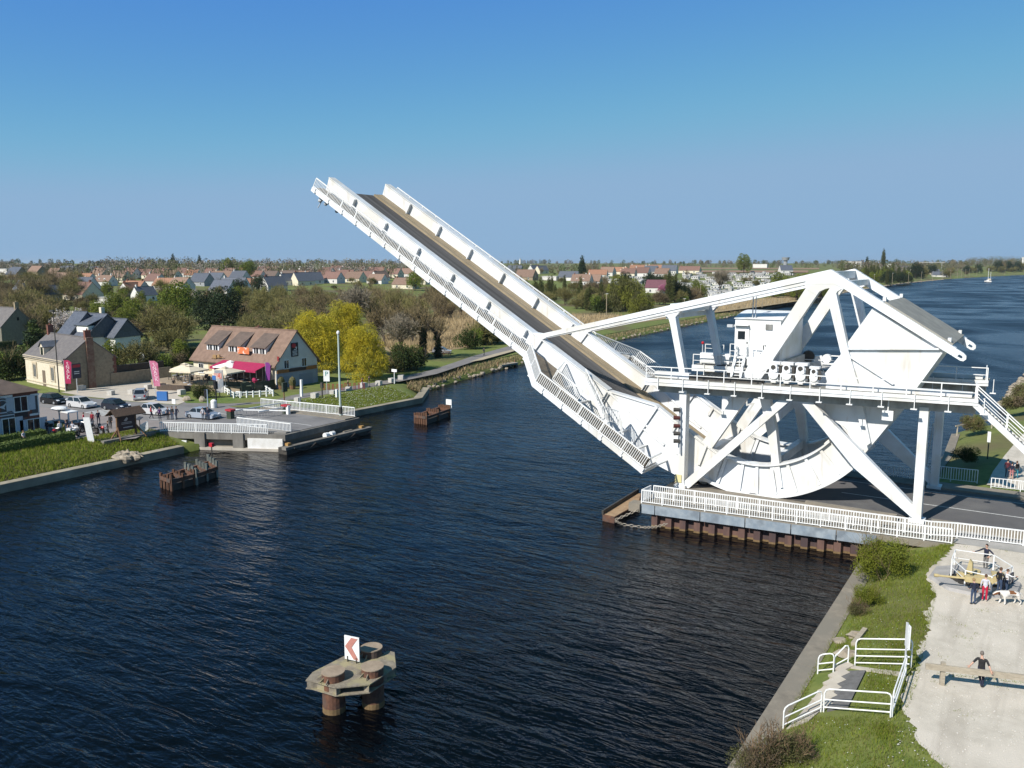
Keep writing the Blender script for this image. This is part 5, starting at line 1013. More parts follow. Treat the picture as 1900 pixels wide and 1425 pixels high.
# ================================================================== LEFT BANK PEOPLE
base_pose = {'elR': (-.27, -.02, 1.15), 'wrR': (-.2, -.2, 1.0)}
pr0 = person('x', (0, 0, 0), 0, 1.74, None, CHAR, NAVY, HDK, fingers=False); pr1 = person('x', (0, 0, 0), 0, 1.66, base_pose, CHAR, NAVY, HBR, 'half', None, True, fingers=False)
pr2 = person('x', (0, 0, 0), 0, 1.76, {'knL': (.12, -.16, .52), 'anL': (.11, -.16, .09), 'toL': (.12, -.32, .045), 'anR': (-.1, .24, .11), 'toR': (-.11, .1, .045), 'wrL': (.26, .16, .92), 'elL': (.24, .1, 1.14), 'wrR': (-.26, -.22, .95)}, CHAR, NAVY, HDK, fingers=False)
protos = [pr0, pr1, pr2]; pu = [0, 0, 0]
def folk(k, px_, rz, shirt, legs, lb, s=1., z=0., grp=None):
    o = dup(protos[k], (0, 0, 0)) if pu[k] else protos[k]
    if not pu[k]:
        pu[k] = 1; protos[k] = o
        # keep a clean template for later copies
    p = Pz(px_[0], px_[1], z); move_to(o, p, rz, s)
    for ch in o.children:
        if ch.name.startswith('body'):
            for i, m in ((1, shirt), (2, legs)): ch.material_slots[i].link = 'OBJECT'; ch.material_slots[i].material = m
    tag(o, lb, 'person', grp)
for a in ((2, (183, 787), 1.2, NAVY, NAVY, 'walker in dark coat crossing behind the motorbikes'), (0, (206, 795), .4, CHAR, BLACKP, 'rider in black with pale shirt left of the notice shelter'), (1, (201, 807), 2.6, CHAR, CHAR, 'person in black seen from behind at the foot of the notice shelter'), (0, (172, 790), .5, DRED, NAVY, 'rider in red top standing among the motorbikes'), (1, (156, 790), 2.4, REDT, NAVY, 'rider in bright red jacket beside a dark motorbike'), (0, (112, 808), 1.5, WHT, NAVY, 'rider in white shirt in front of the hedge end'), (1, (136, 808), .6, LGREY, NAVY, 'rider in grey at the white motorbike by the hedge'), (0, (88, 806), .3, CHAR, NAVY, 'person in black near the cafe shutters'), (1, (124, 805), .2, NAVY, JEAN, 'person in navy between the parked motorbikes'),
          (2, (281, 777), 2.4, REDT, NAVY, 'person in red top standing by the small white hatchback'), (0, (297, 780), 1.1, PURP, NAVY, 'person in purple leaning at the abutment railing'), (1, (312, 779), .6, NAVY, BLACKP, 'person in navy, leftmost under the small white sign'), (0, (320, 779), .3, CHAR, JEAN, 'person in black with fair hair under the small white sign'), (2, (328, 779), .2, NAVY, NAVY, 'person in navy coat, rightmost under the small white sign'), (1, (377, 780), .7, LGREY, NAVY, 'person in pale top in front of the silver saloon'), (0, (386, 780), .4, NAVY, JEAN, 'person in navy in front of the silver saloon bonnet'),
          (2, (646, 724.5), 2.2, MARO, KHAKI, 'walker in maroon coat on the path near the stone blocks'), (1, (672, 720), 2.0, DRED, LGREY, 'walker in red jacket, left of two by the willow shade'), (0, (685, 717), 2.3, NAVY, KHAKI, 'walker in navy with pale cap by the willow shade'), (2, (898, 660), 2.7, NAVY, BLACKP, 'lone walker in dark clothes where the path forks'), (0, (323, 722), 1.0, BLACKP, BLACKP, 'man in black standing beside the terrace planter'),
          (1, (45, 826), 1.9, LGREY, NAVY, 'person sitting low between the two clipped hedges')): folk(*a)
# bar guests on the terrace
for i, (x, y, s, lb) in enumerate(((457, 700, PURP, 'guest in purple under the red awning'), (470, 703, WHT, 'waiter in white under the red awning'), (481, 702, NAVY, 'guest in navy under the red awning edge'), (437, 704, CHAR, 'guest in black at the red and white parasol table'), (385, 706, NAVY, 'guest in navy under the front cream parasol'))): folk(i % 2, (x, y), .3 + i, s, NAVY, lb, 1, .9)
# ================================================================== BUILDINGS
def win(parent, face, u, z, w, h, L, W, frame=WHITE2, glass=GLASS, shutters=None, mull=1):
    """window on a local face F (y=0) B (y=W) L (x=0) R (x=L): frame part, pane sub-part"""
    def q(a, b, o): return {'F': (a, -o, b), 'B': (a, W + o, b), 'L': (-o, a, b), 'R': (L + o, a, b)}[face]
    def slab(mb, a0, a1, b0, b1, o0, o1):
        p = [q(a0, b0, o0), q(a1, b0, o0), q(a1, b1, o0), q(a0, b1, o0)]; r = [q(a0, b0, o1), q(a1, b0, o1), q(a1, b1, o1), q(a0, b1, o1)]
        mb.add(p + r, [(0, 1, 2, 3), (4, 7, 6, 5), (0, 4, 5, 1), (1, 5, 6, 2), (2, 6, 7, 3), (3, 7, 4, 0)])
    mb = MB(); t = .09
    slab(mb, u - w / 2, u - w / 2 + t, z, z + h, 0, .07); slab(mb, u + w / 2 - t, u + w / 2, z, z + h, 0, .07); slab(mb, u - w / 2 + t, u + w / 2 - t, z + h - t, z + h, 0, .068); slab(mb, u - w / 2 - .08, u + w / 2 + .08, z - .1, z + .03, 0, .14)
    for i in range(mull): c = u - w / 2 + w * (i + 1) / (mull + 1); slab(mb, c - .03, c + .03, z, z + h - t, 0, .062)
    f = mb.build('window', frame, parent); g = MB(); slab(g, u - w / 2 + t, u + w / 2 - t, z + .03, z + h - t, .005, .03); g.build('pane', glass, f)
    if shutters:
        for s in (-1, 1): g = MB(); slab(g, u + s * (w / 2 + w * .27) - w * .25, u + s * (w / 2 + w * .27) + w * .25, z, z + h, .01, .06); g.build('shutter', shutters, f)
    return f
def gable(name, label, L, W, he, hr, wm, rm, cat='house', chim=(), z0=-.6, over=.35, hip=0., group=None, base=None, ends=True):
    r = thing(name, label, cat, (0, 0, 0), group); mb = MB(); s = [(0, z0), (W, z0), (W, he), (W / 2, hr), (0, he)]
    if hip: mb.bx(0, L, 0, W, z0, he)
    else: mb.prism([(0, y, z) for y, z in s], (L, 0, 0))
    mb.build('wall', wm, r)
    k = (hr - he) / (W / 2); oz = he - over * k; t = .16; mb = MB()
    if hip:
        h_ = W / 2 * hip; e0, e1 = -over, L + over
        v = [(e0, -over, he), (e1, -over, he), (e1, W + over, he), (e0, W + over, he), (h_, W / 2, hr), (L - h_, W / 2, hr)]
        mb.add(v, [(0, 1, 5, 4), (1, 2, 5), (2, 3, 4, 5), (3, 0, 4), (3, 2, 1, 0)])
    else:
        for y0, y1 in ((-over, W / 2), (W + over, W / 2)): mb.prism([(-over * .6, y0, oz), (-over * .6, y1, hr), (-over * .6, y1, hr + t), (-over * .6, y0, oz + t)], (L + over * 1.2, 0, 0))
        mb.beam((-over * .6, W / 2, hr + t), (L + over * .6, W / 2, hr + t), .3, .14)
    ro = mb.build('roof', rm, r)
    for c in chim:
        x, y, h = c[:3]; zb = he + (hr - he) * (1 - abs(y - W / 2) / (W / 2)) - .5; mb = MB(); mb.box((x, y, zb), .6, .9, h + .5); mb.box((x, y, zb + h + .5), .72, 1.02, .12); mb.cyl((x, y, zb + h + .6), (x, y, zb + h + .9), .14, .12, 8); mb.build('chimney', c[3] if len(c) > 3 else BRICK, ro)
    if base: mb = MB(); mb.bx(-.04, L + .04, -.04, W + .04, z0, base[0]); mb.build('plinth', base[1], r)
    return r
# --- restaurant -----------------------------------------------------------------
L, W, HE, HR = 20.2, 9.1, 4.05, 8.95
rs_ = gable('restaurant', 'long cream bar restaurant with brown tiled roof, three dormers and magenta awning', L, W, HE, HR, CREAM, TILEB, 'restaurant', [(10.3, 5.6, 1.3)], -1.2, .6)
mb = MB(); mb.prism([(L + .02, 0, .0), (L + .02, W, 0), (L + .02, W, HE), (L + .02, W / 2, HR - .05), (L + .02, 0, HE)], (.04, 0, 0)); mb.build('gable_face', WREND, rs_)
mb = MB(); mb.bx(L - .1, L + .12, -.02, W + .02, -1.2, 2.35); mb.build('basement_wall', mat('blue_grey_render', (.30, .33, .38), (.25, .28, .33), s=1), rs_)
for y, w in ((1.9, 1.6), (6.4, 3.0)): MB().bx(L + .12, L + .16, y - w / 2, y + w / 2, -.5, 1.8).build('garage_door', mat('garage_grey', (.22, .25, .30)), rs_)
for y in (2.2, 6.1): win(rs_, 'R', y, 3.05, 1.15, 1.4, L + .06, W, WHITE2, GLASS, None)
mb = MB(); mb.bx(L + .13, L + .2, .1, W - .2, 2.4, 3.0); sgn = mb.build('fascia_board', mat('orange_brown_board', (.36, .15, .045), (.28, .115, .035), s=4), rs_); mb = MB(); mb.bx(L + .2, L + .22, 2.6, 6.4, 2.45, 2.95); mb.build('fascia_lettering', flat('black_board', .03, .025, .03), sgn)
mb = MB(); mb.bx(L + .06, L + .14, 3.3, 4.85, 4.85, 7.1); sgn = mb.build('gable_sign', flat('black_sign', .02, .018, .025), rs_)
mb = MB(); mb.sph((L + .16, 3.9, 6.65), .03, .5, .38); mb.build('red_emblem', REDP, sgn)
mb = MB(); mb.bx(L + .14, L + .165, 3.9, 4.5, 5.95, 6.05); mb.bx(L + .14, L + .165, 4.35, 4.5, 6.0, 6.35); mb.bx(L + .14, L + .165, 4.0, 4.6, 6.3, 6.4)
for z in (5.7, 5.5, 5.25, 5.05): mb.bx(L + .14, L + .16, 3.55, 4.6, z, z + .09)
mb.build('sign_text', WHITE2, sgn)
mb = MB(); mb.bx(L + .1, L + .5, .25, .35, 4.35, 5.2); mb.build('light_box', mat('red_black_box', (.30, .03, .03), (.05, .02, .02), s=3), rs_)
for u in (2.0, 5.9): win(rs_, 'F', u, 1.4, 1.3, 1.6, L, W, WHITE2, GLASS, None)
mb = MB(); mb.bx(3.9, 4.7, -.05, .02, .9, 3.1); mb.build('door', mat('tan_door', (.42, .31, .17)), rs_)
mb = MB(); mb.bx(8.2, 18.8, -.06, .01, .9, 3.3); gl = mb.build('glazed_front', flat('dark_front', .05, .05, .055, .2), rs_)
mb = MB()
for i in range(8): x = 8.2 + 1.5 * i; mb.bx(x - .05, x + .05, -.1, -.06, .9, 3.3)
mb.build_parts('mullion', WHITE2, gl)
mb = MB(); mb.prism([(8.0, -.1, 3.95), (18.9, -.1, 3.95), (18.9, -3.0, 3.1), (8.0, -3.0, 3.1)], (0, 0, .05)); mb.bx(8.0, 18.9, -3.06, -3.0, 2.8, 3.12); aw = mb.build('awning', MAGENTA, rs_)
mb = MB(); mb.bx(15.6, 16.6, -3.08, -3.065, 2.9, 3.05); mb.build('awning_label', WHITE2, aw)
for u in (4.0, 9.5, 15.4):                                   # shed dormers
    d = MB(); zf, zt2 = 5.25, 6.35; yf = 1.0; d.prism([(u - 1.55, yf, zf - .5), (u - 1.55, yf, zt2), (u - 1.55, 4.1, 8.35), (u - 1.55, 4.1, 7.8)], (3.1, 0, 0)); dm = d.build('dormer', WHITE, rs_)
    d = MB(); d.prism([(u - 1.8, yf - .3, zt2 - .12), (u + 1.8, yf - .3, zt2 - .12), (u + 1.8, 4.25, 8.5), (u - 1.8, 4.25, 8.5)], (0, 0, .14)); d.build('dormer_roof', TILED, dm)
    d = MB()
    for s in (-.72, .72): d.bx(u + s - .48, u + s + .48, yf - .03, yf + .01, 5.32, 6.18)
    d.build_parts('dormer_window', GLASS, dm)
    d = MB()
    for s in (-.72, 0, .72): d.bx(u + s - .05, u + s + .05, yf - .06, yf - .03, 5.3, 6.2)
    d.build('dormer_frame', WHITE2, dm)
mb = MB(); mb.bx(10.9, 13.7, .35, .42, 5.15, 6.25); mb.build('roof_banner', mat('orange_banner', (.55, .16, .06), (.72, .68, .62), s=1.6, lo=.52, hi=.6), rs_)
mb = MB(); mb.beam((5.0, -.25, 4.1), (8.2, -.3, 4.4), .08, .08); mb.box((6.0, -.3, 4.1), .8, .2, .6); mb.box((7, -.3, 4.3), .6, .2, .5); mb.build('lamp_ornament', mat('ochre_metal', (.42, .25, .10), (.2, .14, .08), s=5), rs_)
move_to(rs_, (-123.7, 92.3, 0), .012)
# terrace in front
tr = thing('bar_terrace', 'raised bar terrace with dark green glazed screens in front of the restaurant', 'terrace', (-112, 88, 0))
mb = MB(); mb.prism([(-124.5, 84.5, 0), (-116, 82.6, 0), (-108, 86.0, 0), (-103.3, 87.6, 0), (-103.3, 92.2, 0), (-124.5, 92.2, 0)], (0, 0, .9)); mb.build('terrace_floor', mat('terrace_deck', (.34, .27, .19), (.26, .20, .14), s=2, rough=.9), tr)
mb = MB(); mb.beam((-110.8, 85.2, .45), (-103.3, 88.0, .45), .12, 2.3); mb.beam((-103.25, 88.0, .45), (-103.25, 92, .45), .12, 2.3); mb.build('screen', mat('green_screen', (.022, .034, .024), (.04, .055, .04), s=2, rough=.4), tr)
mb = MB(); mb.beam((-110.8, 85.1, .75), (-103.2, 87.9, .75), .06, .08); mb.build('screen_rail', mat('brass_rail', (.4, .33, .2)), tr)
mb = MB(); mb.beam((-118.5, 81.8, .4), (-111, 84.8, .4), .9, .9); mb.beam((-118.5, 81.8, .4), (-121, 87, .4), .9, .9); mb.build('planter_wall', mat('planter_timber', (.10, .07, .05), (.065, .05, .04), s=4, stretch=(1, 1, .3)), tr)
def umbrella(m, w):
    r = thing('parasol', '', 'parasol'); mb = MB(); a = w / 2; mb.add([(-a, -a, 2.35), (a, -a, 2.35), (a, a, 2.35), (-a, a, 2.35), (-.35, -.35, 2.95), (.35, -.35, 2.95), (.35, .35, 2.95), (-.35, .35, 2.95)], [(0, 1, 5, 4), (1, 2, 6, 5), (2, 3, 7, 6), (3, 0, 4, 7), (4, 5, 6, 7)])
    for i in range(4):
        c = [(-a, -a), (a, -a), (a, a), (-a, a)]; p, q = c[i], c[(i + 1) % 4]; mb.add([(*p, 2.35), (*q, 2.35), (*q, 2.15), (*p, 2.15)], [(0, 1, 2, 3)])
    mb.build('canopy', m, r); mb = MB(); mb.add([(-.5, -.5, 3.02), (.5, -.5, 3.02), (.5, .5, 3.02), (-.5, .5, 3.02), (0, 0, 3.25)], [(0, 1, 4), (1, 2, 4), (2, 3, 4), (3, 0, 4)]); mb.build('vent_cap', m, r)
    mb = MB(); mb.cyl((0, 0, 0), (0, 0, 3.1), .05, .05, 8); mb.cyl((0, 0, 0), (0, 0, .1), .4, .4, 10); mb.build('pole', ALUG, r); return r
for x, y, m, w, lb in ((351, 687, CANVAS, 4.2, 'cream square parasol on the left of the bar terrace'), (428, 679, mat('white_canvas', (.78, .78, .78)), 4.0, 'pure white parasol just below the magenta awning'), (417, 690, CANVAS, 4.2, 'cream parasol in the middle front of the bar terrace'), (343, 684, CANVAS, 3.2, 'cream parasol half hidden behind the left one')):
    o = umbrella(m, w); p = Pz(x, y, 3.2); move_to(o, (p.x, p.y, .9), .2); tag(o, lb, 'parasol', 'parasols on the bar terrace')
tb = thing('bistro_table', '', 'table'); MB().cyl((0, 0, .72), (0, 0, .76), .42, .42, 10).build('table_top', mat('table_grey', (.3, .3, .31)), tb); MB().cyl((0, 0, 0), (0, 0, .72), .05, .05, 6).build('table_leg', DARK, tb)
chp = thing('bistro_chair', '', 'chair'); MB().bx(-.22, .22, -.22, .22, .43, .47).build('seat', DARK, chp); MB().bx(-.22, .22, .2, .24, .47, .9).build('backrest', DARK, chp)
for sx in (-.2, .2):
    for sy in (-.2, .2): MB().bx(sx - .02, sx + .02, sy - .02, sy + .02, 0, .43).build('leg', DARK, chp)
k = 0
for i, (x, y) in enumerate(((-121, 86.5), (-118.6, 86), (-116, 85.5), (-119.5, 89), (-116.5, 88.6), (-113.5, 88), (-111.5, 86.8), (-109.5, 88.6), (-107, 88.8), (-105.2, 90), (-112, 90.2), (-122.5, 89))):
    o = tb if i == 0 else dup(tb, (0, 0, 0)); move_to(o, (x, y, .9)); tag(o, 'small round grey bistro table on the bar terrace', 'table', 'bistro tables on the terrace')
    for a in (0, 2.1, 4.2):
        o = chp if k == 0 else dup(chp, (0, 0, 0)); k += 1; move_to(o, (x + .72 * math.cos(a + i), y + .72 * math.sin(a + i), .9), a + i - PI / 2); tag(o, 'dark bistro chair at a terrace table', 'chair', 'bistro chairs on the terrace')
p = Pz(447, 701, .9); t = thing('small_parasol', 'small red and white parasol table shade on the terrace', 'parasol', p); mb = MB(); mb.sph(p + V((0, 0, 1.5)), .8, .8, .45, 12, 6); mb.build('canopy', mat('red_white_cloth', (.55, .03, .04), (.75, .74, .72), s=1.8, lo=.48, hi=.52), t); MB().cyl(p, p + V((0, 0, 1.6)), .03, .03, 6).build('pole', ALUG, t)
def banner(label, px_, h, w, m, txt=None, lean=.0, rz=.5):
    p = Pz(*px_); t = thing('banner_flag', label, 'flag', p); MB().cyl(p, p + V((-lean * h, 0, h)), .04, .03, 6).build('pole', ALUG, t); e = V((math.cos(rz), math.sin(rz), 0)); s = V((-lean, 0, 1))
    c = p + s * (h * .26) + e * .05; top = p + s * h + e * .05
    mb = MB(); mb.prism([c, c + e * w * .72, top + e * w - UZ * .35, top + e * w * .6, top], V((e.y, -e.x, 0)) * .02); f = mb.build('cloth', m, t)
    if txt:
        mb = MB(); nn = V((e.y, -e.x, 0)) * .045
        for i, ch in enumerate(txt): text_mb(ch, h * .155, c.lerp(top, .84 - i * .145) + e * w * .46 + nn, e, s.normalized(), mb=mb)
        mb.build('lettering', mat('pale_pink_print', (.75, .55, .6)), f)
banner('magenta banner flag lettered SNACK by the stone house gable', (122, 727), 5.0, 1.25, MAGENTA, 'SNACK', .0)
banner('faded magenta banner flag lettered SNACK on the pale forecourt', (289, 733), 5.2, 1.3, mat('faded_magenta', (.42, .07, .16), (.5, .2, .28), s=2), 'SNACK', .22)
banner('purple banner flag hanging at the terrace screen', (494, 722), 4.3, .8, mat('purple_cloth', (.22, .04, .24), (.17, .03, .2), s=3))
# artillery piece + white fence
gp_ = Pz(458, 733); gt = thing('field_gun', 'dark green field gun with big wheels inside the white fence', 'gun', gp_)
for s in (-.75, .75):
    w = MB(); c = gp_ + V((s * .5, s * .85, .62)); w.cyl(c + V((-.04, -.09, 0)), c + V((.04, .09, 0)), .62, .62, 16); wo = w.build('wheel', TYRE, gt); MB().cyl(c + V((-.05, -.11, 0)), c + V((.05, .11, 0)), .3, .3, 8).build('hub', GREEND, wo)
mb = MB(); mb.tube([gp_ + V((-1.2, .4, 1.2)), gp_ + V((2.3, -1.0, 1.75))], .11, 10); mb.cyl(gp_ + V((2.2, -.96, 1.73)), gp_ + V((2.5, -1.08, 1.78)), .16, .16, 10); mb.build('barrel', GREEND, gt)
mb = MB(); mb.prism([gp_ + V((.3, -1.2, .5)), gp_ + V((.75, .9, .5)), gp_ + V((.6, .9, 2.0)), gp_ + V((.15, -1.2, 2.0))], (.06, 0, 0)); mb.build('shield', GREEND, gt)
mb = MB(); mb.beam(gp_ + V((0, 0, .7)), gp_ + V((-2.8, .4, .15)), .2, .25); mb.beam(gp_ + V((0, .4, .7)), gp_ + V((-2.7, 1.4, .15)), .2, .25); mb.box(gp_ + V((-.2, 0, .5)), 1.0, 1.0, .9); mb.box(gp_ + V((-.5, .3, 1.3)), .8, .6, .7); mb.build('carriage', GREEND, gt)
p = gp_ + V((.6, 1.1, 2.2)); t = thing('flower_basket', 'magenta flower basket above the field gun', 'flowers', p); MB().sph(p, .4, .4, .35, 10, 6, jit=.5).build('flowers', MAGENTA, t)
fp_ = [Pz(x, y) for x, y in ((417, 738), (434, 739), (443, 735), (470, 733), (486, 728), (505, 736), (470, 738), (434, 740))]
fn = thing('picket_fence', 'low white rail fence round the field gun', 'fence', fp_[0]); mb = MB()
seq = [Pz(418, 729), Pz(434, 739), Pz(470, 737), Pz(507, 735), Pz(489, 724)]
for a, b in zip(seq, seq[1:]): mb.beam(a + V((0, 0, .8)), b + V((0, 0, .8)), .08, .2); mb.beam(a + V((0, 0, .42)), b + V((0, 0, .42)), .05, .1)
mb.build('rail', WHITE2, fn)
for a, b in zip(seq, seq[1:]):
    for i in range(3): mb = MB(); mb.box(a.lerp(b, i / 3), .18, .18, 1.0); mb.build('post', WHITE2, fn)
p = Pz(437, 738); t = thing('small_notice', 'little white notice at the fence corner by the field gun', 'sign', p + V((.4, 0, 0))); MB().box(p + V((.5, .2, .2)), .9, .08, .8, .4).build('board', WHITE2, t)
for i, (x, y, c, lb) in enumerate(((640, 713, REDP, 'red frame of a bike stand nearest the garage'), (582, 715, REDP, 'red bench frame beside the basement wall'))):
    p = Pz(x if i == 0 else 600, y + 8); mb = MB(); 
    for s in range(5): mb.tube([p + V((s * .7, s * .3, 0)), p + V((s * .7, s * .3, .9)), p + V((s * .7 + .3, s * .3, .9)), p + V((s * .7 + .3, s * .3, 0))], .05)
    tag(mb.build('bike_stand', mat('rack_red', (.25, .03, .03))), lb, 'bike stand')
for i, (x, y) in enumerate(((543, 722), (522, 722))): p = Pz(x, y); t = thing('potted_shrub', ('clipped round shrub in a tub right of the garage', 'clipped round shrub in a tub at the terrace corner')[i], 'shrub', p); MB().cyl(p, p + V((0, 0, .6)), .4, .5, 10).build('tub', WOODB, t); MB().sph(p + V((0, 0, 1.2)), .55, .55, .8, 10, 8, jit=.3).build('foliage', mat('shrub_leaf', (.10, .09, .03), (.06, .06, .02), s=8), t)
mb = MB(); a = Pz(408, 738); t = thing('menu_board', 'tall poster board with picture at the terrace steps', 'board', a); MB().box(a + V((0, 0, .8)), 1.3, .1, 3.4, .5).build('panel', mat('poster', (.35, .33, .32), (.15, .2, .26), s=1.2, c3=(.6, .56, .52), s3=.8), t); MB().box(a + V((-.1, -.1, 2.9)), 1.2, .08, .8, .5).build('red_panel', mat('poster_red', (.55, .08, .05), (.7, .65, .6), s=2), t); MB().box(a, .1, .1, .8).build('leg', DARK, t)
p = Pz(302, 744); t = thing('a_board', 'blue pavement board behind the silver off roader', 'board', p); MB().box(p + V((0, 0, .1)), 1.6, .4, 1.3, .4).build('panel', BLUEP, t); MB().box(p + V((-.3, -.1, 0)), 1.9, .1, .1, .4).build('foot', DARK, t)
p = Pz(265, 692, 0); t = thing('satellite_dish', 'white satellite dish on the garden wall', 'dish', p + V((0, 0, 2))); mb = MB(); mb.cyl(p + V((0, -.1, 3.0)), p + V((0, .1, 3.0)), .85, .6, 16); mb.build('dish', WHITE2, t); MB().cyl(p, p + V((0, .1, 2.9)), .06, .06, 6).build('pole', DARK, t)
# --- stone house ----------------------------------------------------------------
L, W = 15.5, 8.2
sh = gable('stone_house', 'cream stone house with slate roof and brick banded gable beside the pink flag', L, W, 4.7, 8.0, STONE, SLATEW, 'house', [(L - .4, W / 2, 1.2, BRICK), (.6, W / 2, 1.4, BRICK)], -.5, .3)
mb = MB(); mb.prism([(L + .01, -.02, -.5), (L + .01, W + .02, -.5), (L + .01, W + .02, 4.65), (L + .01, W / 2, 8.1), (L + .01, -.02, 4.65)], (.05, 0, 0)); gw = mb.build('gable_wall', STONED, sh)
mb = MB(); mb.bx(L + .06, L + .4, W / 2 - .55, W / 2 + .55, -.5, 8.2); mb.build('chimney_breast', mat('brick_and_stone', (.17, .085, .06), (.26, .19, .13), s=1.6, rough=.95, bump=.4, bs=9), gw)
mb = MB()
for i in range(9): z = .2 + i * .55; w = .35 + .2 * (i % 2); mb.bx(L + .06, L + .1, W - w, W + .03, z, z + .5); mb.bx(L + .06, L + .1, -.03, w * .8, z, z + .5)
mb.build('brick_quoin', BRICK, gw)
for u in (4.0, 11.2):
    f = win(sh, 'F', u, 1.2, 1.25, 2.2, L, W, STONE, flat('grey_pane', .10, .11, .12, .2), None); mb = MB(); mb.bx(u - .95, u + .95, -.14, 0, 3.45, 3.75); mb.bx(u - .9, u - .65, -.12, 0, 1.0, 3.4); mb.bx(u + .65, u + .9, -.12, 0, 1.0, 3.4); mb.build('surround', mat('stone_trim', (.56, .47, .34), (.48, .39, .27), s=3), f)
mb = MB(); mb.bx(7.0, 8.1, -.06, .01, -.1, 2.6); mb.build('door', mat('brown_door', (.16, .12, .09)), sh)
mb = MB(); mb.bx(-.15, L + .1, -.28, .0, 4.35, 4.75); mb.bx(-.1, L + .05, -.12, 0, 3.95, 4.1); mb.bx(-.1, L + .05, -.12, 0, .4, .55); mb.build('cornice', mat('pale_trim', (.55, .47, .35), (.47, .40, .29), s=2), sh)
mb = MB(); u = 6.6; mb.prism([(u - .75, .3, 4.7), (u + .75, .3, 4.7), (u + .75, .3, 6.4), (u, .3, 7.2), (u - .75, .3, 6.4)], (0, 2.0, 0)); dm = mb.build('dormer', STONE, sh); mb = MB(); mb.bx(u - .45, u + .45, .26, .3, 4.95, 6.35); mb.build('dormer_window', GLASS, dm)
mb = MB()
for s in (-1, 1): mb.prism([(u, .1, 7.25), (u + s * 1.0, .1, 6.3), (u + s * 1.0, 3.2, 6.3), (u, 3.2, 7.25)], (0, 0, .1))
mb.build('dormer_roof', SLATE, dm)
mb = MB(); mb.bx(L + .3, L + .36, 2.0, 3.5, 2.6, 5.0); pass
move_to(sh, (-145.4, 75.3, 0), -.139)
p = Pz(144, 729); t = thing('notice_post', 'navy notice board on a pale post in front of the stone gable', 'sign', p); MB().cyl(p, p + V((0, 0, 2.6)), .07, .07, 8).build('post', ALUG, t); MB().box(p + V((.1, 0, 2.3)), .12, 1.5, 2.3, .1).build('board', flat('navy_board', .025, .03, .05), t); mb = MB(); mb.box(p + V((.17, 0, 4.0)), .02, 1.3, .45, .1, 0); mb.box(p + V((.17, 0, 3.3)), .02, .9, .1, .1, 1); mb.box(p + V((.17, 0, 3.0)), .02, .9, .1, .1, 1); mb.build('board_print', [mat('dull_red', (.36, .03, .04)), WHITE2], t)
mb = MB(); mb.beam((-129.0, 80.2, 1.0), (-128.4, 91, 1.0), .35, 2.2); tag(mb.build('garden_wall', STONED), 'rubble stone garden wall between stone house and terrace', 'wall')
mb = MB(); mb.beam((-129.6, 80.2, 2.6), (-128.9, 90, 2.6), .5, 1.2); tag(mb.build('reed_screen', mat('dark_screen', (.05, .04, .03), (.03, .025, .02), s=3)), 'dark screen above the rubble stone garden wall', 'screen')
# --- slate house ----------------------------------------------------------------
X3, X2, X1 = -168., -171.2, -176.
sl_ = thing('slate_house', 'large house with stepped dark slate roofs and white dormer, behind the stone house', 'house', (-172, 108, 0))
def vol(Xr, ap, ef, eb, ln, nm, zb=-1.0):
    a = Px_(ap, Xr); f = Px_(ef, Xr); b = Px_(eb, Xr) if eb else V((Xr, 2 * a.y - f.y, f.z)); Xl = Py(ln[0], ln[1], a.y).x; mb = MB()
    mb.prism([(Xl, f.y + .5, zb), (Xl, b.y - .5, zb), (Xl, b.y - .5, b.z + .3), (Xl, a.y, a.z - .3), (Xl, f.y + .5, f.z + .3)], (Xr - Xl - .1, 0, 0)); w = mb.build('wall', WREND, sl_)
    mb = MB(); mb.prism([(Xr - .1, f.y + .2, f.z), (Xr - .1, b.y - .2, b.z), (Xr - .1, a.y, a.z - .1)], (.14, 0, 0)); mb.build('slate_gable', SLATE, sl_)
    mb = MB()
    for e in (f, b): mb.prism([(Xl - .2, e.y, e.z), (Xl - .2, a.y, a.z), (Xl - .2, a.y, a.z + .2), (Xl - .2, e.y, e.z + .2)], (Xr - Xl + .5, 0, 0))
    mb.beam((Xl - .2, a.y, a.z + .2), (Xr + .3, a.y, a.z + .2), .3, .14); ro = mb.build('roof', SLATE, sl_); return a, f, b, Xl, ro
def Px_(p, X):
    d = ray(*p); return CAM + d * (X / d.x)
a1 = vol(X1, (161, 580), (124, 627), None, (139, 580), 1); a2 = vol(X2, (198, 584), (156, 628), None, (163, 584.5), 2); a3_ = vol(X3, (235, 593), (210, 628), (265, 622), (208, 593), 3)
a, f, b, Xl, ro = a2
mb = MB(); q0, q1 = Py(139, 605, f.y + 1.2), Py(164, 615, f.y + 1.2); mb.bx(q0.x, q1.x, f.y + 1.2, a.y - .5, f.z + .4, q0.z + .2); dm = mb.build('dormer', WREND, sl_); mb = MB(); mb.prism([(q0.x - .3, f.y + .9, q0.z + .2), (q1.x + .3, f.y + .9, q0.z + .2), (q1.x + .3, a.y, a.z - .3), (q0.x - .3, a.y, a.z - .3)], (0, 0, .15)); mb.build('dormer_roof', SLATE, dm)
mb = MB(); mb.bx(q0.x + .3, q1.x - .3, f.y + 1.12, f.y + 1.2, f.z + .9, q0.z - .2); mb.build('dormer_window', flat('bright_blind', .75, .74, .7, .4), dm)
c = a2[0]; mb = MB(); mb.box((X2 - 3, c.y + .8, c.z - .5), .8, .8, 2.0); mb.build('chimney', CREAM, ro)
mb = MB(); g3 = Px_((235, 610), X3); mb.bx(X3 + .05, X3 + .12, g3.y - .7, g3.y + .9, g3.z - .6, g3.z + .5); mb.build('gable_window', flat('grey_pane', .10, .11, .12, .2), sl_)
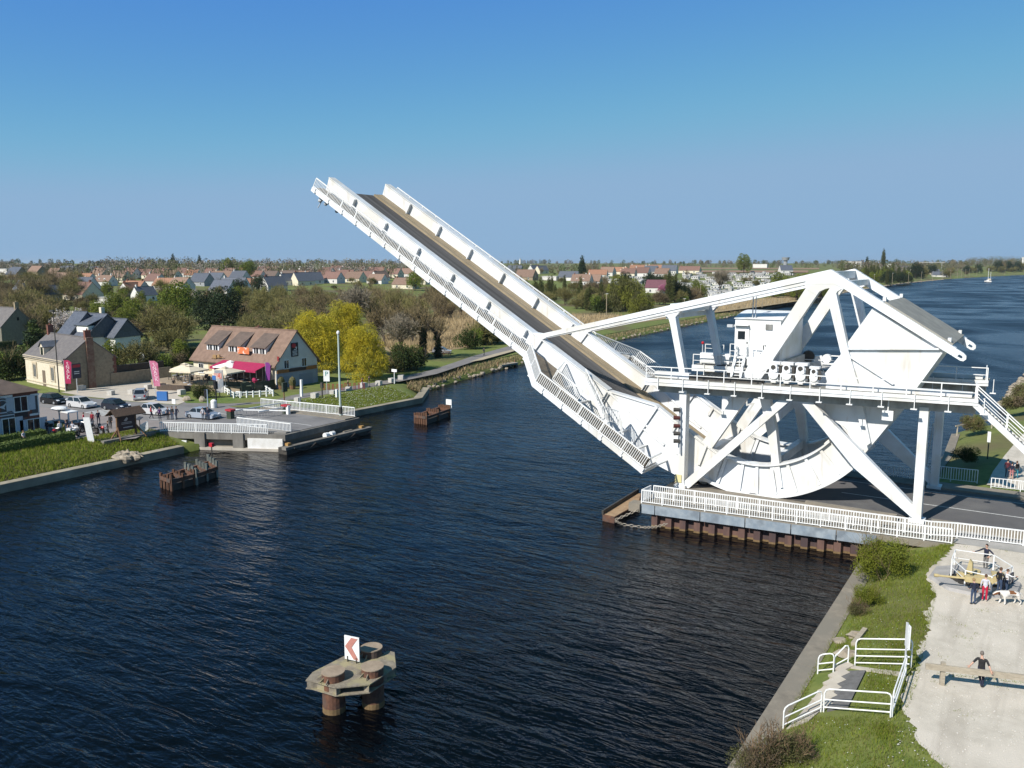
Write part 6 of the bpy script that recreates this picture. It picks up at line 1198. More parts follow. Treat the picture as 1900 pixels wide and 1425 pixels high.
mb = MB(); f3 = a3_[1]; mb.bx(a3_[3] + 1, a3_[3] + 3, f3.y + .42, f3.y + .5, .4, 2.2); mb.build('window', GLASS, sl_)
mb = MB(); f2_ = a2[1]; mb.bx(a2[3] + 1, a2[3] + 2.2, f2_.y + .42, f2_.y + .5, .6, 2.2); mb.build('window', GLASS, sl_)
# --- house at the left edge -----------------------------------------------------
lh = gable('stone_cottage', 'grey stone gabled cottage with chimney cut by the left frame edge', 12, 8.4, 4.6, 9.0, mat('grey_rubble', (.20, .185, .15), (.15, .135, .11), s=2, rough=.95, bump=.4), SLATEW, 'house', [(11.6, 4.2, 1.4, STONED)], -.5, .15)
mb = MB(); mb.bx(12.0, 12.06, 3.9, 4.4, 6.0, 6.8); mb.build('gable_window', GLASS, lh); win(lh, 'F', 9, 1, 1.2, 1.8, 12, 8.4)
p = Pz(3, 641); move_to(lh, (-225.5, 105.5, 0), 0)
# --- brick cafe -----------------------------------------------------------------
XC = -99.4; L, W = 24., 8.6                         # local x runs along the canal facade (-Y in the world) -> rotate 90
cf = gable('brick_cafe', 'two storey brick cafe with grey painted panels, pale blue shutters and hipped brown roof', L, W, 5.2, 7.3, BRICK, TILED, 'cafe', [], -.5, .35, .95)
GREYP = mat('grey_panel', (.085, .09, .10), (.065, .07, .08), s=2, rough=.7); SHUT = mat('blue_white_shutter', (.50, .54, .60), (.43, .47, .53), s=5, rough=.6)
lx = lambda Y: L - (52.6 - Y)                       # world Y -> local x, facade y=0
def FP(px_, py_): q = Px_((px_, py_), XC); return lx(q.y), q.z
def fpan(name, x0, y0, x1, y1, m, o=.03, par=None):
    a, b = FP(x0, y0), FP(x1, y1); mb = MB(); mb.bx(min(a[0], b[0]), max(a[0], b[0]), -o, 0.0, min(a[1], b[1]), max(a[1], b[1])); return mb.build(name, m, par or cf)
f = fpan('painted_panel', 57, 732, 71, 769, GREYP, .03); fpan('panel_border', 56, 731.5, 72, 733, WHITE2, .05, f); fpan('panel_border', 70.5, 732, 71.6, 769, WHITE2, .045, f); fpan('panel_border', 55, 768, 71, 769.5, WHITE2, .05, f)
pn = fpan('painted_panel', 0, 736, 27, 774, GREYP, .03); fpan('painted_panel', -120, 736, -1, 780, GREYP, .03); fpan('panel_border', 0, 735, 23, 736.5, WHITE2, .05, pn); fpan('panel_border', 26, 768, 27, 774, WHITE2, .045, pn)
fpan('name_board', 28, 766, 52, 773, flat('black_board', .03, .025, .03), .05); fpan('painted_panel', 32, 776, 48, 812, GREYP, .04)
x, z = FP(38, 736)[0], FP(38, 763)[1]; win(cf, 'F', FP(38.5, 750)[0], FP(38.5, 763)[1], 1.6, 1.75, L, W, WHITE2, GLASS, SHUT)
for p_ in (17, 63): win(cf, 'F', FP(p_, 795)[0], FP(p_, 806)[1] - .1, 1.55, 2.0, L, W, WHITE2, GLASS, SHUT)
for xx in (4, 9, 13): win(cf, 'F', xx, 3.0, 1.5, 1.75, L, W, WHITE2, GLASS, SHUT); win(cf, 'F', xx, .5, 1.5, 2.0, L, W, WHITE2, GLASS, SHUT)
# painted emblem: arcs and lines of lettering too small to read
cx_, cz_ = FP(4, 755); mb = MB()
for r_ in (.75, 1.05): mb.tube([(cx_ + r_ * math.cos(a), -.05, cz_ + r_ * math.sin(a)) for a in [.5 + i * .27 for i in range(9)]], .06, 4)
mb.prism([(cx_ - .5, -.04, cz_), (cx_ + .1, -.04, cz_ + .15), (cx_ + .55, -.04, cz_ + .5), (cx_ + .2, -.04, cz_ - .1), (cx_ + .3, -.04, cz_ - .35), (cx_ - .1, -.04, cz_ - .15)], (0, -.02, 0))
for i, w in enumerate((1.5, 1.9, 1.7)): mb.bx(cx_ - w / 2, cx_ + w / 2 + .3, -.06, -.03, cz_ - .75 - i * .35, cz_ - .62 - i * .35)
mb.build('painted_emblem', mat('chalk_white', (.55, .57, .6)), pn)
move_to(cf, (XC, 52.6 - L, 0), PI / 2)
# --- notice shelter -------------------------------------------------------------
nb = thing('notice_shelter', 'timber notice shelter with shingle roof and dark board by the cafe', 'notice board', (-89.4, 57, 0))
ya, yb, xb = 56.0, 58.3, -89.4
for y in (ya, yb):
    MB().box((xb, y, -.2), .18, .18, 3.0).build('post', WOODB, nb); mb = MB(); mb.beam((xb, y, 1.3), (xb + 1.3, y + (-.5 if y == ya else .5), -.1), .12, .12); mb.beam((xb, y, 1.0), (xb + .2, y + (-1.1 if y == ya else 1.1), -.1), .12, .12); mb.build('strut', WOODB, nb)
MB().bx(xb - .06, xb + .06, ya + .1, yb - .1, .75, 2.45).build('board', flat('dark_brown_board', .05, .03, .035), nb)
mb = MB(); mb.bx(xb + .065, xb + .08, ya + .7, yb - .4, 1.05, 1.15); mb.prism([(xb + .07, ya + .8, 1.9), (xb + .07, ya + 1.2, 2.3), (xb + .07, ya + 1.35, 2.05), (xb + .07, ya + 1.1, 1.8)], (.015, 0, 0))
for z in (1.65, 1.5): mb.bx(xb + .065, xb + .075, ya + .5, yb - .5, z, z + .06)
mb.build('board_print', mat('board_print', (.5, .45, .45)), nb)
mb = MB()
for s in (-1, 1): mb.prism([(xb, ya - .7, 3.3), (xb, yb + .7, 3.3), (xb + s * 1.0, yb + .8, 2.55), (xb + s * 1.0, ya - .8, 2.55)], (0, 0, .1))
mb.build('roof', mat('shingle', (.10, .065, .045), (.06, .04, .03), s=6, rough=.95, bump=.4), nb)
mb = MB(); mb.bx(-88.9, -88.3, 53.6, 60.2, -1.2, .15); tag(mb.build('retaining_wall', CONCD), 'low stained retaining wall under the notice shelter', 'wall')
p = Pz(172, 822, -.2); t = thing('white_totem', 'leaning white totem panel at the end of the near hedge', 'sign', p); mb = MB(); mb.prism([p + V((-.3, -.3, 0)), p + V((.3, .1, 0)), p + V((.1, -.2, 3.0)), p + V((-.5, -.6, 3.0))], (.1, -.1, 0)); mb.build('panel', WHITE2, t)
p = Pz(128, 786); t = thing('market_stand', 'small white framed stand behind the motorbikes', 'stand', p); mb = MB(); mb.box(p + V((0, 0, 1.5)), 2.2, 1.4, .12); [mb.box(p + V((a, b, 0)), .1, .1, 1.5) for a in (-1, 1) for b in (-.6, .6)]; mb.build('frame', WHITE2, t)
p = Pz(112, 785); t = thing('cafe_parasol', 'low white cafe parasol among the motorbikes', 'parasol', p); MB().sph(p + V((0, 0, 1.9)), 1.1, .9, .25, 14, 6).build('canopy', WHITE2, t); MB().cyl(p, p + V((0, 0, 2)), .04, .04, 6).build('pole', ALUG, t)
p = Pz(112, 800); mb = MB(); mb.box(p, 1.0, .8, .9); tag(mb.build('planter_box', mat('yellow_flowers', (.42, .36, .03), (.2, .22, .04), s=6, bump=.5)), 'planter of yellow flowers among the motorbikes', 'planter')
# ================================================================== VEGETATION
def leafm(key, c, v=.14, tr=.25): return mat('leaf_' + key, tuple(x * .72 for x in c), tuple(x * 1.2 for x in c), s=1.1, rough=.75, trans=tr, vary=v, spec=.2, lo=.3, hi=.7)
L_YEL = leafm('yellow_willow', (.52, .43, .035), .06, .4); L_GRN = leafm('spring_green', (.125, .17, .025)); L_DRK = leafm('evergreen', (.022, .036, .014), .1, .1); L_OLV = leafm('olive', (.115, .115, .042)); L_BRN = leafm('brown_bud', (.125, .095, .06), .2, .1); L_LIM = leafm('lime', (.17, .20, .03)); L_BLO = leafm('blossom', (.62, .56, .52), .08); L_PNK = leafm('pink_blossom', (.45, .16, .26)); L_PUR = leafm('purple_leaf', (.06, .02, .03), .1); L_SHR = leafm('shrub_green', (.165, .185, .02), .1); L_CON = leafm('conifer', (.03, .05, .02), .1, .1)
T_GRY = mat('twig_grey', (.29, .245, .175), (.21, .18, .13), s=.8, rough=.95, vary=.15); T_BRN = mat('twig_brown', (.225, .17, .085), (.15, .115, .055), s=.8, rough=.95, vary=.2); T_OLV = mat('twig_olive', (.215, .19, .065), (.15, .135, .045), s=.8, rough=.95, vary=.2); T_DRK = mat('twig_dark', (.05, .035, .028), (.075, .05, .035), s=1, rough=.95)
def rv(s=1.): return V((rnd.gauss(0, s), rnd.gauss(0, s), rnd.gauss(0, s)))
def ru():
    v = rv(); return v.normalized() if v.length > 1e-5 else V((0, 0, 1))
def leaf(mb, p, d, w, l, mi=0):
    a = d.cross(ru())
    if a.length < 1e-3: return
    a = a.normalized() * w; e = d * l; mb.add([p - a, p + a, p + a * .6 + e, p - a * .6 + e], [(0, 1, 2, 3)], mi)
def cloud(mb, blobs, n, w, l, droop=0., out=.5, shell=.55, mi=None):
    tot = sum(b[1] ** 2 for b in blobs)
    for c, r, *sq in blobs:
        c = V(c); k = max(1, int(n * r * r / tot)); s = sq[0] if sq else 1.
        tone = rnd.choice((0, 0, 1)) if mi is None else mi
        for _ in range(k):
            u = ru(); q = c + V((u.x, u.y, u.z * s)) * r * (shell + (1 - shell) * rnd.random() ** .5) * rnd.uniform(.86, 1.1)
            d = (u * out + ru() + V((0, 0, -droop))).normalized(); leaf(mb, q, d, w * rnd.uniform(.6, 1.3), l * rnd.uniform(.6, 1.3), tone)
def branch(tb, tw, p, d, L, r, depth, maxd, kids=5, up=.25, spread=.75, leaves=None, tipw=.03):
    m = p + d * L * .5 + rv(L * .03); e = m + (d + V((0, 0, up * .3)) + rv(.1)).normalized() * L * .5
    if r > .045: tb.cyl(p, m, r, r * .8, 5, 0, False); tb.cyl(m, e, r * .8, r * .5, 5, 0, False)
    else:
        w = max(r, tipw)
        for a, b, wa, wb in ((p, m, w, w * .8), (m, e, w * .8, w * .25)):
            s = (b - a).cross(ru()); s = s.normalized() if s.length > 1e-4 else V((1, 0, 0)); tw.add([a - s * wa, a + s * wa, b + s * wb, b - s * wb], [(0, 1, 2, 3)])
    if leaves and depth >= maxd - 1:
        for _ in range(leaves[0]): leaf(leaves[3], m.lerp(e, rnd.random()) + rv(.12), ru(), leaves[1], leaves[2])
    if depth < maxd:
        for i in range(kids):
            t = .35 + .65 * (i + rnd.random()) / kids; q = p.lerp(m, t * 2) if t < .5 else m.lerp(e, t * 2 - 1)
            dd = (d + ru() * spread + V((0, 0, up))).normalized(); branch(tb, tw, q, dd, L * rnd.uniform(.55, .78), r * .55, depth + 1, maxd, kids, up, spread, leaves, tipw)
def tree(name, trunk_m, crown_m, H, R, kind, blobs=None, n=4000, lw=.1, ll=.3, droop=0, twn=None, tw_m=None, kids=5, maxd=4, up=.25, spread=.75, leaves=None, base=.18, stems=1, tipw=.03, shell=.55):
    r = thing(name, '', 'tree'); tb = MB(); cr = MB(); lv = MB()
    if kind == 'bare':
        for s in range(stems):
            o = V((rnd.uniform(-.3, .3), rnd.uniform(-.3, .3), 0)) * (stems - 1) * .7; d = (V((0, 0, 1)) + V((o.x, o.y, 0)) * .2 + rv(.05)).normalized()
            tb.cyl(o, o + d * H * base, H * .022 / stems ** .5, H * .017 / stems ** .5, 7, 0, False)
            for i in range(kids + 1): branch(tb, cr, o + d * H * base * rnd.uniform(.7, 1), (d + ru() * spread * 1.1 + V((0, 0, .35))).normalized(), H * (1 - base) * .42 * rnd.uniform(.8, 1.15), H * .011 / stems ** .5, 1, maxd, kids, up, spread, (*leaves, lv) if leaves else None, tipw)
    else:
        tb.cyl((0, 0, -.2), (0, 0, H * .45), H * .022, H * .014, 7, 0, False)
        for c, rr, *_ in blobs[:10]: tb.cyl((0, 0, H * .25), V(c) * .8 + V((0, 0, c[2] * .1)), H * .01, H * .004, 5, 0, False)
        cloud(cr, blobs, n, lw, ll, droop, shell=shell)
    tb.build('trunk', trunk_m, r); 
    if kind == 'bare':
        c = cr.build('crown', crown_m, r)
        if leaves: lv.build('blossom' if crown_m is T_GRY and leaves[0] > 3 else 'leaves', tw_m, c)
    else: cr.build('crown', crown_m if isinstance(crown_m, list) else [crown_m, crown_m], r)
    return r
def dome(H, R, n, z0=.25, rr=(.28, .42), flat_=1.0):
    b = []
    for i in range(n):
        a = 2.4 * i + rnd.uniform(-.3, .3); t = (i + .5) / n; q = R * .72 * math.sqrt(1 - (t * .92) ** 2) * rnd.uniform(.75, 1.05); b.append(((q * math.cos(a), q * math.sin(a), H * (z0 + (.86 - z0) * t) * flat_), R * rnd.uniform(*rr)))
    return b + [((0, 0, H * .55), R * .55)]
PROTO = {}; USED = set()
def reg(k, t): PROTO[k] = t; return t
reg('willow1', tree('willow_tree', BARKM, [L_YEL, leafm('yellow_willow2', (.45, .395, .045), .06, .4)], 12, 6, 'leafy', dome(12, 6, 34, .16, (.17, .36)), 16000, .042, .46, .9, shell=.4))
reg('willow2', tree('willow_tree', BARKM, [L_YEL, leafm('yellow_willow2', (.45, .395, .045), .06, .4)], 12, 6, 'leafy', dome(12, 5.6, 36, .1, (.17, .34)), 16000, .042, .46, .9, shell=.4))
reg('green1', tree('broadleaf_tree', BARKM, [L_GRN, L_LIM], 9, 4.5, 'leafy', dome(9, 4.5, 18, .25), 6000, .11, .26))
reg('green2', tree('broadleaf_tree', BARKM, [L_LIM, L_OLV], 10, 4.2, 'leafy', dome(10, 4.2, 16, .2), 5000, .11, .28))
reg('weep', tree('weeping_willow', BARKM, [leafm('weeping', (.19, .20, .035)), L_OLV], 11, 7, 'leafy', dome(11, 7, 20, .12), 9000, .08, .75, 1.3))
reg('dark1', tree('evergreen_tree', BARKM, [L_DRK, L_CON], 9, 4.6, 'leafy', dome(9, 4.6, 16, .15), 6000, .12, .26))
reg('con1', tree('conifer_tree', BARKM, [L_CON, L_DRK], 11, 3, 'leafy', [((.3 * math.cos(i * 2.4), .3 * math.sin(i * 2.4), .8 + i * .62), 2.6 * (1 - i / 18.), .5) for i in range(16)], 5000, .1, .4, .5))
reg('con2', tree('conifer_tree', BARKM, [leafm('mid_conifer', (.07, .10, .025)), L_CON], 9, 3.6, 'leafy', [((1.3 * math.cos(i * 2.4) * (1 - i / 16), 1.3 * math.sin(i * 2.4) * (1 - i / 16), .8 + i * .55), 2.2 * (1 - i / 17.), .55) for i in range(14)], 6000, .09, .36, .5))
reg('poplar', tree('poplar_tree', BARKM, [leafm('poplar', (.10, .11, .035)), L_OLV], 13, 2, 'leafy', [((.35 * math.cos(i * 2.4), .35 * math.sin(i * 2.4), 1.5 + i * .78), 1.15 * (1 - (i / 15.5) ** 3), 1.3) for i in range(15)], 3600, .08, .4, -.8))
for i in range(3): reg('bare%d' % i, tree('bare_tree', BARKM, (T_GRY, T_BRN, T_OLV)[i], 11, 5, 'bare', kids=5, maxd=5 if i == 0 else 4, up=.22, spread=.8, tipw=.035, stems=(1, 1, 3)[i]))
reg('olive1', tree('budding_tree', BARKM, T_OLV, 8, 4, 'bare', kids=5, maxd=4, up=.15, spread=.95, leaves=(2, .07, .16), tw_m=L_OLV, base=.1, stems=3, tipw=.04))
reg('olive2', tree('budding_tree', BARKM, T_BRN, 7, 4, 'bare', kids=5, maxd=4, up=.1, spread=1.05, leaves=(2, .07, .15), tw_m=L_BRN, base=.08, stems=4, tipw=.04))
reg('blos1', tree('blossom_tree', BARKM, T_GRY, 8, 4, 'bare', kids=5, maxd=3, up=.15, spread=.85, leaves=(9, .09, .16), tw_m=L_BLO, base=.12, stems=2, tipw=.04))
reg('pink', tree('blossom_tree', BARKM, T_GRY, 6, 3, 'bare', kids=4, maxd=3, up=.1, spread=.9, leaves=(12, .1, .18), tw_m=L_PNK, base=.12, stems=2))
reg('ivy', tree('ivy_tree', BARKM, T_BRN, 13, 5, 'bare', kids=5, maxd=4, up=.3, spread=.7, tipw=.035, base=.4))
mb = MB(); cloud(mb, [((rnd.uniform(-.5, .5), rnd.uniform(-.5, .5), .5 + i * .55), .95 - i * .03) for i in range(12)], 2600, .1, .22); mb.build('ivy', [L_DRK, L_CON], PROTO['ivy'])
def shrub(key, name, mats_, n, lw, ll, H, R, tw=None, droop=-.5):
    r = thing(name, '', 'shrub'); b = [((rnd.uniform(-R, R) * .6, rnd.uniform(-R, R) * .6, rnd.uniform(.25, .75) * H), R * rnd.uniform(.3, .5)) for _ in range(12)]; mb = MB(); cloud(mb, b, n, lw, ll, droop, shell=.3); mb.build('foliage', mats_, r)
    tb, tc = MB(), MB()
    for i in range(9): branch(tb, tc, V((rnd.uniform(-.2, .2) * R, rnd.uniform(-.2, .2) * R, 0)), (V((0, 0, 1)) + ru() * .6).normalized(), H * rnd.uniform(.45, .8), .03, 1, 3, 4, .25, .6, None, .012)
    tc.add([(0, 0, 0), (.01, 0, 0), (0, .01, 0)], [(0, 1, 2)]); tc.build('stems', tw or T_BRN, r); return reg(key, r)
shrub('bushG', 'green_shrub', [L_SHR, L_LIM], 9000, .022, .11, 3.0, 2.0); shrub('bushD', 'dark_shrub', [leafm('deep_green', (.05, .075, .02)), L_GRN], 4000, .06, .16, 3.0, 2.2); shrub('bushT', 'thorn_shrub', [L_OLV, L_BRN], 5000, .018, .06, 1.7, 1.3, mat('thorn_twig', (.19, .125, .07), (.13, .085, .05), s=4, rough=.95)); shrub('bushO', 'olive_shrub', [L_OLV, L_BRN], 4000, .05, .15, 2.4, 2.0)
def put(key, p, s, label, group=None, rz=None, sz=None):
    o = dup(PROTO[key], (0, 0, 0)) if key in USED else PROTO[key]; USED.add(key); s3 = (s, s, s * (sz or 1)); move_to(o, p, rnd.uniform(0, 6.28) if rz is None else rz, s3); cat = 'shrub' if 'shrub' in o.name else 'tree'
    if 'label' in o: o['label'] = label
    tag(o, label, cat, group); return o
def putpx(key, px_, s, label, group=None, **k): p = on_land(*px_); return put(key, p + V((0, 0, -.1)), s, label, group, **k)
# named trees near the far bank
for a in (('willow1', (584, 690), 1.0, 'yellow willow nearest the restaurant gable'), ('willow2', (640, 664), 1.05, 'yellow willow at the back, tallest of the three'), ('willow2', (677, 704), .84, 'round yellow willow nearest the waterside path'), ('bare0', (658, 612), 1.45, 'broad grey leafless tree standing above the yellow willows'), ('bare0', (742, 668), 1.05, 'leafless tree with spreading limbs right of the yellow willows'), ('ivy', (786, 668), 1.0, 'ivy clad leafless tree on the left of a pair by the grass'), ('ivy', (812, 664), .8, 'smaller ivy clad leafless tree beside the reed bed'), ('bare1', (765, 640), 1.15, 'leafless brown tree behind the ivy clad pair'),
          ('bare1', (712, 640), 1.2, 'leafless brown tree between willows and ivy trees'), ('bushD', (742, 688), 1.7, 'dark thicket at the foot of the leafless tree by the path'), ('bushD', (768, 686), 1.5, 'dark thicket under the ivy clad trees'), ('bushO', (722, 692), 1.3, 'olive thicket between willow and dark thicket'), ('olive1', (893, 640), 1.0, 'olive budding tree by the path under the raised leaf'), ('bushD', (868, 648), 1.6, 'dark green bush beside the path under the raised leaf'), ('bushD', (925, 637), 1.5, 'dark bush half hidden by the raised leaf'), ('bushD', (905, 640), 1.4, 'dark bush behind the lone walker'),
          ('green1', (330, 602), 1.6, 'rounded bright green tree left of the dark evergreens'), ('dark1', (390, 612), 1.3, 'dark evergreen behind the restaurant roof, left one'), ('dark1', (418, 614), 1.45, 'dark evergreen behind the restaurant roof, right one'), ('blos1', (126, 630), 1.35, 'white blossom tree behind the slate house'), ('blos1', (312, 634), 1.15, 'white blossom tree between slate house and restaurant'), ('blos1', (357, 556), .95, 'white blossom tree among the orange roofed houses'), ('con2', (66, 676), 1.1, 'layered conifer left of the stone house'), ('green2', (210, 690), .62, 'small green tree behind the garden wall'), ('green1', (196, 700), .55, 'small green bush tree at the stone gable corner'), ('olive1', (252, 690), .95, 'thin olive tree in front of the slate house gable'), ('con1', (275, 682), .62, 'dark columnar conifer right of the slate house'), ('con1', (122, 580), .6, 'conifer between the village gables'),
          ('bushD', (300, 690), 1.2, 'dark garden bush left of the restaurant'), ('bushO', (330, 678), 1.1, 'olive garden bush beside the restaurant gable end'), ('green2', (335, 672), .5, 'light green shrub tree at the left end of the restaurant'), ('bushD', (25, 705), 1.8, 'dark bush behind the brick cafe roof'), ('bushD', (50, 700), 1.5, 'dark bush beside the stone house front'), ('bushO', (24, 690), 1.6, 'olive bush under the layered conifer'), ('green2', (28, 704), .45, 'bright green shrub tree behind the cafe ridge'), ('bushO', (90, 640), 1.5, 'olive bush between cottage and slate house'), ('bushD', (378, 740), .75, 'low dark spreading shrub beside the terrace planter'), ('bushO', (100, 632), 1.5, 'pale olive bush beside the stone cottage gable'),
          ('weep', (1160, 578), 1.35, 'weeping willow with pale green crown beyond the reed bed'), ('weep', (1190, 582), .8, 'smaller weeping willow at the edge of the reed bed'), ('bushD', (1115, 580), 2.4, 'dark bush left of the weeping willow'), ('poplar', (1240, 562), 1.25, 'tall olive poplar by the purple roofed house'), ('poplar', (1246, 562), 1.15, 'second tall olive poplar beside the purple roofed house'), ('poplar', (1252, 561), 1.2, 'third tall olive poplar beside the purple roofed house'), ('dark1', (1264, 561), 1.15, 'dark evergreen right of the tall poplars'), ('dark1', (1160, 535), 1.3, 'dark evergreen clump in front of the caravans'), ('dark1', (1205, 534), 1.2, 'dark evergreen hedge tree beside the purple roof'), ('dark1', (1222, 535), 1.1, 'dark evergreen behind the purple roof'), ('con1', (1080, 512), 1.9, 'tall dark conifer above the orange roofs'), ('pink', (1229, 545), 1.3, 'pink blossom tree by the purple roof'), ('pink', (172, 536), 1.5, 'pink blossom tree among the village houses'), ('green2', (1292, 553), 1.1, 'yellowish tree beside the grey shed'), ('green2', (1303, 556), .9, 'light green tree right of the grey shed'), ('bare0', (1335, 545), 1.7, 'leafless tree standing in the caravan field'), ('green2', (1380, 508), 2.2, 'round olive tree in front of the ploughed field'),
          ('con1', (1608, 500), 1.9, 'tall narrow conifer left of the pair on the skyline'), ('poplar', (1638, 500), 2.5, 'tallest tree standing on the right skyline'), ('con1', (322, 500), 2.3, 'dark conifer on the left skyline, left one'), ('con1', (371, 500), 2.1, 'dark conifer on the left skyline, right one'), ('green2', (210 + 212, 512), 1.6, 'green tree among the red brown roofs, left one'), ('green1', (461, 520), 1.7, 'rounded green tree among the red brown roofs'), ('dark1', (445, 556), 1.2, 'dark tree in front of the pale slate roofs'), ('dark1', (480, 543), 1.2, 'dark tree beside the white gabled house'), ('green1', (770, 540), 1.4, 'yellow green tree at the end of the big brown roofed house')): putpx(*a)
# scattered scrub woodland on the far bank (each tree its own thing)
def scatter(n, poly, keys, smin, smax, label, group, mind=3.5, avoid=()):
    xs = [p[0] for p in poly]; ys = [p[1] for p in poly]; pts = []; tries = 0
    def inside(x, y):
        c = False
        for (a, b), (d, e) in zip(poly, poly[1:] + poly[:1]):
            if (b > y) != (e > y) and x < (d - a) * (y - b) / (e - b) + a: c = not c
        return c
    while len(pts) < n and tries < n * 60:
        tries += 1; x = rnd.uniform(min(xs), max(xs)); y = max(ys) - (max(ys) - min(ys)) * rnd.random() ** .8
        if not inside(x, y) or any(abs(x - a) < w and abs(y - b) < h for a, b, w, h in avoid): continue
        p = on_land(x, y)
        if p.y < 74 and p.x > -150: continue
        if all((p - q).length > mind for q in pts): pts.append(p); put(rnd.choice(keys), p - V((0, 0, .15)), rnd.uniform(smin, smax), label, group, sz=rnd.uniform(.8, 1.15))
scatter(95, [(285, 600), (360, 585), (560, 560), (600, 560), (610, 640), (560, 690), (500, 640), (380, 640), (290, 660)], ['olive1', 'olive1', 'olive2', 'bare2', 'bare1', 'bushO'], .75, 1.2, 'budding olive brown tree in the scrub wood behind the restaurant', 'scrub trees behind the restaurant', 3.5, ((330, 605, 42, 34), (404, 612, 48, 36)))
scatter(62, [(0, 560), (60, 575), (115, 595), (100, 628), (60, 640), (0, 625)], ['olive2', 'bare1', 'olive2', 'bare2', 'bushO'], .8, 1.3, 'brown leafless tree in the thicket behind the stone cottage', 'thicket trees behind the cottage')
scatter(34, [(140, 590), (300, 585), (300, 620), (230, 645), (150, 640)], ['olive1', 'bushO', 'olive2', 'bushD', 'green2'], .6, 1.0, 'garden tree or bush behind the slate house', 'garden trees behind the slate house')
scatter(55, [(610, 580), (700, 560), (850, 560), (860, 590), (790, 600), (780, 640), (690, 640)], ['bare1', 'bare2', 'olive2', 'bare1'], .8, 1.2, 'brown leafless tree between the willows and the reed bed', 'leafless trees beyond the willows', 3.5, ((748, 560, 40, 20),))
scatter(46, [(0, 525), (140, 530), (160, 545), (120, 575), (0, 560)], ['bare1', 'bare2', 'olive2', 'bushO'], .9, 1.4, 'brown tree among the left village gardens', 'left village trees')
scatter(85, [(130, 540), (300, 545), (480, 545), (620, 535), (740, 540), (860, 545), (860, 562), (600, 562), (300, 585), (140, 590)], ['bare1', 'bare2', 'olive1', 'olive2', 'bushD', 'green2', 'bushO', 'bushO', 'bushD'], .55, 1.0, 'garden tree between the village houses and the scrub', 'village garden trees', 3.5, ((748, 535, 45, 24), (516, 545, 22, 14), (270, 556, 26, 12)))
scatter(46, [(945, 545), (1110, 545), (1120, 580), (1010, 582), (950, 575)], ['poplar', 'poplar', 'bare2', 'olive1'], .75, 1.0, 'slender budding tree in the row behind the reed bed', 'slender trees behind the reed bed', 2.5)
scatter(26, [(1060, 530), (1230, 548), (1330, 560), (1230, 570), (1080, 560)], ['bushO', 'olive1', 'bushD', 'olive2'], .9, 1.4, 'bush or low tree between reed bed and orange roofs', 'bushes behind the reed bed')
scatter(26, [(1440, 545), (1520, 545), (1560, 548), (1500, 560), (1400, 555)], ['olive1', 'green2', 'bushO'], 1.0, 1.6, 'bush or tree on the bank seen under the upper chord', 'bank trees under the upper chord')
scatter(64, [(1580, 516), (1680, 514), (1700, 516), (1690, 525), (1610, 530)], ['poplar', 'dark1', 'poplar', 'green2'], 1.0, 1.5, 'poplar or dark tree in the grove on the right bank bend', 'grove trees on the canal bend', 5)
scatter(30, [(1690, 512), (1900, 500), (1900, 503), (1700, 519)], ['bushO', 'olive1', 'bare1', 'dark1'], 1.4, 2.4, 'tree on the far shore under the lamp posts', 'far shore trees', 8)
scatter(85, [(0, 500), (420, 500), (860, 500), (860, 530), (420, 540), (0, 530)], ['bare1', 'olive1', 'bushO', 'bushD', 'bare2', 'bushO'], .5, .95, 'tree between the rows of village roofs', 'trees between village roofs', 8)
scatter(70, [(930, 500), (1250, 497), (1290, 505), (1480, 508), (1470, 540), (1290, 545), (940, 520)], ['bare1', 'olive1', 'bushO', 'bushD'], .5, .95, 'tree between the orange roofed houses', 'trees between orange roofs', 8)
# horizon wood: far trees that read as one mass
def wood(name, label, segs, n, hmin, hmax, mats_, leafw=.7):
    mb = MB()
    for _ in range(n):
        (xa, da, ha), (xb, db, hb) = rnd.choice(segs); t = rnd.random(); x = xa + (xb - xa) * t; D = (da + (db - da) * t) * rnd.uniform(.9, 1.25); d = ray(x, HORZ); d.z = 0; d.normalize(); p = CAM + d * D; z = land_h(p.x, p.y); h = rnd.uniform(hmin, hmax) * (ha + (hb - ha) * t); r = h * rnd.uniform(.28, .42); mi = rnd.randrange(len(mats_)); k = 90
        for _ in range(k): u = ru(); q = V((p.x + u.x * r * 1.1, p.y + u.y * r, z + h * .5 + u.z * h * .5)); leaf(mb, q, (ru() + V((0, 0, .5))).normalized(), leafw * .55 * rnd.uniform(.4, 1.2), leafw * 1.5 * rnd.uniform(.5, 1.2), mi)
        for _ in range(12): leaf(mb, V((p.x, p.y, z)) + ru() * .5, (V((0, 0, 1)) + ru() * .45).normalized(), .12, h * .9, mi)
    tag(mb.build(name, mats_), label, 'trees', kind='stuff')
WM = [leafm('far_brown', (.16, .125, .085), .1, 0), leafm('far_olive', (.135, .13, .06), .1, 0), leafm('far_grey', (.19, .165, .135), .1, 0), leafm('far_green', (.075, .095, .03), .1, 0), leafm('far_blossom', (.25, .22, .19), .1, 0)]
wood('horizon_wood', 'mixed leafless and budding woodland along the left skyline', [((-60, 1500, .8), (30, 1500, .9)), ((20, 1100, .65), (120, 1100, .7)), ((100, 780, .75), (230, 760, .8)), ((200, 720, 1.1), (420, 740, 1.0)), ((420, 760, 1.0), (650, 760, 1.0)), ((640, 760, 1.0), (860, 820, .85))], 620, 9, 15, WM)
wood('horizon_wood', 'distant hedgerow trees along the middle skyline', [((920, 900, .75), (1130, 900, .85)), ((1100, 1500, .9), (1330, 1800, .8)), ((1330, 1800, 1.0), (1560, 1700, 1.1))], 170, 8, 13, WM[:4])
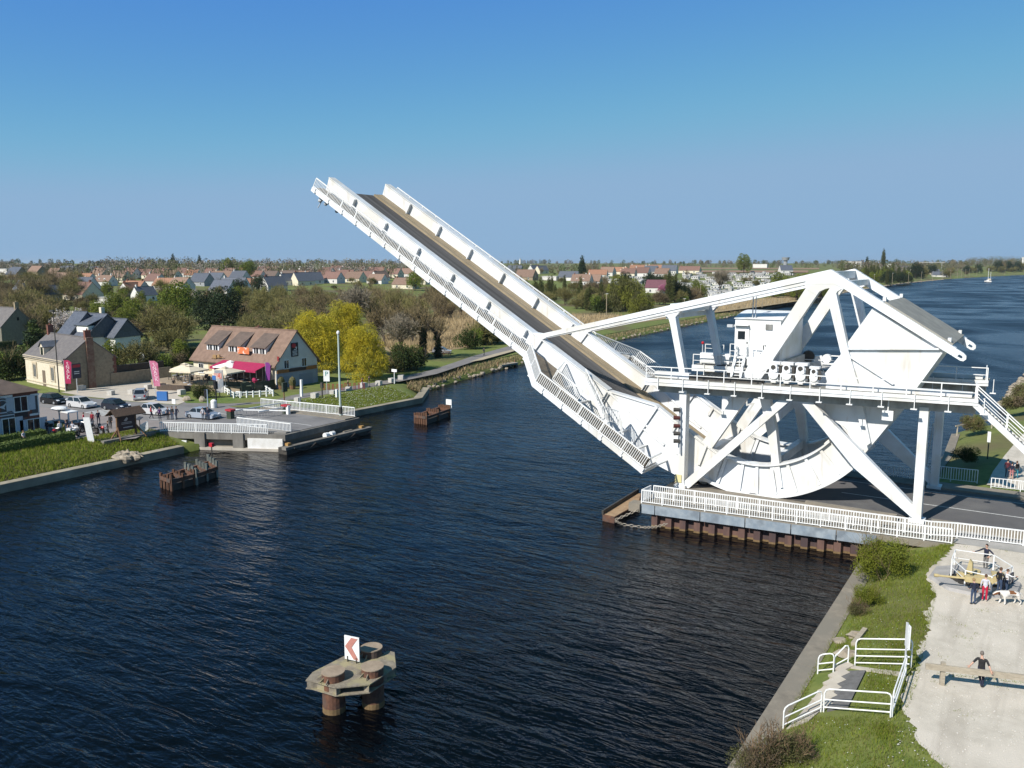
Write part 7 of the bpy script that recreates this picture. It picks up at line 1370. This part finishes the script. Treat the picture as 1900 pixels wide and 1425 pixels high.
wood('horizon_wood', 'distant bank woodland along the right skyline', [((1560, 1250, 1.0), (1700, 1300, 1.1)), ((1700, 1400, 1.0), (1800, 1900, 1.2)), ((1790, 2300, 1.7), (1960, 2500, 1.8))], 330, 9, 14, WM[:4], .9)
wood('far_hedgerow', 'blue green distant hedges on the last ridge', [((-60, 3000, 1.2), (600, 3200, 1.2)), ((600, 3200, 1.2), (1300, 3400, 1.1)), ((1300, 3000, 1), (1960, 3200, 1.2))], 300, 8, 15, WM[1:4], 2.0)
# hedges
def hedge(label, a, b, w, h, m, n):
    a, b = V(a), V(b); d = (b - a).normalized(); s = d.cross(UZ); L = (b - a).length; mb = MB(); mb.beam(a + V((0, 0, h / 2)), b + V((0, 0, h / 2)), w * .88, h * .94)
    for _ in range(n):
        t, u, v = rnd.random() * L, rnd.uniform(-1, 1), rnd.random(); f = rnd.random(); q = a + d * t + (s * (math.copysign(w / 2, u)) + V((0, 0, v * h)) if f < .6 else s * u * w / 2 + V((0, 0, h))) + rv(.05)
        leaf(mb, q, ru(), .05, .13)
    return tag(mb.build('clipped_hedge', m), label, 'hedge')
HM = mat('hedge_leaf', (.05, .085, .015), (.11, .145, .03), s=2.2, rough=.85, bump=.6, bs=9)
hedge('near clipped green hedge above the quay grass by the cafe', (-93.2, 34, -.2), (-92.4, 52.4, 0), 1.5, 1.1, HM, 4200); hedge('clipped green hedge under the cafe windows', (-97.6, 30, 0), (-96.8, 51.6, 0), 1.1, 1.0, HM, 3600)
hedge('dark clipped hedge with yellow top at the left edge behind the cafe', Pz(-60, 688), Pz(38, 678), 1.5, 3.2, mat('dark_hedge', (.02, .03, .012), (.045, .06, .02), s=2, rough=.9, bump=.5), 2500); hedge('tall clipped hedge left of the restaurant with sunlit top', Pz(318, 672), Pz(365, 668), 1.4, 2.6, mat('dark_hedge', (.02, .03, .012)), 2000); hedge('dark hedge below the stone cottage', Pz(-30, 655), Pz(30, 650), 1.3, 2.2, mat('dark_hedge', (.02, .03, .012)), 1500)
# right bank shrubs
for k, px_, s, lb in (('bushG', (1634, 1078), 1.0, 'bright green willow shrub in front of the sheet piles'), ('bushT', (1428, 1418), 1.0, 'brown thorny bush at the bottom corner of the quay'), ('bushT', (1395, 1440), .85, 'brown dry bush at the very bottom of the quay edge'), ('bushG', (1606, 1126), .5, 'low olive bush on the quay grass below the willow shrub'), ('bushT', (1592, 1142), .6, 'low reddish bush beside the quay edge'), ('bushT', (1475, 1412), .8, 'dry bush right of the thorny one at the bottom'), ('bushG', (1608, 1066), .45, 'small green shrub against the quay corner')): p = gpt(*px_); put(k, p - V((0, 0, .05)), s, lb)
for k, (x, y), s, lb in (('bushO', (1800, 800), .75, 'straggly green shrub by the far rail fence'), ('bushG', (1815, 798), .6, 'light green shrub by the far rail fence'), ('bushD', (1790, 858), .55, 'dark low shrub in the shadow on the far bank'), ('bushG', (1796, 856), .35, 'tiny bright shrub in the shadow on the far bank'), ('bushO', (1893, 745), 1.0, 'olive shrub on the rocky far bank at the right edge'), ('bushO', (1880, 760), .9, 'low shrub on the rocky far bank')): put(k, Pz(x, y, -.2), s, lb)
# grass blades
def blades(label, n, fn, h0, h1, m, w=.018, name='grass_blades'):
    mb = MB()
    for _ in range(n):
        p = fn()
        if p is None: continue
        h = rnd.uniform(h0, h1); d = (V((0, 0, 1)) + ru() * .55).normalized(); s = d.cross(ru())
        if s.length < 1e-3: continue
        s = s.normalized() * w; mb.add([p - s, p + s, p + d * h], [(0, 1, 2)], rnd.choice((0, 0, 1, 1, 2)))
    return tag(mb.build(name, m), label, 'grass', kind='stuff')
GB = [leafm('blade1', (.19, .26, .024), .1, .45), leafm('blade2', (.28, .32, .045), .1, .45), leafm('blade3', (.25, .215, .08), .1, .35)]
def patch():
    ph = [(rnd.uniform(-9, -4), rnd.uniform(30, 66), rnd.uniform(.6, 2.2)) for _ in range(40)]
    return ph
PH = patch()
def fR():
    if rnd.random() < .55: c = rnd.choice(PH); x, y = rnd.gauss(c[0], c[2] * .5), rnd.gauss(c[1], c[2] * .6)
    else: x, y = rnd.uniform(-8.95, -3.9), rnd.uniform(29, 65)
    if rnd.random() < .22: x, y = rnd.uniform(-8.9, 5), rnd.uniform(26, 38)
    lim = lerp_list(y, [(22, 9.5), (30, 3.6), (34, .2), (35.6, -2.1), (37, -3.4), (39, -4.0), (44, -4.2), (55, -4.6), (58, -5.3), (62, -5.2), (66, -4.5)])
    if x < -9.0 or x > lim + .25 or (38.3 < y < 44 and -8.6 < x < -6.2): return None
    return V((x, y, RG(x) - .02))
blades('rough spring grass on the right quay bank', 70000, fR, .07, .26, GB, .013)
def fL():
    y = rnd.uniform(20, 61); x = rnd.uniform(-92.2, -85.2); return V((x, y, lerp_list(-84 - x, [(1.2, -1.25), (2.6, -.75), (4.5, -.25), (7, 0)])))
blades('long rough grass on the left quay bank below the hedge', 26000, fL, .15, .5, GB, .05)
def fN():
    y = rnd.uniform(84, 104); x = rnd.uniform(-91, -84.6); return V((x, y, lerp_list(-84 - x, [(1, -1.2), (2.6, -.75), (4.5, -.25), (7, 0)])))
blades('short lawn grass beside the waterside path', 9000, fN, .08, .25, GB, .04)
mb = MB()
for _ in range(700):
    if rnd.random() < .6: p = fN()
    else: p = fR()
    if p: s = .017 if p.x > -50 else .06; q = p + V((0, 0, .16)); mb.add([q + V((-s, -s, 0)), q + V((s, -s, 0)), q + V((s, s, 0)), q + V((-s, s, 0))], [(0, 1, 2, 3)])
tag(mb.build('daisies', flat('daisy_white', .75, .75, .7)), 'white daisies dotted over the bank lawns', 'flowers', kind='stuff')
mb = MB()
for _ in range(2600):
    x, y = rnd.uniform(-4.0, 6), rnd.uniform(33, 66); s = rnd.uniform(.012, .035); mb.sph((x, y, .012 + s * .3), s * 1.3, s, s * .7, 5, 3)
tag(mb.build('loose_stones', STONEBLK), 'small loose stones scattered on the pale gravel', 'stones', kind='stuff')
def fW():
    if rnd.random() < .5: x = rnd.uniform(-3.2, 3); y = 44.0 + (x + 3.2) * .35 + rnd.gauss(0, .12)
    else: c = rnd.choice(WEED); x, y = rnd.gauss(c[0], .25), rnd.gauss(c[1], .18)
    return V((x, y, .012))
WEED = [(rnd.uniform(-4, 1.5), rnd.uniform(36, 65)) for _ in range(16)] + [(-3.5, 65.8), (-2.4, 66.2), (-1.2, 66.4)]
blades('sparse weeds in the gravel along the timber fence', 900, fW, .03, .11, GB, .012, 'weeds')
# bank strip, scrub and rocks beyond the abutment
mb = MB(); ys = [100 + i * 12 for i in range(60)]
for a, b in zip(ys, ys[1:]): mb.add([(xl(a) - 4.2, a, -.4), (xl(b) - 4.2, b, -.4), (xl(b) - 26, b, land_h(xl(b) - 26, b) + .015), (xl(a) - 26, a, land_h(xl(a) - 26, a) + .015)], [(0, 1, 2, 3)])
struct('grass_bank', mb, GRASSL)
def fB():
    y = 108 + 700 * rnd.random() ** 1.8; x = xl(y) - rnd.uniform(.8, 3.4) ** 1.0; return V((x, y, -1.1 + (xl(y) - x - 1.2) * .2))
blades('dry brown reeds and brambles along the rocky far bank', 15000, fB, .2, .85, [REEDM, leafm('bramble', (.16, .12, .07), .1, .1), leafm('bank_green', (.11, .13, .04), .1, .2)], .06, 'bank_reeds')
rp = None
for i in range(120):
    y = 112 + 260 * (i / 120) ** 1.5 + rnd.uniform(-1, 1); x = xl(y) - rnd.uniform(-.3, 1.6)
    if rp is None: mb = MB(); mb.sph((0, 0, 0), .6, .45, .38, 8, 6, jit=.5); rp = o = mb.build('bank_rock', ROCK)
    else: o = dup(rp, (0, 0, 0))
    move_to(o, (x, y, -1.9 + rnd.uniform(0, .5)), rnd.uniform(0, 6), rnd.uniform(.45, 1.1)); tag(o, 'pale armour rock at the waterline of the far bank', 'rock', 'armour rocks along the far bank')
mb = MB()
for i in range(700): y = 370 + 900 * rnd.random(); mb.sph((xl(y) - rnd.uniform(-.5, 1.5), y, -1.8), rnd.uniform(.6, 1.3), None, .5, 6, 4, jit=.5)
for i in range(160): y = 145 + 80 * rnd.random(); mb.sph((xr(y) + rnd.uniform(-.5, 1.8), y, -1.7 + rnd.uniform(0, .5)), rnd.uniform(.3, .8), None, .4, 6, 4, jit=.5)
tag(mb.build('rock_armour', ROCK), 'rock armour along the more distant canal banks', 'rocks', kind='stuff')
t = thing('jetty', 'small pale jetty on the far bank just left of the bridge knee', 'jetty', Pz(945, 676, -1.4)); p = Pz(924, 678, -1.3); q = Pz(955, 673, -1.3); mb = MB(); mb.beam(p, q, 2.0, .3); mb.build('deck', WOODG, t)
for k in (0, 1): mb = MB(); mb.box(p.lerp(q, k) + V((0, 0, -2)), .25, .25, 2.6); mb.build('post', WOODB, t)
# picnic tables and black post on the grass
pt_ = thing('picnic_bench', '', 'bench'); MB().bx(-.9, .9, -.35, .35, .7, .76).build('table_top', WOODB, pt_)
for s in (-1, 1): MB().bx(-.9, .9, s * .75 - .15, s * .75 + .15, .42, .47).build('bench_seat', WOODB, pt_); mb = MB(); mb.beam((s * .6, -.8, 0), (s * .6, .1, .72), .08, .08); mb.beam((s * .6, .8, 0), (s * .6, -.1, .72), .08, .08); mb.build('leg', WOODB, pt_)
for i, (x, y, l) in enumerate(((808, 662, 'picnic bench nearest the water on the grass'), (828, 660, 'picnic bench right of the pale car'), (818, 655, 'picnic bench behind the pale car'))): o = pt_ if i == 0 else dup(pt_, (0, 0, 0)); move_to(o, Pz(x, y), i, 1.2); tag(o, l, 'bench', 'picnic benches on the grass')
p = Pz(790, 669); mb = MB(); mb.box(p, .3, .3, 2.4); tag(mb.build('gate_post', BLACKP), 'black post on the grass below the ivy trees', 'post')
# reed beds
mb = MB(); mb.add([on_land(x, y) + V((0, 0, .05)) for x, y in ((690, 640), (760, 600), (850, 575), (960, 560), (1000, 577), (930, 610), (870, 645), (800, 655), (740, 660))], [tuple(range(9))]); struct('reed_ground', mb, REEDM)
mb = MB(); mb.add([on_land(x, y) + V((0, 0, .05)) for x, y in ((930, 620), (1000, 583), (1200, 586), (1330, 562), (1480, 548), (1500, 556), (1420, 568), (1290, 585), (1130, 606), (1000, 630))], [tuple(range(10))]); struct('reed_ground', mb, REEDM)
def reeds(label, poly, n):
    xs = [p[0] for p in poly]; ys = [p[1] for p in poly]
    def inside(x, y):
        c = False
        for (a, b), (d, e) in zip(poly, poly[1:] + poly[:1]):
            if (b > y) != (e > y) and x < (d - a) * (y - b) / (e - b) + a: c = not c
        return c
    def f():
        x, y = rnd.uniform(min(xs), max(xs)), rnd.uniform(min(ys), max(ys)); return Pz(x, y) if inside(x, y) else None
    blades(label, n, f, .9, 2.0, [REEDM, mat('dry_reed2', (.30, .22, .115), (.40, .31, .175), s=.3, rough=.95), REEDM], .1, 'reed_bed')
reeds('tan dry reed bed behind the ivy trees', [(700, 640), (760, 600), (850, 578), (955, 562), (990, 580), (925, 612), (868, 644), (800, 652), (745, 656)], 26000)
reeds('tan dry reed bed beyond the canal seen under the upper chord', [(935, 618), (1000, 584), (1200, 587), (1330, 563), (1478, 549), (1495, 556), (1420, 567), (1290, 583), (1130, 604), (1000, 628)], 26000)
# ================================================================== VILLAGE
WALLS = {'w': WREND, 'c': CREAM, 's': STONED, 'g': GREND}; ROOFS = {'o': TILEO, 'r': TILER, 'b': TILEB, 's': SLATE, 'd': TILED, 'p': mat('purple_tile', (.16, .07, .085), (.12, .05, .065), s=1.5, rough=.9)}
WN = {'w': 'white', 'c': 'cream', 's': 'stone', 'g': 'grey'}; RN = {'o': 'orange tiled', 'r': 'red brown tiled', 'b': 'brown tiled', 's': 'dark slate', 'd': 'dark tiled', 'p': 'purple tiled'}
HO = [(126, 512, 22, 's', 'g', 5, 0), (160, 512, 20, 's', 'g', 5, 0), (152, 528, 11, 'o', 'w', 0, 2), (188, 531, 11, 'b', 'w', 10, 2), (232, 517, 14, 'r', 'w', 0, 1), (262, 517, 15, 'r', 'c', -5, 1), (292, 519, 14, 'r', 'w', 5, 0), (240, 548, 12, 'o', 'w', 5, 2), (253, 549, 9, 'o', 'w', 95, 1), (276, 559, 9, 's', 'w', 85, 1), (297, 538, 12, 'o', 'w', 5, 1), (326, 540, 12, 'b', 'w', 0, 1), (333, 514, 11, 'r', 'w', 0, 1), (352, 518, 11, 'o', 'w', 5, 1), (365, 531, 13, 's', 'g', 0, 0), (392, 530, 13, 's', 'w', 0, 1), (386, 516, 12, 'r', 'w', 0, 1), (408, 522, 17, 'b', 'c', 0, 1), (404, 550, 13, 's', 'w', 0, 0), (424, 549, 14, 's', 'w', 10, 1), (437, 525, 12, 's', 'w', 0, 1), (441, 512, 10, 'o', 'w', 0, 0), (484, 512, 12, 'r', 'w', 0, 2), (462, 536, 10, 'o', 'c', 10, 0), (494, 521, 15, 'd', 'c', 0, 1), (516, 541, 12, 's', 'w', 75, 1), (545, 518, 10, 'd', 'w', 20, 1), (540, 530, 10, 's', 'w', 80, 1), (569, 530, 12, 's', 'c', 75, 1), (586, 527, 12, 's', 'w', 70, 1), (572, 512, 11, 'r', 'w', 80, 1), (602, 512, 11, 'r', 'w', 0, 1), (622, 510, 13, 'r', 'c', 5, 1), (634, 522, 14, 'r', 'w', 0, 1), (612, 526, 12, 'r', 'w', 0, 0), (660, 512, 13, 'r', 'w', 0, 1), (694, 515, 14, 'r', 'w', 5, 2), (712, 522, 11, 'd', 'w', 75, 1), (746, 536, 15, 'b', 'c', 0, 1), (775, 528, 12, 'b', 'c', 0, 0),
      (75, 556, 10, 's', 's', 80, 1), (96, 560, 9, 's', 's', 80, 1), (48, 548, 18, 's', 's', 5, 0), (147, 541, 12, 's', 'w', 5, 1), (134, 558, 14, 'r', 'c', 0, 3), (60, 512, 12, 'b', 's', 0, 0), (95, 515, 11, 'b', 's', 0, 0),
      (953, 508, 13, 's', 'g', 10, 0), (972, 520, 14, 'b', 's', 5, 0), (990, 516, 10, 's', 's', 70, 0), (996, 505, 11, 's', 'w', 75, 1), (1010, 508, 11, 's', 'c', 70, 1), (1052, 521, 15, 's', 'w', 0, 0), (1076, 530, 13, 'b', 'w', 5, 2), (1096, 529, 12, 'b', 'w', 5, 1), (1108, 516, 15, 'o', 'w', 12, 1), (1146, 509, 15, 'o', 'c', 0, 2), (1180, 508, 14, 'o', 'w', 0, 1), (1188, 513, 13, 'r', 'w', 0, 1), (1213, 503, 16, 'o', 'w', 0, 1), (1206, 510, 12, 's', 'w', 5, 1), (1240, 508, 14, 's', 'w', 5, 0), (1278, 507, 20, 'r', 'c', 0, 1), (1216, 544, 12, 'p', 'w', 5, 0), (1460, 507, 12, 's', 'w', 30, 0), (215, 524, 12, 'b', 'c', 4, 1), (278, 531, 11, 'r', 'w', 0, 1), (310, 520, 12, 'b', 'w', 3, 1), (420, 515, 12, 'r', 'c', -3, 1), (470, 521, 11, 'r', 'w', 5, 1), (508, 513, 13, 'b', 'w', 0, 1), (528, 522, 12, 'd', 'c', 4, 1), (556, 520, 11, 'b', 'w', 0, 0), (596, 520, 12, 'r', 'w', 0, 1), (640, 513, 11, 'd', 'w', 3, 1), (652, 524, 13, 'b', 'c', 0, 1), (676, 521, 12, 'r', 'w', 6, 1), (694, 527, 12, 'b', 'w', 0, 0), (726, 515, 12, 'r', 'c', 0, 1), (754, 514, 12, 'b', 'w', 3, 1), (178, 517, 12, 'b', 'c', 0, 1), (110, 525, 11, 'b', 's', 3, 0), (20, 518, 12, 's', 's', 0, 1), (1124, 512, 12, 'b', 'w', 0, 1), (1164, 514, 12, 'r', 'c', 4, 1), (1226, 514, 12, 'b', 'w', 0, 1), (1744, 514, 18, 's', 'w', 10, 0), (1730, 510, 16, 's', 'c', 0, 0), (1676, 503, 24, 's', 'w', 0, 0), (1705, 505, 20, 's', 'w', 0, 0)]
nm = {}
names = [(h[3], h[4]) for h in HO]
for i, (x, y, L, rk, wk, rz, ch) in enumerate(HO):
    L = L * 1.13; p = on_land(x, y); W = L * rnd.uniform(.62, .75) if L < 16 else 8.5; he = rnd.uniform(2.8, 3.6); hr = he + W * (.5 if rk != 's' else .56)
    nm[(rk, wk)] = nm.get((rk, wk), 0) + 1; tot = sum(1 for a, b in names if (a, b) == (rk, wk))
    nb_ = sorted(range(len(HO)), key=lambda j: (HO[j][0], j)); nb_ = [j for j in nb_ if names[j] == (rk, wk)]; k = nb_.index(i) + 1
    od = {1: 'first', 2: 'second', 3: 'third', 4: 'fourth', 5: 'fifth', 6: 'sixth', 7: 'seventh', 8: 'eighth', 9: 'ninth', 10: 'tenth', 11: 'eleventh', 12: 'twelfth', 13: 'thirteenth', 14: 'fourteenth', 15: 'fifteenth', 16: 'sixteenth', 17: 'seventeenth', 18: 'eighteenth', 19: 'nineteenth', 20: 'twentieth', 21: 'twenty first', 22: 'twenty second', 23: 'twenty third', 24: 'twenty fourth', 25: 'twenty fifth', 26: 'twenty sixth'}[k]
    lab = '%s walled house with %s roof, %s from the left of its colour' % (WN[wk], RN[rk], od) if tot > 1 else 'only %s walled house with %s roof in the village' % (WN[wk], RN[rk])
    h = gable('village_house', lab, L, W, he, hr, WALLS[wk], ROOFS[rk], 'house', [(L * (.1 + .8 * j), W / 2, .9, WALLS[wk] if rnd.random() < .5 else BRICK) for j in range(min(ch, 2))], -1.5, .3, group='village houses')
    for u in (.25, .75): win(h, 'F', L * u, .7, 1.3, 1.6, L, W, WHITE2, GLASS, None)
    win(h, 'R', W * .5, he * .55 + 1.0, 1.1, 1.3, L, W)
    if ch >= 2:
        for u in (.3, .65):
            mb = MB(); x0 = L * u; mb.prism([(x0 - .7, W * .12, he + .3), (x0 + .7, W * .12, he + .3), (x0 + .7, W * .12, he + 1.5), (x0, W * .12, he + 2.2), (x0 - .7, W * .12, he + 1.5)], (0, W * .3, 0)); d = mb.build('dormer', WALLS[wk], h); mb = MB(); mb.bx(x0 - .4, x0 + .4, W * .12 - .04, W * .12, he + .6, he + 1.5); mb.build('dormer_window', GLASS, d)
    a = math.radians(rz + 4); move_to(h, (p.x - math.cos(a) * L / 2, p.y - math.sin(a) * L / 2, p.z), a)
def block(name, label, px_, w, d, h, m, cat='building', rz=.1, roof=None, wn=0):
    p = on_land(*px_); t = thing(name, label, cat, (0, 0, 0)); mb = MB(); mb.bx(-w / 2, w / 2, -d / 2, d / 2, -1, h); mb.build('wall', m, t); mb = MB(); mb.bx(-w / 2 - .3, w / 2 + .3, -d / 2 - .3, d / 2 + .3, h, h + .35); mb.build('roof', roof or GREYW, t)
    for i in range(wn):
        for z in range(int(h // 3.2)): mb = MB(); x = -w / 2 + w * (i + .5) / wn; mb.bx(x - .8, x + .8, -d / 2 - .06, -d / 2, z * 3.1 + 1, z * 3.1 + 2.5); mb.build('window', GLASS, t)
    move_to(t, p, rz); return t
block('farm_shed', 'small white flat roofed shed near the left skyline', (12, 510), 14, 8, 5, WREND, 'shed'); block('bungalow', 'white flat roofed bungalow below the orange roofs', (1022, 520), 13, 7, 3, WREND, 'house', .1, WREND, 3); block('timber_shed', 'grey timber shed at the edge of the reed bed', (1282, 556), 10, 6, 4.2, WOODG, 'shed', .25, WOODG); block('large_block', 'large white block with dark roof on the right skyline', (1583, 499), 27, 16, 12, WREND, 'building', .0, TILED, 6); block('low_block', 'low cream block right of the large white block', (1612, 499), 20, 10, 6, CREAM, 'building', 0, WREND, 4); block('low_block', 'long low white block beneath the tallest conifer', (1640, 499), 34, 10, 8, WREND, 'building', 0, GREYW, 6); block('warehouse', 'white warehouse on the far right skyline', (1892, 497), 40, 20, 9, WREND, 'building'); block('warehouse', 'white warehouse in the fields under the middle skyline', (1411, 497), 26, 14, 7, WREND); block('garden_block', 'white low building by the garden behind the village blossom tree', (196, 563), 9, 5, 2.6, WREND, 'building', .1)
def tower(name, label, px_, h, r0, r1, m, head=None):
    p = on_land(*px_); t = thing(name, label, 'tower', p); MB().cyl(p - V((0, 0, 2)), p + V((0, 0, h)), r0, r1, 14).build('shaft', m, t)
    if head: MB().cyl(p + V((0, 0, h)), p + V((0, 0, h + head[1])), head[0] * .8, head[0], 16).build('tank', m, t)
tower('white_tower', 'slim white tower standing alone on the middle skyline', (965, 497), 15, 2.2, 1.6, WREND, (1.2, 2.5)); tower('water_tower', 'dark water tower on the skyline above the upper chord', (1457, 496), 14, 4, 4, GREND, (8, 6)); tower('light_tower', 'white tower at the far right skyline', (1897, 499), 20, 2.4, 2, WREND, (3, 4))
p = on_land(1705, 502); g_ = thing('gantry_crane', 'pale gantry frame on the right skyline', 'gantry', p); mb = MB(); mb.beam(p + V((0, 0, 13)), p + V((36, 10, 13)), .8, .9); mb.build('girder', GREYW, g_)
for k in (0, 32): MB().beam(p + V((k, k * .3, -1)), p + V((k, k * .3, 13)), .7, .7).build('leg', GREYW, g_)
# caravan field
cv = thing('mobile_home', '', 'mobile home'); MB().prism([(-4.2, -1.6, .4), (-4.2, 1.6, .4), (-4.2, 1.6, 2.7), (-4.2, 0, 3.15), (-4.2, -1.6, 2.7)], (8.4, 0, 0)).build('body', mat('caravan_white', (.50, .49, .46), vary=.35), cv)
MB().prism([(-4.3, -1.75, 2.68), (-4.3, 0, 3.2), (-4.3, 1.75, 2.68)], (8.6, 0, 0)).build('roof', mat('caravan_roof', (.34, .335, .33), vary=.4), cv)
mb = MB()
for x in (-2.8, 0, 2.6): mb.bx(x - .6, x + .6, -1.63, -1.6, 1.4, 2.3)
mb.build('window', GLASS, cv)
def inpoly(x, y, poly):
    c = False
    for (a, b), (d, e) in zip(poly, poly[1:] + poly[:1]):
        if (b > y) != (e > y) and x < (d - a) * (y - b) / (e - b) + a: c = not c
    return c
pts = []; PL = [((1245, 512), (1300, 508), (1420, 507), (1480, 510), (1440, 522), (1400, 545), (1330, 556), (1290, 545), (1250, 528)), ((1096, 516), (1145, 514), (1222, 520), (1222, 534), (1180, 536), (1100, 533))]
k = 0; tr_ = 0
while k < 175 and tr_ < 9000:
    tr_ += 1; P_ = PL[0] if k < 138 else PL[1]; x = rnd.uniform(1090, 1485); y = rnd.uniform(506, 557)
    if not inpoly(x, y, P_): continue
    p = on_land(x, y)
    if any((p - q).length < 7.5 for q in pts): continue
    pts.append(p); o = cv if k == 0 else dup(cv, (0, 0, 0)); move_to(o, p, rnd.choice((.1, .25, 1.6, -.2)) + rnd.uniform(-.1, .1), rnd.uniform(.6, .9)); tag(o, 'white mobile home in the caravan field', 'mobile home', 'mobile homes in the caravan field'); k += 1
# village cars and white bits
# fields
def field(name, poly, m, n=10):
    a, b, c, d = poly; mb = MB(); g = []
    for j in range(n + 1):
        for i in range(n + 1):
            u, v = i / n, j / n; x = (a[0] * (1 - u) + b[0] * u) * (1 - v) + (d[0] * (1 - u) + c[0] * u) * v; y = (a[1] * (1 - u) + b[1] * u) * (1 - v) + (d[1] * (1 - u) + c[1] * u) * v; g.append(on_land(x, y) + V((0, 0, .35)))
    mb.add(g, [(j * (n + 1) + i, j * (n + 1) + i + 1, (j + 1) * (n + 1) + i + 1, (j + 1) * (n + 1) + i) for j in range(n) for i in range(n)]); struct(name, mb, m)
field('ploughed_field', ((1300, 505.5), (1500, 506.5), (1500, 502), (1290, 502)), FIELDM); field('ploughed_field', ((1285, 499.2), (1520, 500), (1520, 497.5), (1280, 497)), FIELDM); field('meadow', ((1270, 502), (1420, 502), (1420, 499.4), (1270, 499.4)), MEADOW); field('meadow', ((900, 497), (1100, 497), (1100, 494), (900, 494)), MEADOW)
# poles along the banks
def lpole(label, x, yb, h, m=None, arm=False, grp='lamp posts along the canal'):
    p = on_land(x, yb); t = thing('canal_pole', label, 'post', p, grp); MB().cyl(p, p + V((0, 0, h)), .16, .12, 6).build('pole', m or mat('pole_timber', (.36, .30, .20), (.28, .23, .16), s=2), t); MB().beam(p + V((-.4, 0, h)), p + V((.6, 0, h + .1)), .2, .15).build('lamp_arm', ALUG, t)
for i, (x, y, h, l) in enumerate(((1125, 592, 9, 'tall thin pole in the reed bed'), (1269, 590, 7, 'pale pole on the bank below the left hanger'), (1414, 571, 8.5, 'timber pole on the bank left of the machine cabin mast'), (1299, 560, 9, 'timber pole right of the grey shed'))): lpole(l, x, y, h, None, False, None)
o_ = ['nearest', 'second', 'third', 'fourth', 'fifth', 'sixth', 'seventh', 'eighth', 'ninth', 'tenth', 'eleventh', 'twelfth', 'thirteenth', 'fourteenth', 'farthest']
PP = [1590, 1621, 1655, 1685, 1709, 1730, 1748, 1763, 1776, 1784, 1791, 1798, 1812, 1864, 1900]
for i, x in enumerate(PP):
    y = lerp_list(x, [(1590, 541), (1655, 530), (1709, 525), (1748, 519), (1776, 515.5), (1812, 512.5), (1900, 509)])
    lpole('%s of the timber lamp posts along the canal bend' % o_[i], x, y, 11)
# sailing boat
p = Pz(1833, 523, -2); t = thing('sailing_boat', 'small white sailing boat with bare masts far down the canal', 'boat', p)
mb = MB(); hl = [(-6, 0), (-4.5, -1.5), (2, -1.7), (6.5, 0), (2, 1.7), (-4.5, 1.5)]; mb.prism([p + V((x * .6 + y * .8, -x * .8 + y * .6, -.3)) for x, y in hl], (0, 0, 1.7)); mb.build('hull', WREND, t)
mb = MB(); mb.tube([p, p + V((0, 0, 16))], .2, 6); mb.tube([p + V((2.5, -2, 0)), p + V((2.5, -2, 12))], .16, 6); mb.build('mast', WHITE2, t); MB().box(p + V((0, 0, 1.3)), 3, 2.5, 1.1).build('cabin', WHITE2, t); MB().beam(p + V((0, 0, 3)), p + V((3, -4, 3)), .6, 1.6).build('furled_sail', CANVAS, t)
# ================================================================== AIR
hz = MB().bx(-14000, 14500, -700, 12800, -6.2, 52)
hm = bpy.data.materials.new('haze'); hm.use_nodes = True; nt = hm.node_tree; nt.nodes.remove(nt.nodes['Principled BSDF'])
pv = nt.nodes.new('ShaderNodeVolumePrincipled'); pv.inputs['Color'].default_value = (.80, .87, .95, 1); pv.inputs['Density'].default_value = .000045; pv.inputs['Anisotropy'].default_value = .2
nt.links.new(pv.outputs['Volume'], nt.nodes['Material Output'].inputs['Volume'])
tag(hz.build('haze', hm), 'thin pale air haze over the canal and village', 'haze', kind='stuff')
